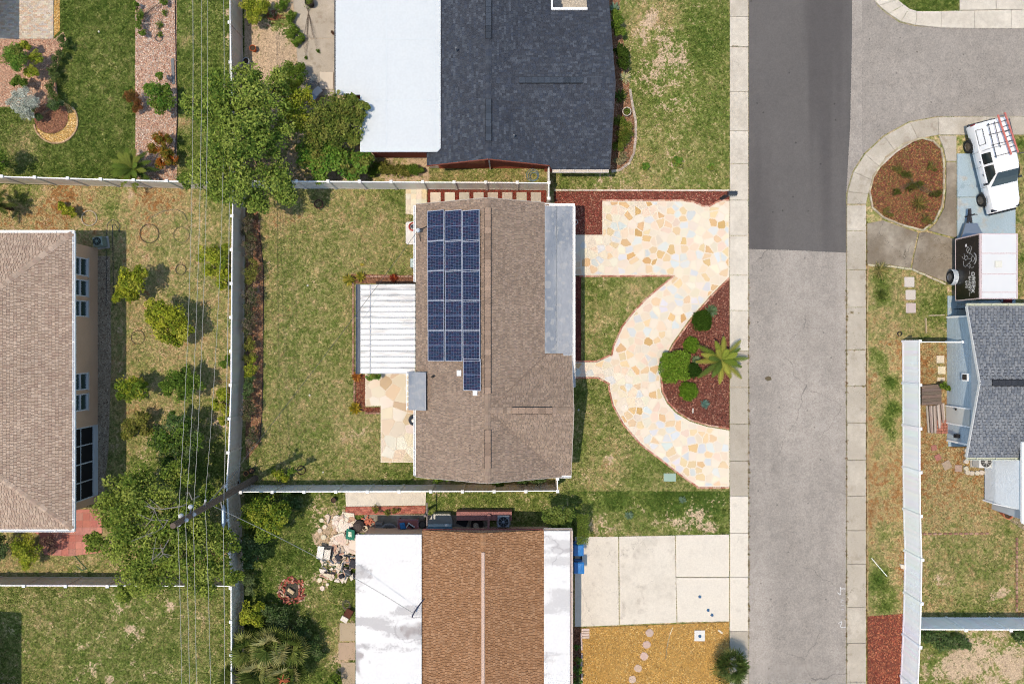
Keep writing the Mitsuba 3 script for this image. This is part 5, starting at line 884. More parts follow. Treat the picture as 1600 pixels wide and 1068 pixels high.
dome('hedge', 'large square clipped bright green hedge in the red mulch bed', 1053, 572, .82, .8, 3800, GRN, 120, square=True)
dome('grass_mound', 'dark green grass mound beside the grey-green succulent at the bed top', 1098, 501, .55, .5, 1500, [C(70, 100, 36), C(58, 88, 32), C(84, 112, 44)], 121, ratio=.15, size=.14)
dome('grass_mound', 'small green grass mound between the square hedge and the bed top', 1081, 539, .42, .45, 1100, GRN[:3], 122, ratio=.15, size=.13)
dome('grass_mound', 'green grass mound below the square hedge', 1076, 611, .5, .5, 1300, GRN[:3], 123, ratio=.15, size=.14)
dome('grass_mound', 'deep green grass mound tucked between square hedge and palm', 1084, 578, .4, .4, 900, [C(66, 98, 40), C(56, 86, 36)], 124, ratio=.15, size=.13)
def rosette(name, label, cat, px, py, R_, n, pal, seed, z0=.05, w=.05, tilt=(.15, 1.1), part_name='blade', bsdf='leaf', group=None):
    """Stiff blades from one point: agave, yucca, bromeliad. Each blade a part."""
    r = np.random.default_rng(seed); k = thing(name, label, cat, group); x, y = P(px, py, .2)
    for i in range(n):
        a = i * 2.399 + r.uniform(-.2, .2); e = tilt[0] + (tilt[1] - tilt[0]) * i / n; L = R_ * (r.uniform(.8, 1.05)) / max(.5, math.cos(e) * .6 + .4) * .9; d = np.array([math.cos(a) * math.cos(e), math.sin(a) * math.cos(e), math.sin(e)]); s = np.array([-math.sin(a), math.cos(a), 0]); up = np.cross(d, s) * -1
        o = np.array([x, y, z0]); V, F = [], []
        for t, ww in ((0, .6), (.35, 1), (.7, .75), (1, .02)): c = o + d * L * t - np.array([0, 0, .12 * L * t * t]); V += [c - s * w * ww + up * .25 * w * ww, c, c + s * w * ww + up * .25 * w * ww]
        for j in range(3): b = j * 3; F += [[b, b + 1, b + 4, b + 3], [b + 1, b + 2, b + 5, b + 4]]
        m = MB(); m.add(np.array(V), np.array(F), np.clip(pal[r.integers(len(pal))] * r.uniform(1.0, 1.6), 0, .8)); part(k, part_name, m, bsdf)
    return k
SUC = [C(122, 146, 104), C(104, 130, 92), C(142, 160, 122)]
rosette('succulent', 'grey-green rosette succulent at the top of the red mulch bed', 'succulent', 1111, 486, .52, 46, SUC, 130, w=.045, tilt=(.1, 1.3))
rosette('succulent', 'pale green succulent under the palm fronds beside the square hedge', 'succulent', 1088, 562, .36, 30, SUC, 131, w=.045)
rosette('agave', 'blue-green agave near the lower end of the red mulch bed', 'agave', 1102, 631, .38, 24, [C(120, 150, 136), C(100, 132, 120)], 132, w=.04)
rosette('yucca', 'pale variegated yucca at the peak of the dark-roofed gable', 'yucca', 977, 121, .5, 36, [C(206, 204, 160), C(176, 182, 128), C(222, 216, 180)], 133, w=.03)
rosette('yucca', 'dark green yucca below the pale variegated one', 'yucca', 969, 150, .58, 34, [C(92, 112, 52), C(110, 126, 60), C(76, 96, 44)], 134, w=.035)
rosette('agave', 'grey-green agave at the top corner of the gable bed', 'agave', 960, 12, .45, 18, [C(124, 150, 126), C(104, 130, 108)], 135, w=.06)
rosette('agave', 'grey agave in the weedy strip, left of two', 'agave', 983, 805, .36, 24, [C(136, 160, 132), C(116, 140, 112)], 136, w=.035)
rosette('agave', 'grey agave in the weedy strip, right of two and higher up', 'agave', 1067, 781, .32, 22, [C(136, 160, 132), C(116, 140, 112)], 137, w=.035)
BROM = [C(164, 156, 60), C(140, 140, 52), C(186, 172, 78), C(110, 120, 46)]
rosette('bromeliad', 'yellow-green spiky plant at the top corner of the ribbed patio roof, leftmost', 'plant', 545, 437, .5, 32, BROM, 138, w=.045)
rosette('bromeliad', 'yellow-green spiky plant at the top of the ribbed patio roof, right of its twin', 'plant', 563, 432, .42, 28, BROM, 139, w=.045)
rosette('bromeliad', 'bright yellow spiky plant at the brick edge of the back patio', 'plant', 555, 638, .5, 44, [C(196, 170, 52), C(172, 150, 48), C(150, 140, 50), C(208, 186, 80)], 140, w=.045, tilt=(.1, 1.3))
rosette('bromeliad', 'red spiky plant along the top edge of the ribbed patio roof', 'plant', 615, 434, .36, 26, [C(150, 70, 50), C(120, 56, 42), C(172, 96, 60)], 141, w=.045)
rosette('bromeliad', 'orange-brown plant at the lower corner of the ribbed patio roof', 'plant', 557, 588, .42, 30, [C(178, 112, 56), C(140, 92, 50), C(196, 140, 70)], 142, w=.05)
rosette('palm_sapling', 'small yellow seedling on the back lawn', 'plant', 565, 413, .16, 10, [C(196, 180, 80)], 143, w=.03)
tree('shrub', 'green leafy plant at the bottom edge of the ribbed patio roof', 'shrub', [(582, 588, .6, .36), (592, 586, .5, .25)], (584, 588), 700, .13, LUSH, seed=144, trunk=.03)
tree('shrub', 'lime green seedling shrub near the bottom fence', 'shrub', [(439, 742, .6, .4), (430, 738, .5, .25), (446, 748, .5, .25)], (438, 744), 900, .1, LIME, seed=145, trunk=.03)
k = tree('sapling', 'thin staked sapling in a ring near the pole shadow', 'tree', [(458, 733, 1.9, .22), (452, 737, 1.8, .2)], (470, 733), 260, .12, MIDG, seed=146, trunk=.055)
for i, (px, py) in enumerate(((388, 10), (396, 28), (408, 12), (438, 12), (452, 30), (455, 52), (462, 66))): tree('shrub', ('bushy yellow-green shrub against the fence at the top edge', 'yellow-green shrub second from the fence in the sandy yard', 'yellow-green shrub nearest the top frame edge in the sandy yard', 'green shrub at the top of the bare strip beside the concrete patio', 'green weed hedge beside the concrete patio, second from the top', 'green weeds between sand and concrete patio, third from the top', 'lowest green weeds between sand and concrete patio')[i], 'shrub', [(px, py, .9 if i < 3 else .3, .5 if i < 3 else .34), (px + 6, py - 6, .7 if i < 3 else .25, .35)], (px, py), 1300 if i < 3 else 700, .1, LIME if i < 3 else MIDG, seed=150 + i, trunk=.03)
# palms: each frond a part
def pinnate(parent, o, az, el, L, w, pal, r, droop=.5, nl=30, col_r=None):
    """A feather frond: an arching rachis with leaflets on both sides."""
    d = np.array([math.cos(az), math.sin(az), 0]); s = np.array([-math.sin(az), math.cos(az), 0]); c = np.clip(np.array(pal[r.integers(len(pal))]) * r.uniform(.95, 1.35), 0, .8)
    def pos(t): return np.asarray(o) + d * L * math.cos(el) * (t - .08 * t * t) + np.array([0, 0, L * (math.sin(el) * t - droop * t * t)])
    m = MB(c * .9 + .01); m.tube([pos(t) for t in np.linspace(0, 1, 7)], np.linspace(.022, .005, 7), 5); A, B, Cc, D = [], [], [], []
    for t in np.linspace(.1, .99, nl):
        p = pos(t); f = pos(min(t + .03, 1.03)) - p; f /= np.linalg.norm(f); u = np.cross(f, s); ll = w * (math.sin(math.pi * min(.97, t * .82 + .14)) ** .7) * r.uniform(.9, 1.08)
        for sg in (-1, 1):
            q = p + (s * sg * .86 + f * .45 - u * .15 * 1) * ll; hw = f * L / nl * .44; A.append(p - hw); B.append(p + hw); Cc.append(q + hw * .3); D.append(q - hw * .3)
    m.quads(np.array(A), np.array(B), np.array(Cc), np.array(D), c); part(parent, 'frond', m, 'leaf')
def fan(parent, o, az, el, stem, R_, pal, r, seg=22):
    """A fan frond on its stalk."""
    d = np.array([math.cos(az) * math.cos(el), math.sin(az) * math.cos(el), math.sin(el)]); h = np.asarray(o) + d * stem; c = np.array(pal[r.integers(len(pal))]) * r.uniform(1.0, 1.7)
    m = MB(c * .8); m.tube([o, h], [.018, .012], 4); s = np.array([-math.sin(az), math.cos(az), 0]); n = np.cross(d, s); A, B, Cc, D, cols = [], [], [], [], []
    for i in range(seg):
        t = (i / (seg - 1) - .5) * 3.6; v = d * math.cos(t) + s * math.sin(t); L = R_ * (.72 + .28 * math.cos(t * .7)) * r.uniform(.85, 1.05); q = np.cross(n, v); w = R_ * .042; tip = h + v * L - np.array([0, 0, .22 * L]) - n * .06 * r.normal()
        A.append(h); B.append(h + v * L * .55 - q * w - [0, 0, .05 * L]); Cc.append(tip); D.append(h + v * L * .55 + q * w - [0, 0, .05 * L]); cols.append(np.clip(c * r.uniform(.75, 1.3), 0, .8))
    m.quads(np.array(A), np.array(B), np.array(Cc), np.array(D), np.array(cols)); part(parent, 'frond', m, 'leaf')
r = np.random.default_rng(77)
SAGO = [C(146, 160, 66), C(122, 144, 58), C(174, 176, 80), C(106, 130, 60)]
k = thing('sago_palm', 'yellow-green sago palm leaning over the sidewalk from the red mulch bed', 'palm'); x, y = P(1127, 562, .8); m = MB(C(110, 84, 60)); m.lathe((x, y, 0), [(.18, 0), (.2, .4), (.16, .72), (.05, .85)], 10); part(k, 'trunk', m)
for az, L, el in ((1.45, 1.55, .5), (.75, 1.75, .35), (.05, 1.75, .3), (-.7, 1.75, .3), (-1.65, 1.5, .35), (-2.45, 1.75, .3), (-3.05, 1.55, .35), (2.55, 1.75, .35), (.4, 1.2, .7), (-.3, 1.15, .75), (-1.15, 1.1, .7), (-2.0, 1.1, .7), (2.1, 1.0, .8), (3.0, 1.05, .7), (1.1, 1.0, .85), (1.95, 1.35, .55), (-1.1, 1.35, .5), (.55, 1.45, .5), (2.85, 1.4, .5), (-2.1, 1.3, .5), (-.35, 1.4, .5)): pinnate(k, (x, y, .8), az + r.uniform(-.06, .06), el, L * 1.08, .22, SAGO, r, droop=.42, nl=38)
PALMT = [C(*c) for c in ((138, 150, 78), (110, 126, 62), (166, 170, 104), (90, 108, 52), (184, 180, 124))]
for i, (px, py, hh, nf, R_, lab) in enumerate(((385, 1015, 1.5, 16, .95, 'palmetto with pale fan fronds nearest the fence'), (420, 1008, 1.7, 16, 1.0, 'tall palmetto at the middle of the fan palm cluster'), (452, 1015, 1.6, 15, .95, 'palmetto on the right side of the fan palm cluster'), (400, 1050, 1.6, 16, 1.0, 'palmetto at the bottom frame edge near the wire'), (445, 1055, 1.5, 15, .95, 'palmetto at the bottom frame edge beside the reddish dead fronds'), (365, 1060, 1.3, 13, .9, 'lowest left palmetto growing past the fence end'))):
    k = thing('palmetto', lab, 'palm', 'palmettos in the fan palm cluster'); x, y = P(px, py, hh); m = MB(C(96, 78, 60)); m.tube([(x, y, 0), (x, y, hh - .3)], [.13, .09], 8); part(k, 'trunk', m)
    for j in range(nf): fan(k, (x, y, hh - .3), j * 2.399 + r.uniform(-.2, .2), .2 + .9 * j / nf, .5 * r.uniform(.7, 1.2), R_ * r.uniform(.8, 1.1), PALMT, r)
k = thing('dead_frond', 'reddish brown dead fronds among the palmettos', 'frond'); m = MB(); x, y = P(448, 1052, 1.2)
for j in range(16): a = r.uniform(0, 6.28); L = r.uniform(.2, .42); m.beam((x, y, 2.0), (x + L * math.cos(a), y + L * math.sin(a), 1.9 + r.uniform(-.1, .1)), .05, .012, vary(C(170, 92, 60), .2))
scene[k] = shape(m, 'matte')
k = thing('fan_palm', 'green fan palm in the yellow gravel at the street edge', 'palm'); x, y = P(1143, 1042, 1.2); m = MB(C(120, 96, 70)); m.tube([(x, y, 0), (x, y, .9)], [.14, .1], 8); part(k, 'trunk', m)
for j in range(30): fan(k, (x, y, .95), j * 2.399 + r.uniform(-.2, .2), .1 + 1.1 * j / 30, .62 * r.uniform(.7, 1.2), .72 * r.uniform(.8, 1.1), [C(108, 126, 66), C(88, 108, 54), C(128, 142, 84), C(74, 92, 46)], r, seg=16)
k = thing('feather_palm', 'green feathery palm beside the croton bush above the left fence', 'palm'); x, y = P(203, 262, 1.2); m = MB(C(110, 90, 66)); m.tube([(x, y, 0), (x, y, .9)], [.12, .09], 8); part(k, 'trunk', m)
for j in range(22): pinnate(k, (x, y, .95), j * 2.399, .25 + .9 * j / 22, 1.55, .22, [C(104, 126, 54), C(86, 110, 46), C(128, 140, 66)], r, droop=.45, nl=26)
k = thing('feather_palm', 'palm at the left frame edge below the left fence', 'palm'); x, y = P(-14, 318, 1.6); m = MB(C(110, 90, 66)); m.tube([(x, y, 0), (x, y, 1.4)], [.12, .09], 8); part(k, 'trunk', m)
for j in range(14): pinnate(k, (x, y, 1.4), j * 2.399, .25 + .9 * j / 14, 1.25, .22, [C(90, 104, 50), C(76, 92, 44)], r, droop=.5, nl=22)
for (px, py, R_, n, pal, nm, lab) in ((1376, 422, .75, 60, [C(150, 142, 86), C(120, 122, 66), C(170, 158, 104)], 'ornamental_grass', 'tan spiky grass tuft at the curve of the old driveway'), (1437, 318, .75, 44, [C(128, 118, 62), C(104, 100, 50), C(146, 132, 76)], 'ornamental_grass', 'brownish grass tuft in the lower right of the teardrop island'), (1422, 292, .5, 34, [C(110, 110, 54), C(86, 90, 44)], 'ornamental_grass', 'green grass tuft in the middle of the teardrop island'), (1378, 460, .5, 30, [C(92, 104, 50), C(74, 88, 40)], 'ornamental_grass', 'dark green grass tuft left of the three stepping stones')): rosette(nm, lab, 'grass', px, py, R_, n, pal, 160 + int(px), w=.018, tilt=(.1, 1.0))
tree('weed_patch', 'green weeds in the upper middle of the teardrop island', 'weeds', [(1418, 275, .3, .4), (1435, 290, .3, .45), (1460, 302, .2, .4), (1400, 300, .2, .3)], (1425, 285), 1100, .12, [C(90, 100, 46), C(70, 84, 38), C(116, 112, 58)], seed=170, trunk=.02, ratio=.2)
for i, (px, py, R_) in enumerate(((1400, 262, .35), (1452, 258, .3), (1445, 340, .35), (1385, 330, .25))): tree('weed_patch', ('olive weeds at the upper left of the teardrop island', 'olive weeds at the upper right of the teardrop island', 'olive weeds at the lower tip of the teardrop island', 'olive weeds at the lower left of the teardrop island')[i], 'weeds', [(px, py, .12, R_), (px + 8, py + 6, .1, R_ * .7)], (px, py), 420, .1, [C(130, 128, 66), C(104, 108, 52), C(150, 136, 80)], seed=190 + i, trunk=.02, ratio=.2)
for i, (px, py, R_) in enumerate(((1470, 998, .8), (1445, 992, .5), (1500, 1003, .5), (1592, 990, .5))): tree('shrub', ('dark green low shrub below the lower right fence', 'low shrub in the corner of the lower right fence', 'ragged low shrub right of the dark one below the lower right fence', 'low shrub at the right frame edge below the lower right fence')[i], 'shrub', [(px, py, .4, R_), (px + 12, py + 4, .3, R_ * .6)], (px, py), 1300, .1, DARKG, seed=171 + i, trunk=.025)
tree('shrub', 'low green plant beside the weathered board along the blue wall', 'shrub', [(1474, 602, .5, .3), (1480, 606, .4, .2)], (1476, 603), 500, .1, MIDG, seed=176, trunk=.025)
tree('shrub', 'dark green planting in the strip beside the orange-roofed house', 'shrub', [(902, 1045, .6, .3), (902, 1062, .6, .3), (903, 1030, .4, .25), (902, 1010, .3, .2)], (902, 1045), 1300, .1, DARKG + LUSH, seed=177, trunk=.025)
tree('shrub', 'feathery pale plant by the lower left yard fence corner', 'shrub', [(386, 905, .7, .5), (392, 920, .6, .4)], (388, 910), 900, .16, [C(140, 156, 110), C(110, 132, 84)], seed=178, trunk=.03, ratio=.15)
tree('shrub', 'green trailing weeds at the right end of the clutter strip', 'shrub', [(586, 796, .3, .3), (618, 797, .25, .25), (605, 800, .2, .25)], (600, 798), 500, .08, OLIVE, seed=179, trunk=.02)
tree('weed_patch', 'small weeds sprouting on the concrete patio by the white flat roof', 'weeds', [(480, 8, .2, .25), (497, 80, .12, .15), (478, 90, .1, .12)], (482, 20), 260, .07, MIDG, seed=180, trunk=.02)
# weeds and grass in the joints along the kerbs
mb = MB(); rr = np.random.default_rng(9); cen = []
for xx, y0, y1, n in ((1169.6, 430, 1000, 130), (1322.4, 430, 1060, 120), (1353.4, 330, 1060, 260)):
    for _ in range(n): cen.append((*P(xx + rr.normal() * .7, y0 + (y1 - y0) * rr.uniform()), .055))
for yy, x0, x1 in ((546, 1323, 1354), (603, 1323, 1354), (488, 1323, 1345), (73.5, 1141, 1169), (977, 960, 1139), (971, 1060, 1139), (837, 905, 960)):
    for _ in range(7): cen.append((*P(x0 + (x1 - x0) * rr.uniform(), yy + rr.normal() * .6), .055))
leaves(mb, np.array(cen), np.full(len(cen), .07), 9000, .05, [C(150, 140, 90), C(116, 112, 66), C(176, 150, 104), C(130, 92, 60)], rr, up=.3)
obj('joint_weeds', mb, 'leaf', 'dry weeds and dirt along the kerb joints of the street', 'weeds', kind='stuff')
# ---------------------------------------------------------------- power pole and lines
k = thing('utility_pole', 'tall dark wooden power pole at the back fence corner', 'pole'); b = np.array([*P(399, 747), 0.0]); tp = np.array([*P(270, 821, 9.7), 9.7])
m = MB(C(112, 98, 88)); m.tube([b - [0, 0, .2], (b + tp) / 2, tp], [.19, .165, .13], 12); part(k, 'shaft', m)
def on_pole(z): return b + (tp - b) * z / tp[2]
WIRES = [(278, 820, 8.55, 1.5, .5), (290, 813, 8.95, 1.6, .5), (302, 804, 8.15, 1.5, .4), (320.5, 782, 6.8, 2.2, .7), (349, 806, 4.8, .8, .2)]
ends = []
for i, (px, py, z, s1, s2) in enumerate(WIRES):
    x, y = P(px, py, z); q = on_pole(z); ends.append((x, y, z)); m = MB(C(206, 208, 214))
    if i < 3: m.lathe((x, y, z - .16), [(.03, 0), (.09, .03), (.04, .07), (.09, .1), (.03, .15), (0, .17)], 10); m.beam(q, (x, y, z - .14), .05, .05, C(150, 150, 156)); part(k, 'insulator', m)
    else: m.beam(q, (x, y, z - .03), .05, .04, C(150, 150, 156)); m.box((x, y, z - .03), (.08, .12, .08)); part(k, 'bracket', m)
for px, py, z in ((296, 792, 8.4), (281, 806, 8.8)): x, y = P(px, py, z); m = MB(C(220, 224, 230)); m.lathe((x, y, z - .2), [(.04, 0), (.1, .05), (.05, .1), (.1, .15), (.05, .22), (0, .24)], 10); m.beam(on_pole(z - .3), (x, y, z - .2), .05, .05, C(140, 140, 146)); part(k, 'insulator', m)
WL = ['leftmost of the overhead power lines', 'second power line from the left', 'third power line from the left', 'lower neutral line, fourth from the left', 'thick low cable running along the back fence, fifth from the left']
for i, ((x, y, z), (_, _, _, s1, s2)) in enumerate(zip(ends, WIRES)):
    pts = []
    for t in np.linspace(0, 1, 17)[::-1]: pts.append((x, y + 44 * t, z - s1 * 4 * t * (1 - t)))
    for t in np.linspace(0, 1, 13)[1:]: pts.append((x, y - 30 * t, z - s2 * 4 * t * (1 - t)))
    m = MB(C(186, 186, 180)); m.tube(pts, .010 if i < 4 else .015, 5); obj('power_cable', m, 'matte', WL[i], 'cable', 'overhead lines along the back fence')
m = MB(C(120, 140, 160)); x, y, z = ends[4]; m.tube([(x, y + .6, z - .02), (x, y + .35, z - .05), (x, y - .35, z - .05), (x, y - .6, z - .02)], [.03, .13, .13, .03], 10); obj('splice_case', m, 'metal', 'bluish cylinder hanging on the thick low cable by the pole', 'cable box')
def drop(a, c, sag, label, r=.012, col=C(90, 92, 90)):
    a, c = np.array(a), np.array(c); m = MB(col); m.tube([a + (c - a) * t - np.array([0, 0, sag * 4 * t * (1 - t)]) for t in np.linspace(0, 1, 15)], r, 5); obj('service_cable', m, 'matte', label, 'cable')
q1 = on_left(655, 362) + [0, 0, .45]; drop(on_pole(6.4), q1, .55, 'thin black service cable from the pole to the ranch house roof')
q2 = np.array([*P(648, 958, 3.1), 3.15]); drop(on_pole(6.0), q2, .5, 'twisted service cable from the pole to the white flat roof below', .014, C(150, 154, 156))
drop(on_pole(6.8), (*P(372, 735, .2), .2), .02, 'guy wire from the pole down to the fence', .02, C(170, 172, 176))

# ---------------------------------------------------------------- the truck and the trailer
def loft(m, st, col=None, caps=True):
    """st = list of rings, each (n, 3)."""
    st = np.array(st); n = st.shape[1]; V = st.reshape(-1, 3); F = [[i * n + j, i * n + (j + 1) % n, (i + 1) * n + (j + 1) % n, (i + 1) * n + j] for i in range(len(st) - 1) for j in range(n)]
    m.add(V, np.array(F), col)
    if caps: m.add(st[0], np.array([[0, j + 1, j] for j in range(1, n - 1)]), col); m.add(st[-1], np.array([[0, j, j + 1] for j in range(1, n - 1)]), col)
def ring8(x, wb, wm, wt, zb, zm, zt, cr=.04): return [[x, -wb, zb], [x, -wm, zm], [x, -wt, zt - cr * .4], [x, -wt + cr * 2, zt], [x, wt - cr * 2, zt], [x, wt, zt - cr * .4], [x, wm, zm], [x, wb, zb]]
TRK = thing('pickup_truck', 'white pickup truck with camper top and ladder rack on blue driveway', 'pickup truck'); hd_ = math.atan2(-.972, .235); TM, TO = rot(hd_), np.array([27.72, 10.02, 0.0])
def tpart(name, m, bsdf='paint', parent=TRK, smooth=False): m.move(TM, TO); return part(parent, name, m, bsdf, smooth)
TW = C(246, 248, 252, 1.35)
m = MB(TW); loft(m, [ring8(x, .80, w, wt, .42, .75, z) for x, w, wt, z in ((-2.62, .84, .82, 1.12), (-2.5, .90, .88, 1.14), (-1.2, .91, .89, 1.14), (1.05, .91, .88, 1.12), (1.3, .91, .86, 1.10), (2.1, .89, .80, 1.02), (2.42, .84, .72, .94), (2.52, .76, .62, .84))]); tpart('body', m, smooth=35)
m = MB(TW); loft(m, [[[x, -w, z], [x, -w * .6, z + .035], [x, 0, z + .05], [x, w * .6, z + .035], [x, w, z], [x, 0, z - .05]] for x, w, z in ((1.15, .74, 1.13), (1.8, .72, 1.09), (2.3, .66, 1.0), (2.42, .58, .95))]); tpart('hood', m, smooth=50)
m = MB(TW); loft(m, [ring8(x, .86, wm, wt, 1.10, zm, zt, .06) for x, wm, wt, zm, zt in ((-1.0, .80, .68, 1.45, 1.76), (-.6, .80, .68, 1.45, 1.79), (.1, .80, .66, 1.45, 1.79), (.38, .80, .64, 1.45, 1.74), (.75, .82, .70, 1.28, 1.46), (1.12, .84, .80, 1.11, 1.15))]); tpart('cab', m, smooth=35)
m = MB(TW); loft(m, [ring8(x, .88, wm, wt, 1.10, 1.42, zt, .06) for x, wm, wt, zt in ((-2.56, .76, .62, 1.62), (-2.4, .80, .68, 1.74), (-1.04, .80, .68, 1.76))]); tpart('camper_top', m, smooth=35)
GL = np.array([.012, .02, .022])
m = MB(GL); m.add([[.42, -.60, 1.745], [.42, .60, 1.745], [1.08, .76, 1.19], [1.08, -.76, 1.19], [.75, -.68, 1.485], [.75, .68, 1.485]], np.array([[0, 4, 5, 1], [4, 3, 2, 5]])); tpart('windshield', m, 'glass_dark')
for s in (-1, 1):
    for x0, x1, xa, xb in ((-.12, .92, -.1, .45), (-.85, -.24, -.82, -.22)): m = MB(GL); m.add([[x0, s * .865, 1.17], [x1, s * .855, 1.17], [(x1 + xb) / 2, s * .808, 1.455], [xb, s * .705, 1.70], [xa, s * .705, 1.70], [x0, s * .812, 1.455]], np.array([[0, 1, 2], [0, 2, 5], [5, 2, 3], [5, 3, 4]])); tpart('side_window', m, 'glass_dark')
    m = MB(BLACK)
    for a, c in (([-2.25, 1.2, .86], [-1.35, 1.2, .86]), ([-1.35, 1.2, .86], [-1.35, 1.58, .757]), ([-1.35, 1.58, .757], [-2.2, 1.58, .757]), ([-2.2, 1.58, .757], [-2.25, 1.2, .86])): m.beam((a[0], s * a[2], a[1]), (c[0], s * c[2], c[1]), .025, .02)
    tpart('camper_window_trim', m)
    for x in (.3, -.45): m = MB(BLACK); m.box((x, s * .91, 1.02), (.14, .03, .03)); tpart('door_handle', m)
    m = MB(BLACK); m.box((.86, s * 1.0, 1.16), (.12, .2, .15), bev=.03); tpart('mirror', m)
    m = MB(C(30, 34, 40)); m.box((2.4, s * .68, .86), (.16, .26, .16), bev=.03); tpart('headlight', m, 'gloss')
    m = MB(C(150, 24, 24)); m.box((-2.6, s * .80, .98), (.07, .12, .3), bev=.02); tpart('taillight', m, 'gloss')
    m = MB((.03, .03, .032)); m.box((1.0, s * .912, .8), (.012, .006, .5)); m.box((-.18, s * .914, .8), (.012, .006, .5)); m.box((-1.03, s * .914, .8), (.014, .006, .6)); tpart('panel_gap', m)
    for x in (-1.55, 1.65):
        m = MB((.02, .02, .02)); pr = [(.0, -.1), (.24, -.11), (.36, -.10), (.39, -.05), (.39, .05), (.36, .10), (.25, .11)]; mm = MB((.02, .02, .02)); mm.lathe((0, 0, 0), pr, 24); mm.move(np.array([[1, 0, 0], [0, 0, s], [0, 1, 0]]), (x, s * .84, .39)); w = tpart('wheel', mm, 'matte')
        mm = MB(C(150, 140, 130)); mm.lathe((0, 0, 0), [(.24, .095), (.2, .06), (.1, .075), (.07, .1), (0, .1)], 20)
        for q in range(6): a = q * math.pi / 3; mm.beam((.06 * math.cos(a), .06 * math.sin(a), .09), (.23 * math.cos(a), .23 * math.sin(a), .1), .05, .02)
        mm.move(np.array([[1, 0, 0], [0, 0, s], [0, 1, 0]]), (x, s * .85, .39)); tpart('rim', mm, 'metal', w)
        m = MB((.01, .01, .01)); t = np.linspace(0, math.pi, 13); V = np.array([[x + rr_ * math.cos(a), s * (.9145 if rr_ > .43 else .85), .42 + rr_ * math.sin(a)] for a in t for rr_ in (.46, .40)]); m.add(V, np.array([[2 * i, 2 * i + 1, 2 * i + 3, 2 * i + 2] for i in range(12)])); tpart('wheel_arch', m, 'matte')
m = MB(C(40, 42, 48)); m.box((2.54, 0, .55), (.18, 1.55, .24), bev=.06); tpart('front_bumper', m, 'gloss'); m = MB(C(60, 62, 70)); m.box((-2.68, 0, .58), (.16, 1.6, .2), bev=.04); tpart('rear_bumper', m, 'gloss')
m = MB((.02, .02, .02)); m.box((2.53, 0, .74), (.06, 1.0, .18), bev=.02); tpart('grille', m, 'gloss')
m = MB(C(120, 122, 126))
for x in (-2.3, -1.75, -1.15, -.5): m.beam((x, -.62, 1.86), (x, .62, 1.86), .04, .035); m.box((x, -.6, 1.8), (.05, .05, .12)); m.box((x, .6, 1.8), (.05, .05, .12))
for s in (-1, 1): m.beam((-2.4, s * .6, 1.9), (-.4, s * .6, 1.9), .035, .03)
m.beam((-2.4, -.25, 1.9), (-.9, -.25, 1.9), .03, .03); tpart('roof_rack', m, 'metal')
m = MB(BLACK); m.tube([(.6, .82, 1.1), (.6, .98, 1.2)], .02, 5); m.tube([(-.35, .62, 1.9), (-.3, 1.2, 2.1)], .035, 6); tpart('rack_arm', m)
k = thing('ladder', 'faded orange extension ladder lying on the truck rack', 'ladder'); LAD = C(226, 130, 118); LADM, LADO = TM @ rot(.09), TO + TM @ np.array([-1.55, .28, 1.97])
for y, nm in ((-.2, 'rail'), (.2, 'rail')):
    m = MB(LAD); m.box((0, y, 0), (2.35, .06, .085)); m.move(LADM, LADO); part(k, nm, m, 'gloss')
for i in range(8): m = MB(C(150, 154, 164)); m.tube([(-1.05 + i * .3, -.2, 0), (-1.05 + i * .3, .2, 0)], .03, 6); m.move(LADM, LADO); part(k, 'rung', m, 'metal')

TR = thing('trailer', 'white roofed enclosed trailer with black side panel lettered for a bakery cafe', 'trailer'); tx0, tx1, ty0, ty1, tz0, tz1 = 25.66, 27.70, 2.38, 5.92, .5, 2.57
m = MB(C(40, 40, 42)); m.box(((tx0 + tx1) / 2, (ty0 + ty1) / 2, (tz0 + tz1) / 2), (tx1 - tx0, ty1 - ty0, tz1 - tz0 - .02)); part(TR, 'body', m, 'gloss')
m = MB((.006, .006, .007)); m.box((tx0 - .008, (ty0 + ty1) / 2, (tz0 + tz1) / 2), (.012, ty1 - ty0 - .16, tz1 - tz0 - .14)); part(TR, 'side_panel', m, 'gloss')
TRIM = C(226, 206, 206); m = MB(TRIM)
for z in (tz0 + .03, tz1 - .02): m.box((tx0 - .008, (ty0 + ty1) / 2, z), (.035, ty1 - ty0 + .03, .07))
for y in (ty0, ty1): m.box((tx0 - .008, y, (tz0 + tz1) / 2), (.04, .07, tz1 - tz0))
part(TR, 'corner_trim', m, 'gloss')
rows = [ty1, 4.85, 3.72, 2.72, ty0]
for a, c in zip(rows[:-1], rows[1:]):
    m = MB(C(238, 240, 242)); nx_ = 10; r = np.random.default_rng(int(a * 10)); xs, ysq = np.linspace(tx0 + .09, tx1 - .06, nx_), np.linspace(c + .02, a - .02, 5); V = np.array([[x, y, tz1 + .012 + .012 * meshkit.noise(np.array([x * 2.1, y * 2.1, 0.0])) ] for y in ysq for x in xs]); m.add(V, np.array([[j * nx_ + i, j * nx_ + i + 1, (j + 1) * nx_ + i + 1, (j + 1) * nx_ + i] for j in range(4) for i in range(nx_ - 1)])); part(TR, 'roof_sheet', m, 'gloss', True)
m = MB(TRIM)
for y in rows: m.box(((tx0 + tx1) / 2, y, tz1 + .015), (tx1 - tx0, .045, .03))
for x in (tx0 + .04, tx1 - .02): m.box((x, (ty0 + ty1) / 2, tz1 + .017), (.07, ty1 - ty0, .03))
part(TR, 'roof_seam', m, 'gloss')
m = MB(C(240, 238, 226)); m.box((26.62, 4.25, tz1 + .07), (.36, .36, .1), bev=.03); part(TR, 'roof_vent', m, 'gloss')
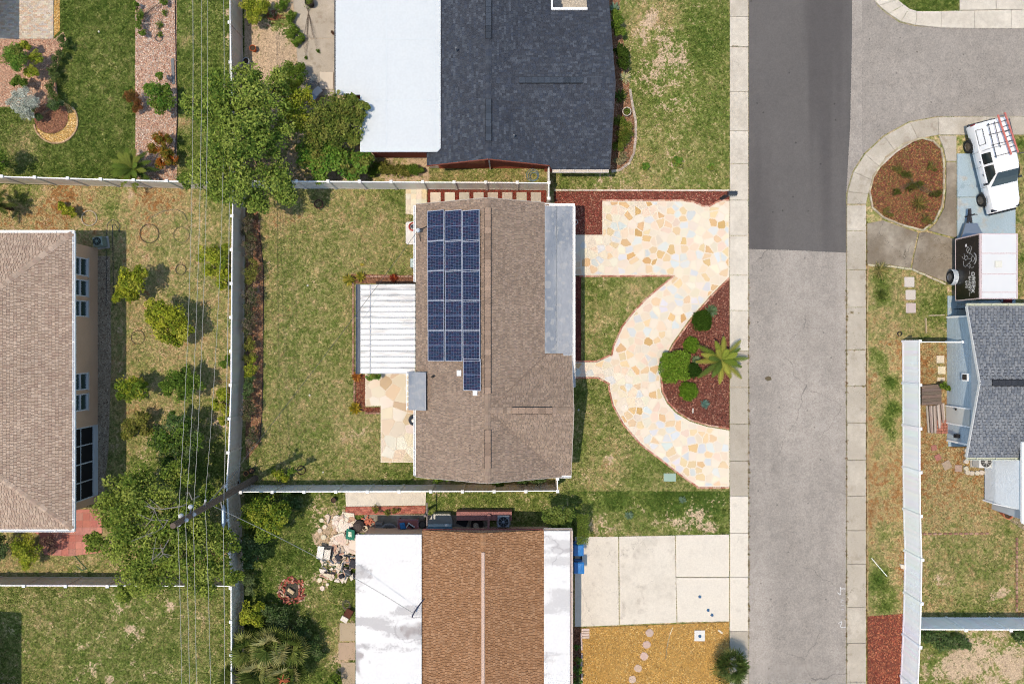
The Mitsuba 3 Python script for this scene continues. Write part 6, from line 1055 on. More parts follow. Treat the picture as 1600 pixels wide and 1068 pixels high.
def side_text(txt, y0, width, z, hgt, nm='lettering', bow=0.0):
    tm = meshkit.text_mesh(txt, hgt, .004, bold=True); V = tm.vertices.copy(); V[:, 0] *= width / V[:, 0].max(); zz = V[:, 1] + bow * np.sin(V[:, 0] / width * math.pi)
    m = MB(C(236, 234, 232)); m.add(np.c_[tx0 - .016 - V[:, 2], y0 - V[:, 0], z + zz], tm.faces); part(TR, nm, m, 'matte', label=f'white word {txt} on the black side')
side_text('GREEK', 3.92, 1.2, 1.86, .27, bow=.08); side_text('BAKERY', 3.70, .86, 1.66, .17); side_text('CAFE', 3.48, .45, 1.40, .15)
m = MB(C(200, 196, 190)); m.box((tx0 - .017, 3.86, 1.74), (.006, .22, .03)); m.box((tx0 - .017, 2.68, 1.74), (.006, .22, .03)); part(TR, 'lettering_rule', m)
m = MB(C(214, 218, 222)); L2 = lambda pts: [m.beam((tx0 - .016, a[0], a[1]), (tx0 - .016, c[0], c[1]), .02, .008) for a, c in zip(pts[:-1], pts[1:])]
def arc(cy, cz, ry, rz, a0, a1, n=12): return [(cy + ry * math.cos(t), cz + rz * math.sin(t)) for t in np.linspace(a0, a1, n)]
L2(arc(4.62, 2.02, .16, .12, 0, 6.28)); L2(arc(4.62, 2.06, .30, .2, .2, 2.9)); L2(arc(4.62, 2.06, .34, .25, .2, 2.9)); L2([(4.78, 2.0), (4.95, 1.82), (5.05, 1.58), (5.22, 1.74), (5.36, 1.6), (5.2, 1.5), (5.0, 1.56)]); L2([(4.9, 1.7), (5.1, 1.86), (5.3, 1.9), (5.36, 1.78)])
L2([(4.6, 1.9), (4.7, 1.62), (4.6, 1.4), (4.78, 1.3), (4.88, 1.5), (4.72, 1.62)]); L2([(4.55, 1.9), (4.42, 1.7), (4.3, 1.5), (4.22, 1.68), (4.3, 1.86), (4.42, 1.7)]); L2(arc(4.45, 1.38, .2, .14, 2.6, 5.4)); L2([(4.2, 2.1), (4.12, 1.94), (4.2, 1.8), (4.12, 1.72)]); L2(arc(4.86, 1.24, .14, .1, 0, 4.6)); part(TR, 'emblem', m)
m = MB(C(236, 232, 230)); m.box((tx0 - .017, 5.44, 1.44), (.006, .16, .16)); part(TR, 'sticker', m)
m = MB(C(176, 186, 198)); xc = P(1518, 0, .6)[0]; V = [[tx0 + .25, ty1 + .02, .62], [P(1539, 0, .6)[0] + .0, ty1 + .02, .62], [P(1529, 0, .6)[0], P(0, 348, .6)[1], .5], [P(1511, 0, .6)[0], P(0, 348, .6)[1], .5]]; V += [[v[0], v[1], v[2] - .12] for v in V]; m.add(np.array(V), np.array([[0, 3, 2, 1], [4, 5, 6, 7], [2, 3, 7, 6], [0, 4, 7, 3], [1, 2, 6, 5]])); part(TR, 'tongue_cover', m, 'metal')
m = MB((.03, .03, .035)); yq = P(0, 346, .5)[1]; m.beam((xc - .28, ty1, .42), (xc, yq + .6, .42), .09); m.beam((xc + .28, ty1, .42), (xc, yq + .6, .42), .09); m.beam((xc, yq, .45), (xc, yq + .75, .45), .12); m.tube([(xc, yq + .35, .05), (xc, yq + .35, .85)], .045, 8); m.beam((xc - .2, yq + .35, .8), (xc + .2, yq + .35, .8), .04); part(TR, 'coupler', m, 'matte')
yw = P(0, 433, .35)[1]; m = MB(); mm = MB((.02, .02, .02)); mm.lathe((0, 0, 0), [(0, -.1), (.22, -.11), (.33, -.1), (.36, -.04), (.36, .05), (.33, .1), (.22, .11)], 24); mm.move(np.array([[0, 0, -1], [1, 0, 0], [0, 1, 0]]), (tx0 - .15, yw, .36)); w = part(TR, 'wheel', mm, 'matte')
mm = MB(C(160, 160, 164)); mm.lathe((0, 0, 0), [(.22, .1), (.16, .06), (.08, .09), (0, .09)], 18); mm.move(np.array([[0, 0, -1], [1, 0, 0], [0, 1, 0]]), (tx0 - .16, yw, .36)); part(w, 'rim', mm, 'metal')
m = MB(C(206, 216, 226)); t = np.linspace(-.15, math.pi + .15, 17); V = np.array([[xx, yw + .46 * math.cos(a), .38 + .46 * math.sin(a)] for a in t for xx in (tx0 - .30, tx0 + .0)]); m.add(V, np.array([[2 * i, 2 * i + 2, 2 * i + 3, 2 * i + 1] for i in range(16)])); part(TR, 'fender', m, 'gloss')

# ---------------------------------------------------------------- things in the yards
def simple(name, label, cat, build, bsdf='matte', col=GREY, group=None):
    m = MB(col); build(m); return obj(name, m, bsdf, label, cat, group)
# trash bins
for i, (px, py) in enumerate(((904, 859), (904.5, 887))):
    k = thing('trash_bin', ('blue wheeled trash bin, the upper of two', 'blue wheeled trash bin, the lower of two')[i], 'bin', 'blue bins by the orange-roofed house'); x, y = P(px, py, 1.05); B_ = C(30, 110, 190)
    m = MB(B_); loft(m, [[[x - a, y - c, z], [x + a, y - c, z], [x + a, y + c, z], [x - a, y + c, z]] for a, c, z in ((.2, .22, .05), (.27, .3, .95), (.29, .32, .97), (.29, .32, 1.0))]); part(k, 'body', m, 'gloss')
    m = MB(C(40, 130, 210)); loft(m, [[[x - a, y - c, z], [x + a, y - c, z], [x + a, y + c, z], [x - a, y + c, z]] for a, c, z in ((.30, .33, 1.005), (.30, .33, 1.04), (.24, .26, 1.09), (.1, .1, 1.1))]); part(k, 'lid', m, 'gloss')
    m = MB((.02, .03, .05)); m.beam((x - .3, y + .34, 1.0), (x + .1, y + .34, 1.0), .04); part(k, 'handle', m)
    for s in (-1, 1): m = MB((.02, .02, .02)); m.tube([(x + s * .27, y + .27, .12), (x + s * .2, y + .27, .12)], .12, 12); part(k, 'wheel', m)
# mailbox
k = thing('mailbox', 'black mailbox on an angled post at the sidewalk edge', 'mailbox'); x, y = P(1144, 302, 1.1); m = MB(BLACK); m.box((x - .35, y - .1, .5), (.1, .1, 1.0)); m.beam((x - .5, y - .28, .75), (x, y, 1.0), .08); part(k, 'post', m)
m = MB((.02, .025, .035)); m.tube([(x - .24, y, 1.14), (x + .26, y, 1.14)], .13, 12); m.box((x + .01, y, 1.06), (.5, .25, .16)); part(k, 'box', m, 'gloss')
def blob_stone(px, py, R_, seed, h=.05, col=C(214, 190, 170), n=9, sq=1.0):
    r = np.random.default_rng(seed); x, y = P(px, py); a = np.sort(np.linspace(0, 2 * np.pi, n, endpoint=False) + r.uniform(-.2, .2, n)); q = Polygon(np.c_[x + R_ * np.cos(a) * r.uniform(.85, 1.1, n), y + R_ * sq * np.sin(a) * r.uniform(.85, 1.1, n)]).convex_hull; m = MB(vary(col, .06)); m.stone(q, -.02, h, .02); return m
# pavers and stepping stones
for i in range(8):
    px = 680.6 + 22.4 * i; q = np.array(P(px, 308.5)); m = MB(vary(C(*((238, 224, 206) if i < 2 else (206, 196, 182))), .04)); m.stone(sbox(q[0] - .3, q[1] - .3, q[0] + .3, q[1] + .3), -.02, .05, .015); obj('stepping_stone', m, 'matte', f'square pale paver in the red mulch behind the house, {["first", "second", "third", "fourth", "fifth", "sixth", "seventh", "last"][i]} from the left', 'paver', 'square pavers in the mulch strip')
for i, (px, py) in enumerate(((1015, 988), (1010.5, 1006), (1006, 1024), (997, 1043), (988, 1060))): obj('stepping_stone', blob_stone(px, py, .25, 300 + i), 'matte', f'irregular pinkish stepping stone in the yellow gravel, {["first", "second", "third", "fourth", "last"][i]} from the driveway', 'stepping stone', 'stones across the yellow gravel')
for i, (px, py, c) in enumerate(((1420.5, 440.5, (226, 216, 208)), (1422.5, 460.5, (220, 210, 204)), (1423, 481, (214, 202, 198)))): q = P(px, py); m = MB(vary(C(*c), .03)); m.stone(sbox(q[0] - .29, q[1] - .29, q[0] + .29, q[1] + .29).buffer(-.04).buffer(.04, quad_segs=2), -.02, .04, .015); obj('stepping_stone', m, 'matte', f'square grey-pink stepping stone in the brownish grass, {["top", "middle", "bottom"][i]} of three', 'stepping stone', 'three stones by the old driveway')
for i, (px, py) in enumerate(((1469, 561), (1471, 578), (1470, 592))): q = P(px, py); m = MB(vary(C(240, 226, 204), .03)); m.stone(sbox(q[0] - .22, q[1] - (.22 if i < 2 else .1), q[0] + .22, q[1] + (.22 if i < 2 else .1)), -.02, .04, .015); obj('stepping_stone', m, 'matte', f'cream square paver by the blue wall, {["top", "middle", "half-buried bottom"][i]} one', 'paver', 'cream pavers by the blue wall')
for i, (px, py, s, c, lab, a) in enumerate(((1459, 699, .16, (182, 124, 112), 'red paver below the plank pile, upper of two', .2), (1465, 714, .17, (186, 126, 116), 'red paver below the plank pile, lower of two', .5), (1479, 726, .24, (190, 168, 146), 'tan square paver set askew in the dry lawn', .5), (1497, 731, .2, (188, 166, 150), 'broken tan paver near the white rocks', .0))): q = np.array([*P(px, py), .02]); m = MB(vary(C(*c), .04)); m.box(q, (s * 2, s * 2, .06), rz=a, bev=.01); obj('paver', m, 'matte', lab, 'paver')
# lids, dots
k = obj('utility_box', MB(C(170, 196, 180)).slab(green_lid, -.02, .03), 'matte', 'pale green rectangular utility lid in the front lawn', 'utility cover')
simple('utility_box', 'white square utility lid in the yellow gravel', 'utility cover', lambda m: m.box((*P(1093, 992), .02), (.62, .62, .08), bev=.01), col=C(240, 238, 234))
for i, (px, py) in enumerate(((1093, 931), (1106, 952), (1112, 959.5), (1093, 992.5))): z = .056 if i < 3 else .062; simple('ground_marker', ('blue round cap on the pale driveway, topmost of three', 'blue round cap on the pale driveway, middle of three', 'blue round cap on the pale driveway, lowest of three', 'blue round cap on the white square lid')[i], 'marker', lambda m: m.lathe((*P(px, py), z), [(.09, 0), (.09, .015), (.06, .02), (.05, .035), (0, .036)], 16), 'gloss', C(40, 96, 140))
for i, (px, py) in enumerate(((904, 640), (484, 617), (481, 446), (505, 737), (155, 50))): simple('sprinkler_head', ('round sprinkler head in the front lawn by the gable', 'pale sprinkler cap in the middle of the back lawn', 'pale sprinkler cap in the upper back lawn', 'pale sprinkler cap near the bottom fence', 'sprinkler cap in the deep green lawn')[i], 'sprinkler', lambda m: m.lathe((*P(px, py), 0), [(.055, 0), (.055, .05), (.03, .055), (.0, .04)], 10), 'matte', C(220, 216, 206))
# painted survey marks on the street
WM = C(236, 236, 236)
for i, segs in enumerate(([((1313, 916), (1313, 929)), ((1313, 919), (1321, 919)), ((1313, 929), (1308, 924))], [((1315, 970), (1313, 979)), ((1313, 979), (1322, 979)), ((1315, 970), (1310, 973))], [((1314, 936), (1314, 941)), ((1314, 936), (1319, 937)), ((1313, 945), (1319, 945)), ((1314, 952), (1318, 951))])):
    k = thing('painted_mark', ('white sprayed arrow mark at the street edge, upper of two', 'white sprayed corner mark at the street edge, lower of two', 'faint white sprayed characters between the two street marks')[i], 'road marking')
    for a, c in segs: m = MB(WM if i < 2 else C(204, 204, 204)); m.beam((*P(*a), .0145), (*P(*c), .0145), .035, .005); part(k, 'stroke', m)
m = blob_stone(1200.5, 591, .2, 71, .03, C(112, 98, 78), 9, .7); obj('litter', m, 'matte', 'dark flattened scrap lying in the street', 'litter')
# air conditioners
def ac_unit(label, px, py, s, h, col, ang=0.0):
    k = thing('air_conditioner', label, 'air conditioner'); x, y = P(px, py, h); m = MB(col); m.box((x, y, h / 2 + .04), (s, s, h - .02), rz=ang, bev=.06); part(k, 'cabinet', m, 'gloss')
    m = MB(np.array(col) * .12); m.lathe((x, y, h + .028), [(s * .42, 0), (s * .42, .02), (s * .36, .02), (s * .34, .005), (0, .005)], 18); kk = part(k, 'fan_guard', m)
    m = MB(np.array(col) * .8)
    for i in range(4): a = i * math.pi / 4; m.beam((x - s * .38 * math.cos(a), y - s * .38 * math.sin(a), h + .045), (x + s * .38 * math.cos(a), y + s * .38 * math.sin(a), h + .045), .02, .012)
    m.lathe((x, y, h + .04), [(.08, 0), (.08, .03), (0, .035)], 10); part(kk, 'grille', m); m = MB(C(190, 186, 178)); m.box((x, y, .02), (s + .15, s + .15, .05), rz=ang); part(k, 'pad', m)
ac_unit('blue-grey air conditioner beside the orange roof', 786.5, 814.5, .68, .8, C(150, 164, 180))
ac_unit('white air conditioner half under the grey roof gutter', 1540, 721, .72, .7, C(236, 236, 232))
ac_unit('small greenish air conditioner at the beige house corner', 152, 377, .55, .6, C(140, 156, 146), .15)
# white slab with ring by the house
k = thing('equipment_pad', 'white rounded slab beside the ranch house wall', 'pad'); q = Polygon(PP([(634.5, 347), (652, 347), (652, 382), (634.5, 382)])).buffer(-.12).buffer(.12); scene[k] = shape(MB(C(250, 248, 244)).slab(q, -.02, .12), 'matte')
k = thing('hose_coil', 'red hose coiled around a dark tap on the white slab', 'hose'); x, y = P(645, 354, .2); m = MB(C(186, 70, 54))
for i in range(3): m.ring((x, y, .14 + .045 * i), .24 - .02 * i, .028, 22)
m.lathe((x, y, .12), [(.12, 0), (.12, .12), (0, .16)], 10, col=(.03, .03, .04)); scene[k] = shape(m, 'gloss')
simple('meter_box', 'pale blue box on the ranch house back wall', 'box', lambda m: m.box((*P(646, 412, .5), .5), (.24, .5, .9), bev=.03), 'gloss', C(190, 214, 216))
k = thing('kettle_grill', 'round black grill under the house eave by the patio', 'grill'); x, y = P(647, 656, .8); m = MB(BLACK); m.lathe((x, y, .5), [(0, 0), (.2, .03), (.33, .2), (.34, .26), (.28, .42), (.12, .5), (0, .51)], 18); part(k, 'bowl', m, 'gloss'); m = MB(C(90, 90, 90))
for i in range(3): a = i * 2.1; m.tube([(x + .2 * math.cos(a), y + .2 * math.sin(a), .55), (x + .32 * math.cos(a), y + .32 * math.sin(a), 0)], .015, 5)
part(k, 'stand', m)
# planter urn, pots
def pot(label, px, py, R_, h, col, plant=None):
    k = thing('flower_pot', label, 'pot'); x, y = P(px, py, h); m = MB(col); m.lathe((x, y, 0), [(R_ * .6, 0), (R_ * .95, h * .9), (R_, h), (R_ * .86, h), (R_ * .82, h * .85), (0, h * .85)], 18); part(k, 'body', m)
    m = MB(C(84, 66, 52)); m.lathe((x, y, h * .86), [(R_ * .84, 0), (0, .02)], 14); part(k, 'soil', m)
    if plant is not None: m = MB(); leaves(m, np.array([[x, y, h + .05]]), np.array([R_ * .75]), 120, .09, plant, np.random.default_rng(int(px))); part(k, 'plant', m, 'leaf')
pot('white round urn with plants in the gable bed', 979.5, 174, .26, .45, C(226, 220, 210), MIDG)
pot('tan clay pot near the fence in the sandy yard, upper of two', 391, 26, .22, .4, C(222, 170, 110)); pot('orange clay pot near the fence in the sandy yard, lower of two', 394.5, 75, .19, .35, C(206, 104, 60))
pot('orange clay pot in front of the power pole', 384, 739.5, .15, .32, C(206, 140, 96)); pot('black plastic pot beside the orange clay pot at the pole', 393, 735, .17, .3, C(50, 52, 56)); pot('small red pot in the shade by the palmettos', 400, 872, .13, .26, C(196, 104, 84)); pot('black nursery pot on the brick-coloured soil by the cream pad', 521, 781, .16, .26, C(50, 50, 58)); pot('large terracotta pot on its side by the white carport roof', 1576, 803, .3, .5, C(214, 130, 96)); pot('large black pot at the very top of the concrete patio', 483, 2, .26, .5, C(50, 50, 46), MIDG); pot('small dark ring pot stuck by the white flat roof gutter', 519, 50, .09, .3, C(120, 90, 70))
pot('grey bucket beside the power pole', 371, 753, .13, .3, C(160, 166, 164)); pot('pale blue bucket at the fence under the dark tree', 384, 95, .2, .35, C(196, 206, 216))
# rings and hoses
def hoop(label, px, py, R_, col=C(70, 66, 56), r=.02, h=.05, cat='ring'): simple('garden_ring', label, cat, lambda m: m.ring((*P(px, py), h), R_, r), 'matte', col)
hoop('dark wire ring round a sprouting plant, largest ring in the dry yard', 234, 365, .55, C(80, 74, 62), .018, .06); hoop('white stone-coloured ring near the hip roof corner', 140, 341, .44, C(206, 196, 178), .025); hoop('thin wire ring right of the largest ring in the dry yard', 284, 367, .46, C(120, 112, 94), .012); hoop('small dark ring above the widest fruit tree', 283, 421, .3, C(90, 92, 76), .02); hoop('thin ring left of the widest fruit tree', 216, 527, .4, C(90, 84, 70), .014)
hoop('rusty ring with a scrap inside on the upper back lawn', 499.5, 320, .24, C(96, 66, 56), .04, .2); hoop('dark edging ring round the staked sapling', 471, 734, .24, C(60, 48, 40), .03); hoop('dark ring beside the lower left shrub', 82, 858, .2)
def hose(label, pts, col, r=.016, z=.03): q = [np.array([*P(*p), z]) for p in pts]; m = MB(col); t = np.linspace(0, len(q) - 1, len(q) * 6); Q = np.array(q); m.tube(np.stack([np.interp(t, range(len(q)), Q[:, i]) for i in range(3)], 1), r, 5); obj('garden_hose', m, 'gloss', label, 'hose')
hose('black hose looping out of the shade by the beige house', [(166, 480), (167, 430), (166, 380), (168, 350), (175, 343), (183, 346), (188, 352), (187, 362), (180, 350), (176, 352), (177, 400), (178, 470)], C(60, 60, 60)); hose('black hose arching across the dry grass toward the fence', [(232, 342), (255, 330), (275, 327), (288, 333), (293, 345)], C(80, 84, 76), .014); hose('green hose coiled near the pink paver patio', [(95, 868), (105, 862), (118, 868), (128, 880), (136, 888), (128, 890), (120, 884)], C(60, 110, 84)); hose('yellow hose trailing past the rubble toward the toolbox', [(503, 905), (508, 925), (516, 940), (528, 944), (532, 936)], C(206, 196, 120)); hose('pale hose over the rubble from the cream pad', [(542, 800), (528, 812), (520, 820), (516, 835), (512, 850)], C(200, 180, 120))
for i in range(3): hoop(f'blue hose coil on the grass behind the top fence, {["outer", "middle", "inner"][i]} loop', 832 + i, 274 + i, .36 - .07 * i, C(120, 150, 170), .018, .04 + .02 * i, 'hose')
hose('dark landscape edging between pink gravel and grass strip', [(274, -20), (275, 60), (276, 120), (278, 160), (277, 200), (274, 240)], C(60, 46, 40), .03); hose('dark edging along the back lawn bed', [(404, 350), (408, 385), (412, 420), (412, 470), (411, 560), (410, 640), (406, 690)], C(70, 60, 54), .025)
simple('plank', 'grey plank lying at the gravel edge by the dense bush', 'plank', lambda m: m.box((*P(271, 112), .05), (.16, 1.5, .05), rz=.04), col=C(130, 134, 138)); simple('curved_stone', 'curved dark stone in the long pink gravel bed', 'stone', lambda m: m.ring((*P(249, 60), .04), .2, .035, 10), col=C(110, 100, 96))
# brick boxes, edging rows
def brick_line(label, pts, L=.2, w=.1, cols=((176, 136, 118), (160, 120, 104), (194, 158, 138)), z=.08, gap=.02, cat='edging'):
    k = thing('brick_edging', label, cat); ls = LineString(PP(pts)); n = int(ls.length / (L + gap))
    for i in range(n): a = np.array(ls.interpolate((i + .5) / n, normalized=True).coords[0]); c = np.array(ls.interpolate(min(1, (i + .7) / n), normalized=True).coords[0]); d = c - a; m = MB(vary(C(*cols[R.integers(len(cols))]), .08)); m.box((*a, z / 2), (L, w, z), rz=math.atan2(d[1], d[0]) + R.normal() * .05, bev=.008); part(k, 'brick', m, 'matte')
brick_line('red brick edge left of the ribbed patio roof', [(552, 440), (552, 585)]); brick_line('brick edge round the small mulch bed by the patio', [(554, 590), (554, 640)]); brick_line('brick edge below the small mulch bed', [(570, 645), (594, 645)]); brick_line('brick edge along the top of the ribbed patio roof bed', [(572, 432), (644, 432)]); brick_line('small brick box at the top of the back fence bed', [(388, 349), (405, 347), (405, 364)]); brick_line('low brick box in the middle of the back fence bed', [(390, 440), (404, 440), (404, 457), (390, 457)])
brick_line('row of red bricks dividing the dry lawn at the right', [(1440, 833.5), (1545, 832.5)], gap=.09); brick_line('row of red bricks running down the right lawn', [(1588, 838), (1588, 955)], gap=.05)
brick_line('white curb edging along the top mulch bed', [(866, 297.3), (1139, 297.8)], L=.4, w=.1, cols=((236, 222, 204), (226, 210, 194)), z=.09, gap=.004); brick_line('pale concrete curb round the gable bed', [(984, 140), (988, 165), (993, 190), (993, 215), (990, 240), (982, 256), (968, 266), (955, 268)], L=.2, w=.14, cols=((206, 192, 178), (190, 176, 162)), z=.1, gap=.004)
brick_line('pale timber edging along the orange-roofed house strip', [(908, 985), (909, 1080)], L=1.0, w=.1, cols=((230, 206, 190),), z=.1, gap=.01)
brick_line('low concrete edging round the teardrop island', [(x, y) for x, y in ISLAND] + [ISLAND[0]], L=.3, w=.1, cols=((206, 196, 170), (186, 172, 146)), z=.09, gap=.004); brick_line('low concrete edging under the old driveway', [(1355, 414), (1390, 416), (1425, 421), (1477, 444)], L=.4, w=.1, cols=((206, 196, 170),), z=.09, gap=.004); brick_line('pale edging at the inner side of the right sidewalk', [(1355, 415), (1355, 955)], L=.9, w=.07, cols=((196, 176, 140), (180, 156, 120)), z=.06, gap=.02)
brick_line('ring of stone edging round the yellow gravel crescent', [tuple(np.array([88, 190]) + 34 * np.array([math.cos(a), math.sin(a)])) for a in np.linspace(-.7, 3.0, 24)], L=.25, w=.09, cols=((206, 176, 140), (190, 160, 124)), z=.08, gap=.01)
brick_line('short timber edge of the brown front grass', [(1446, 524), (1446, 494), (1478, 491)], L=.9, w=.07, cols=((196, 180, 150),), z=.1, gap=.01)
# white rocks beside the grey-roofed house, rubble
k = thing('rock_edging', 'row of whitish rocks curving round the white air conditioner', 'rocks')
for i, (px, py) in enumerate(((1509, 703), (1509, 711), (1508, 720), (1508, 731), (1510, 737), (1517, 738), (1525, 738), (1532, 737), (1539, 737), (1545, 737))): m = blob_stone(px, py, .15, 400 + i, .14, C(214, 204, 186)); part(k, 'rock', m)
k = thing('rubble_pile', 'heap of broken white concrete pieces along the white flat roof', 'rubble'); r = np.random.default_rng(31)
area = poly([(518, 806), (560, 804), (556, 845), (554, 905), (528, 908), (505, 900), (502, 872), (515, 838)])
for i in range(150):
    x, y = r.uniform(*area.bounds[0::2]), r.uniform(*area.bounds[1::2])
    if not area.contains(Point(x, y)): continue
    s = r.uniform(.12, .42) if y > P(0, 865)[1] else r.uniform(.1, .26); n = r.integers(5, 8); a = np.sort(r.uniform(0, 6.28, n)); q = Polygon(np.c_[x + s * np.cos(a), y + s * np.sin(a)]).convex_hull
    if q.area < .01: continue
    m = MB(vary(C(*((250, 238, 222), (240, 222, 202), (226, 206, 186), (206, 170, 146))[r.choice(4, p=[.45, .3, .15, .1])]), .05)); m.stone(q, -.02, r.uniform(.06, .2), .02); part(k, 'chunk', m)
for i, (px, py) in enumerate(((503, 812), (508, 822), (500, 828), (512, 806), (506, 838), (500, 905), (512, 912), (504, 918))): obj('loose_stone', blob_stone(px, py, r.uniform(.1, .17), 500 + i, .1, C(240, 226, 206)), 'matte', f'loose white stone at the left edge of the rubble, {["first", "second", "third", "fourth", "fifth", "sixth", "seventh", "eighth"][i]} from the top', 'stone')
k = thing('fire_ring', 'round fire ring of loose red bricks in the weedy yard', 'fire ring'); x0, y0 = P(457, 921)
for i in range(86):
    a = r.uniform(0, 6.28); q = r.uniform(.42, .82); zz = .04 + (.09 if r.uniform() < .35 else 0); m = MB(vary(C(*((192, 110, 92), (170, 92, 78), (206, 132, 112), (150, 84, 74), (214, 176, 156))[r.integers(5)]), .1)); m.box((x0 + q * math.cos(a), y0 + q * math.sin(a), zz), (.2, .09, .06), rz=a + 1.57 + r.normal() * .6, bev=.008); part(k, 'brick', m)
m = MB(C(90, 84, 78)); m.lathe((x0, y0, .0), [(.46, .03), (.2, .015), (0, .01)], 14); part(k, 'ash', m); m = MB(C(220, 196, 160)); m.box((x0 - .05, y0 - .02, .14), (.42, .2, .1), rz=-.6, bev=.02); part(k, 'wood_block', m)
# clutter
def toolbox():
    k = thing('tool_chest', 'open grey plastic chest beside the rubble', 'chest'); x, y = P(506, 863, .4); a = -.14
    m = MB(C(150, 158, 166)); m.box((x - .2, y + .02, .42), (.38, .74, .05), rz=a, bev=.01); part(k, 'lid', m, 'gloss'); m = MB(C(120, 124, 130)); m.box((x + .2, y - .05, .2), (.42, .72, .4), rz=a, bev=.03); part(k, 'box', m, 'gloss'); m = MB((.03, .03, .03)); m.box((x + .2, y + .24, .405), (.4, .12, .02), rz=a); m.box((x + .41, y - .06, .3), (.03, .6, .3), rz=a); part(k, 'opening', m)
    m = MB((.02, .02, .02)); m.tube([(x - .15, y - .3, .06), (x + .1, y - .3, .06)], .06, 8); part(k, 'wheel', m)
toolbox()
k = thing('cart', 'overturned dark cart with green tray at the white roof corner', 'cart'); x, y = P(547, 833, .4); m = MB(C(40, 130, 104)); loft(m, [[[x - a, y - c, z], [x + a * 1.1, y - c * 1.3, z], [x + a, y + c * .7, z], [x - a * .7, y + c, z]] for a, c, z in ((.16, .2, .15), (.26, .3, .45), (.1, .14, .5))]); part(k, 'tray', m, 'gloss'); m = MB(C(70, 66, 70)); m.box((x + .05, y - .05, .15), (.6, .65, .12), rz=.5, bev=.02); part(k, 'frame', m)
simple('fabric_heap', 'dark brown heap beside the green tray', 'heap', lambda m: m.lathe((*P(560, 822, .3), 0), [(.36, 0), (.34, .25), (.2, .42), (.08, .46), (0, .45)], 9), col=C(86, 76, 74))
k = thing('brick_heap', 'small heap of orange brick bits at the clutter strip', 'bricks'); x, y = P(577, 814)
for i in range(26): m = MB(vary(C(214, 130, 104), .15)); m.box((x + r.normal() * .15, y + r.normal() * .18, .05 + r.uniform(0, .12)), (.16, .08, .06), rz=r.uniform(0, 3), bev=.008); part(k, 'brick', m)
simple('bucket', 'white round bucket left of the clutter strip', 'bucket', lambda m: m.lathe((*P(572, 823), 0), [(.12, 0), (.16, .3), (.13, .3), (.11, .06), (0, .06)], 14), col=C(236, 222, 196))
k = thing('tire_stack', 'leaning stack of grey curved tyres in the clutter strip', 'tyres'); x, y = P(609, 824)
for i, R_ in enumerate((.62, .5, .38, .27)): m = MB(C(*((150, 150, 150), (110, 108, 106), (90, 86, 84), (150, 140, 128))[i])); m.tube([(x + R_ * math.cos(t) * .8, y - .15 + R_ * math.sin(t) * .7, .25 + .05 * i) for t in np.linspace(.15, 3.0, 14)], .06, 7); part(k, 'tyre', m)
simple('crate', 'grey crate left of the curved tyres', 'crate', lambda m: (m.box((*P(592, 820, .25), .15), (.42, .34, .3), bev=.02), m.box((*P(592, 820, .25), .31), (.34, .06, .03), col=C(100, 96, 92))), col=C(140, 134, 128))
k = thing('table', 'low dusty pink table in the clutter strip', 'table'); x, y = P(637.5, 821.5, .55); m = MB(C(168, 104, 100)); m.box((x, y, .53), (1.14, .72, .04), bev=.01); part(k, 'tabletop', m); m = MB(C(186, 140, 150))
for a, c, sx, sy in ((0, .37, 1.18, .04), (0, -.37, 1.18, .04), (.58, 0, .04, .72), (-.58, 0, .04, .72)): m.box((x + a, y + c, .54), (sx, sy, .07))
part(k, 'rim', m)
for a in (-.52, .52):
    for c in (-.32, .32): m = MB(C(120, 76, 74)); m.box((x + a, y + c, .255), (.06, .06, .51)); part(k, 'leg', m)
k = thing('tool_bag', 'blue and white bag with black straps on the pink table', 'bag'); m = MB(C(60, 130, 190)); m.box((x - .3, y + .04, .64), (.3, .36, .18), rz=.2, bev=.06); m.box((x - .27, y - .1, .6), (.34, .14, .12), col=C(40, 60, 90), bev=.03); m.box((x + .12, y + .02, .59), (.46, .1, .06), rz=-.6, col=BLACK); m.box((x + .2, y + .08, .6), (.46, .05, .07), rz=-.6, col=C(220, 220, 220)); m.box((x - .05, y + .0, .6), (.34, .05, .07), rz=1.0, col=C(230, 228, 224)); scene[k] = shape(m, 'matte')
simple('flower_stand', 'dark round lidded drum between pink table and blue tub', 'drum', lambda m: (m.lathe((*P(660, 819, .5), 0), [(.2, 0), (.24, .45), (.2, .5), (.0, .5)], 16), m.ring((*P(660, 819, .5), .5), .2, .03, 16, C(50, 46, 46))), col=C(90, 84, 80))
k = thing('covered_boat', 'rounded grey and blue tub standing by the orange roof', 'tub'); x, y = P(687, 818, .6); q = Polygon([(x - .75, y - .55), (x + .75, y - .55), (x + .72, y + .2), (x + .6, y + .55), (x - .4, y + .55), (x - .7, y + .1)]).buffer(-.1).buffer(.1); m = MB(C(150, 154, 152)); m.slab(q, 0, .55); part(k, 'hull', m, 'gloss')
m = MB(C(96, 150, 176)); m.slab(q.intersection(sbox(x - 2, y - 2, x + 2, y + .02)).buffer(-.04), .5, .62); part(k, 'cover', m, 'gloss'); m = MB(C(190, 214, 222)); m.slab(q.intersection(sbox(x - 2, y - .2, x + 2, y + .05)).buffer(-.05), .6, .65); part(k, 'cover_fold', m, 'gloss'); m = MB(WHITE); m.lathe((x + .38, y - .06, .64), [(.08, 0), (.06, .03), (0, .04)], 10); part(k, 'cap', m)
simple('screen_post', 'weathered grey post standing by the cream pad end', 'post', lambda m: m.box((*P(666.5, 800, .8), .8), (.11, .11, 1.6)), col=C(150, 140, 134)); simple('fence_rail', 'grey rail between post and orange roof wall', 'rail', lambda m: m.beam((*P(667, 785, 1.4), 1.4), (*P(667, 828, 1.4), 1.4), .07, .06), col=C(150, 138, 136))
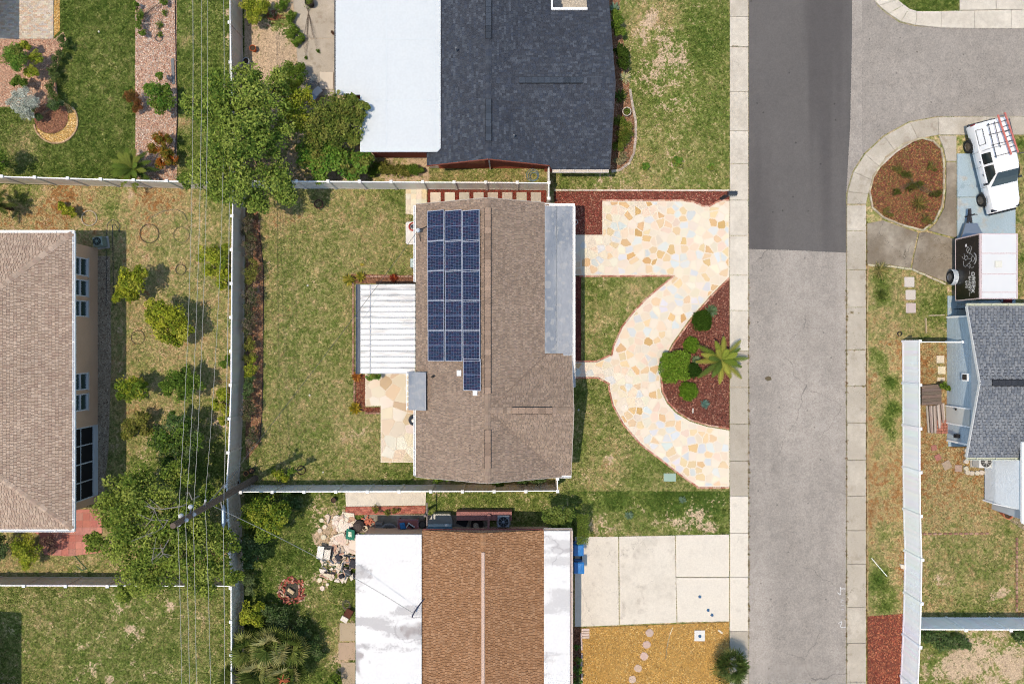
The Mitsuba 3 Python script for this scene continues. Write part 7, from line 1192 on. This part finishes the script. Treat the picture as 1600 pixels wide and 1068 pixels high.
simple('foam_mat', 'black square mat tilted on the concrete strip', 'mat', lambda m: m.box((*P(722.5, 814), .06), (.62, .44, .05), rz=-.38), col=BLACK)
k = thing('bench_frame', 'dusty pink bench frame by the orange roof', 'bench'); m = MB(C(176, 128, 126)); z = .6
for i in range(3): a, c = P(735, 803 + 3 * i, z), P(766, 804.5 + 3 * i, z); m.beam((*a, z), (*c, z), .07, .05)
m.beam((*P(764, 801, z), z + .03), (*P(763, 829, z), z + .03), .12, .07); m.box((*P(764, 806, .7), .4), (.2, .2, .7)); part(k, 'seat', m)
for px, py in ((735, 805), (763, 828)): m = MB(C(150, 108, 106)); m.box((*P(px, py, .3), .28), (.08, .08, .56)); part(k, 'leg', m)
simple('wheel_disc', 'dark half-hidden wheel with tan hub behind the pink bench frame', 'wheel', lambda m: (m.lathe((*P(745, 820, .2), .05), [(.36, 0), (.36, .16), (.24, .18), (.2, .1), (0, .12)], 18), m.lathe((*P(743, 822, .25), .1), [(.2, .05), (.1, .12), (0, .13)], 12, C(206, 186, 160))), col=C(50, 42, 40))
k = thing('garden_chair', 'toppled brown and white chair on the path by the white roof', 'chair'); x, y = P(541, 962, .4); m = MB(C(96, 56, 44)); m.box((x + .1, y + .12, .3), (.42, .5, .06), rz=-.5); part(k, 'seat', m); m = MB(C(244, 238, 230)); m.box((x - .12, y - .2, .36), (.42, .3, .08), rz=-.5, bev=.02); part(k, 'cushion', m)
for dx, dy in ((.2, .3), (.3, .0), (-.05, -.1), (-.2, .1)): m = MB(C(70, 50, 44)); m.tube([(x + dx, y + dy, 0), (x + dx * .8, y + dy * .8, .3)], .02, 5); part(k, 'leg', m)
m = MB(C(110, 104, 100)); x, y = P(543, 945); [m.ring((x, y + .1 * i, .15 + .1 * i), .22, .015, 12) for i in range(3)]; obj('wire_stand', m, 'matte', 'bent wire stand above the toppled chair', 'stand')
k = thing('scrap_heap', 'heap of broken frames and tools on the concrete by the white roof', 'scrap')
for i in range(26):
    x, y = P(r.uniform(512, 556), r.uniform(862, 903)); L = r.uniform(.2, .7); a = r.uniform(0, 3.14); m = MB(vary(C(*((150, 146, 150), (90, 84, 84), (190, 180, 176), (60, 60, 66), (200, 160, 140), (110, 120, 130))[r.integers(6)]), .1)); zz = r.uniform(.12, .3); m.beam((x, y, zz), (x + L * math.cos(a), y + L * math.sin(a), zz + r.uniform(-.06, .08)), r.uniform(.03, .1), r.uniform(.02, .06)); part(k, 'bar', m)
for px, py, s in ((535, 898, .14), (545, 892, .2), (553, 878, .24), (530, 868, .18)): m = MB(vary(C(70, 72, 80), .2)); m.box((*P(px, py), .18), (s * 2, s * 1.6, .24), rz=r.uniform(0, 3), bev=.04); part(k, 'block', m)
simple('concrete_path', 'broken concrete strip along the white flat roof wall', 'path', lambda m: [m.stone(poly([(531 + a, y0), (555, y0), (555, y1), (531 + a, y1)]), -.02, .03, .01, vary(C(196, 178, 156), .06)) for a, y0, y1 in ((0, 972, 1000), (-2, 1003, 1030), (2, 1034, 1068))])
labels['concrete_path']['kind'] = 'structure'
# sandy yard things
k = thing('twig_pile', 'pile of reddish brown twigs in the sandy yard', 'twigs')
for i in range(40): x, y = P(r.normal(428, 7), r.normal(30, 4)); L = r.uniform(.15, .4); a = r.normal(0.7, .7); m = MB(); m.beam((x, y, r.uniform(.03, .12)), (x + L * math.cos(a), y + L * math.sin(a), r.uniform(.03, .12)), .03, .02, vary(C(150, 96, 70), .25)); part(k, 'twig', m)
k = thing('wire_basket', 'round bluish wire table beside the lime tree', 'table'); x, y = P(486, 126, .6); m = MB(C(120, 140, 156))
for R_ in (.36, .25, .14): m.ring((x, y, .6), R_, .016, 20)
for i in range(8): a = i * math.pi / 4; m.beam((x, y, .6), (x + .36 * math.cos(a), y + .36 * math.sin(a), .6), .018, .014)
part(k, 'top', m)
for i in range(3): a = i * 2.09; m = MB(C(100, 116, 130)); m.tube([(x + .1 * math.cos(a), y + .1 * math.sin(a), .6), (x + .3 * math.cos(a), y + .3 * math.sin(a), 0)], .016, 5); part(k, 'leg', m)
k = thing('lounge_chair', 'folded white and blue lounge chair under the lime tree', 'chair'); x, y = P(493, 147, .4); m = MB(C(226, 230, 232)); m.box((x + .12, y + .14, .45), (.5, .4, .05), rz=.75, M=None); part(k, 'backrest', m); m = MB(C(186, 200, 226)); m.box((x - .12, y - .12, .38), (.5, .42, .05), rz=.75); part(k, 'seat', m)
for dx, dy in ((.2, -.15), (-.3, -.05), (-.05, -.32), (.3, .2)): m = MB(C(150, 150, 150)); m.tube([(x + dx, y + dy, 0), (x + dx * .8, y + dy * .8, .4)], .016, 5); part(k, 'leg', m)
simple('concrete_slab', 'loose pale slab on the concrete patio next to the wire table', 'slab', lambda m: m.box((*P(511, 127), .07), (.78, 1.0, .08), bev=.01), col=C(232, 222, 206))
# right yard: boards and planks
k = thing('plywood_sheet', 'weathered grey board lying beside the street fence', 'board'); x, y = P(1456, 616.5, .3)
for i in range(6): m = MB(vary(C(132, 116, 108), .12)); m.box((x, y + (i - 2.5) * .195, .28), (1.15, .185, .04), rz=.06, bev=.006); part(k, 'plank', m)
m = MB(C(100, 84, 76)); m.box((x - .3, y, .13), (.1, 1.0, .26)); m.box((x + .35, y, .13), (.1, 1.0, .26)); part(k, 'batten', m)
k = thing('plank_pile', 'stack of pale weathered planks beside the blue house', 'planks')
for i in range(9): px = 1451 + 3.1 * i; L = 1.6 - .12 * max(0, i - 3); m = MB(vary(C(*((196, 186, 176), (168, 156, 146), (210, 204, 196))[i % 3]), .08)); x, y = P(px, 655 - max(0, i - 3) * 2.4, .15); m.box((x, y, .06 + .09 * (i % 2)), (.1, L, .07), rz=.05 + R.normal() * .02, bev=.006); part(k, 'plank', m)
k = thing('brick_stack', 'low stack of red pavers beside the plank pile', 'bricks')
for i in range(5):
    for j in range(5):
        px, py = 1463 + i * 4 + R.normal() * .4, 657 + j * 4.4
        m = MB(vary(C(184, 124, 106), .12)); m.box((*P(px, py), .05), (.14, .15, .08), rz=R.normal() * .06, bev=.01); part(k, 'brick', m)
simple('curtain_rod', 'thin white pole lying across the rust-coloured grass strip', 'pole', lambda m: m.tube([(*P(1360.5, 870.5), .06), (*P(1385, 899), .06)], .02, 6), 'gloss', WHITE)
simple('white_stone', 'white rock at the foot of the street fence', 'rock', lambda m: m.stone(Polygon(PP([(1405, 880), (1412, 881), (1412, 888), (1407, 887)])), -.02, .12, .03), col=C(232, 222, 206))
hoop('small black hoop near the white fence corner', 1405, 521, .12, BLACK, .03)
k = thing('handrail', 'black metal railing behind the trailer', 'railing'); m = MB((.02, .025, .03))
for z in (.85, .5): m.beam((*P(1497, 482, z), z), (*P(1514, 482, z), z), .04, .04)
for px in (1497, 1502.5, 1508, 1514): m.tube([(*P(px, 482, .4), 0), (*P(px, 482, .4), .86)], .018, 5)
part(k, 'bars', m)
k = thing('folding_chair', 'dark red folding chair frame between trailer and grey roof', 'chair'); m = MB(C(110, 44, 46)); x, y = P(1574, 471, .4); m.box((x, y, .42), (.5, .42, .04)); part(k, 'seat', m)
for dx in (-.22, .22): m = MB(C(90, 40, 44)); m.tube([(x + dx, y - .2, 0), (x + dx, y + .2, .8)], .02, 5); m.tube([(x + dx, y + .2, 0), (x + dx, y - .2, .45)], .02, 5); part(k, 'leg', m)
m = MB(C(196, 180, 170)); m.slab(poly([(1552, 795), (1600, 828), (1640, 828), (1640, 790), (1590, 790)]), -.02, .006); k = struct('gravel_patch', m, 'bed_soil', 'whitish gravel patch below the corrugated lean-to', uv=(.9, 0))
m = MB()
for i in range(4): m.box((*P(914.5, 982.5 + 4 * i), .04), (.46, .12, .04), col=vary(C(232, 210, 200), .05))
obj('paver_strip', m, 'matte', 'short pale slatted paver at the gravel corner by the driveway', 'paver')
# rough line posts on the sunny ground: branch on gravel
hose('dark fallen branch lying on the yellow gravel', [(1051, 979), (1046, 992), (1042, 1010), (1040, 1028)], C(96, 84, 56), .02)
simple('white_stake', 'small white stake in the red mulch bed', 'stake', lambda m: m.box((*P(1082, 641), .1), (.06, .28, .05)), col=C(240, 236, 226)); simple('white_chip', 'small white block at the right edge of the yellow gravel', 'block', lambda m: m.box((*P(1125, 985.5), .04), (.3, .1, .07), rz=-.6), col=C(240, 228, 206))
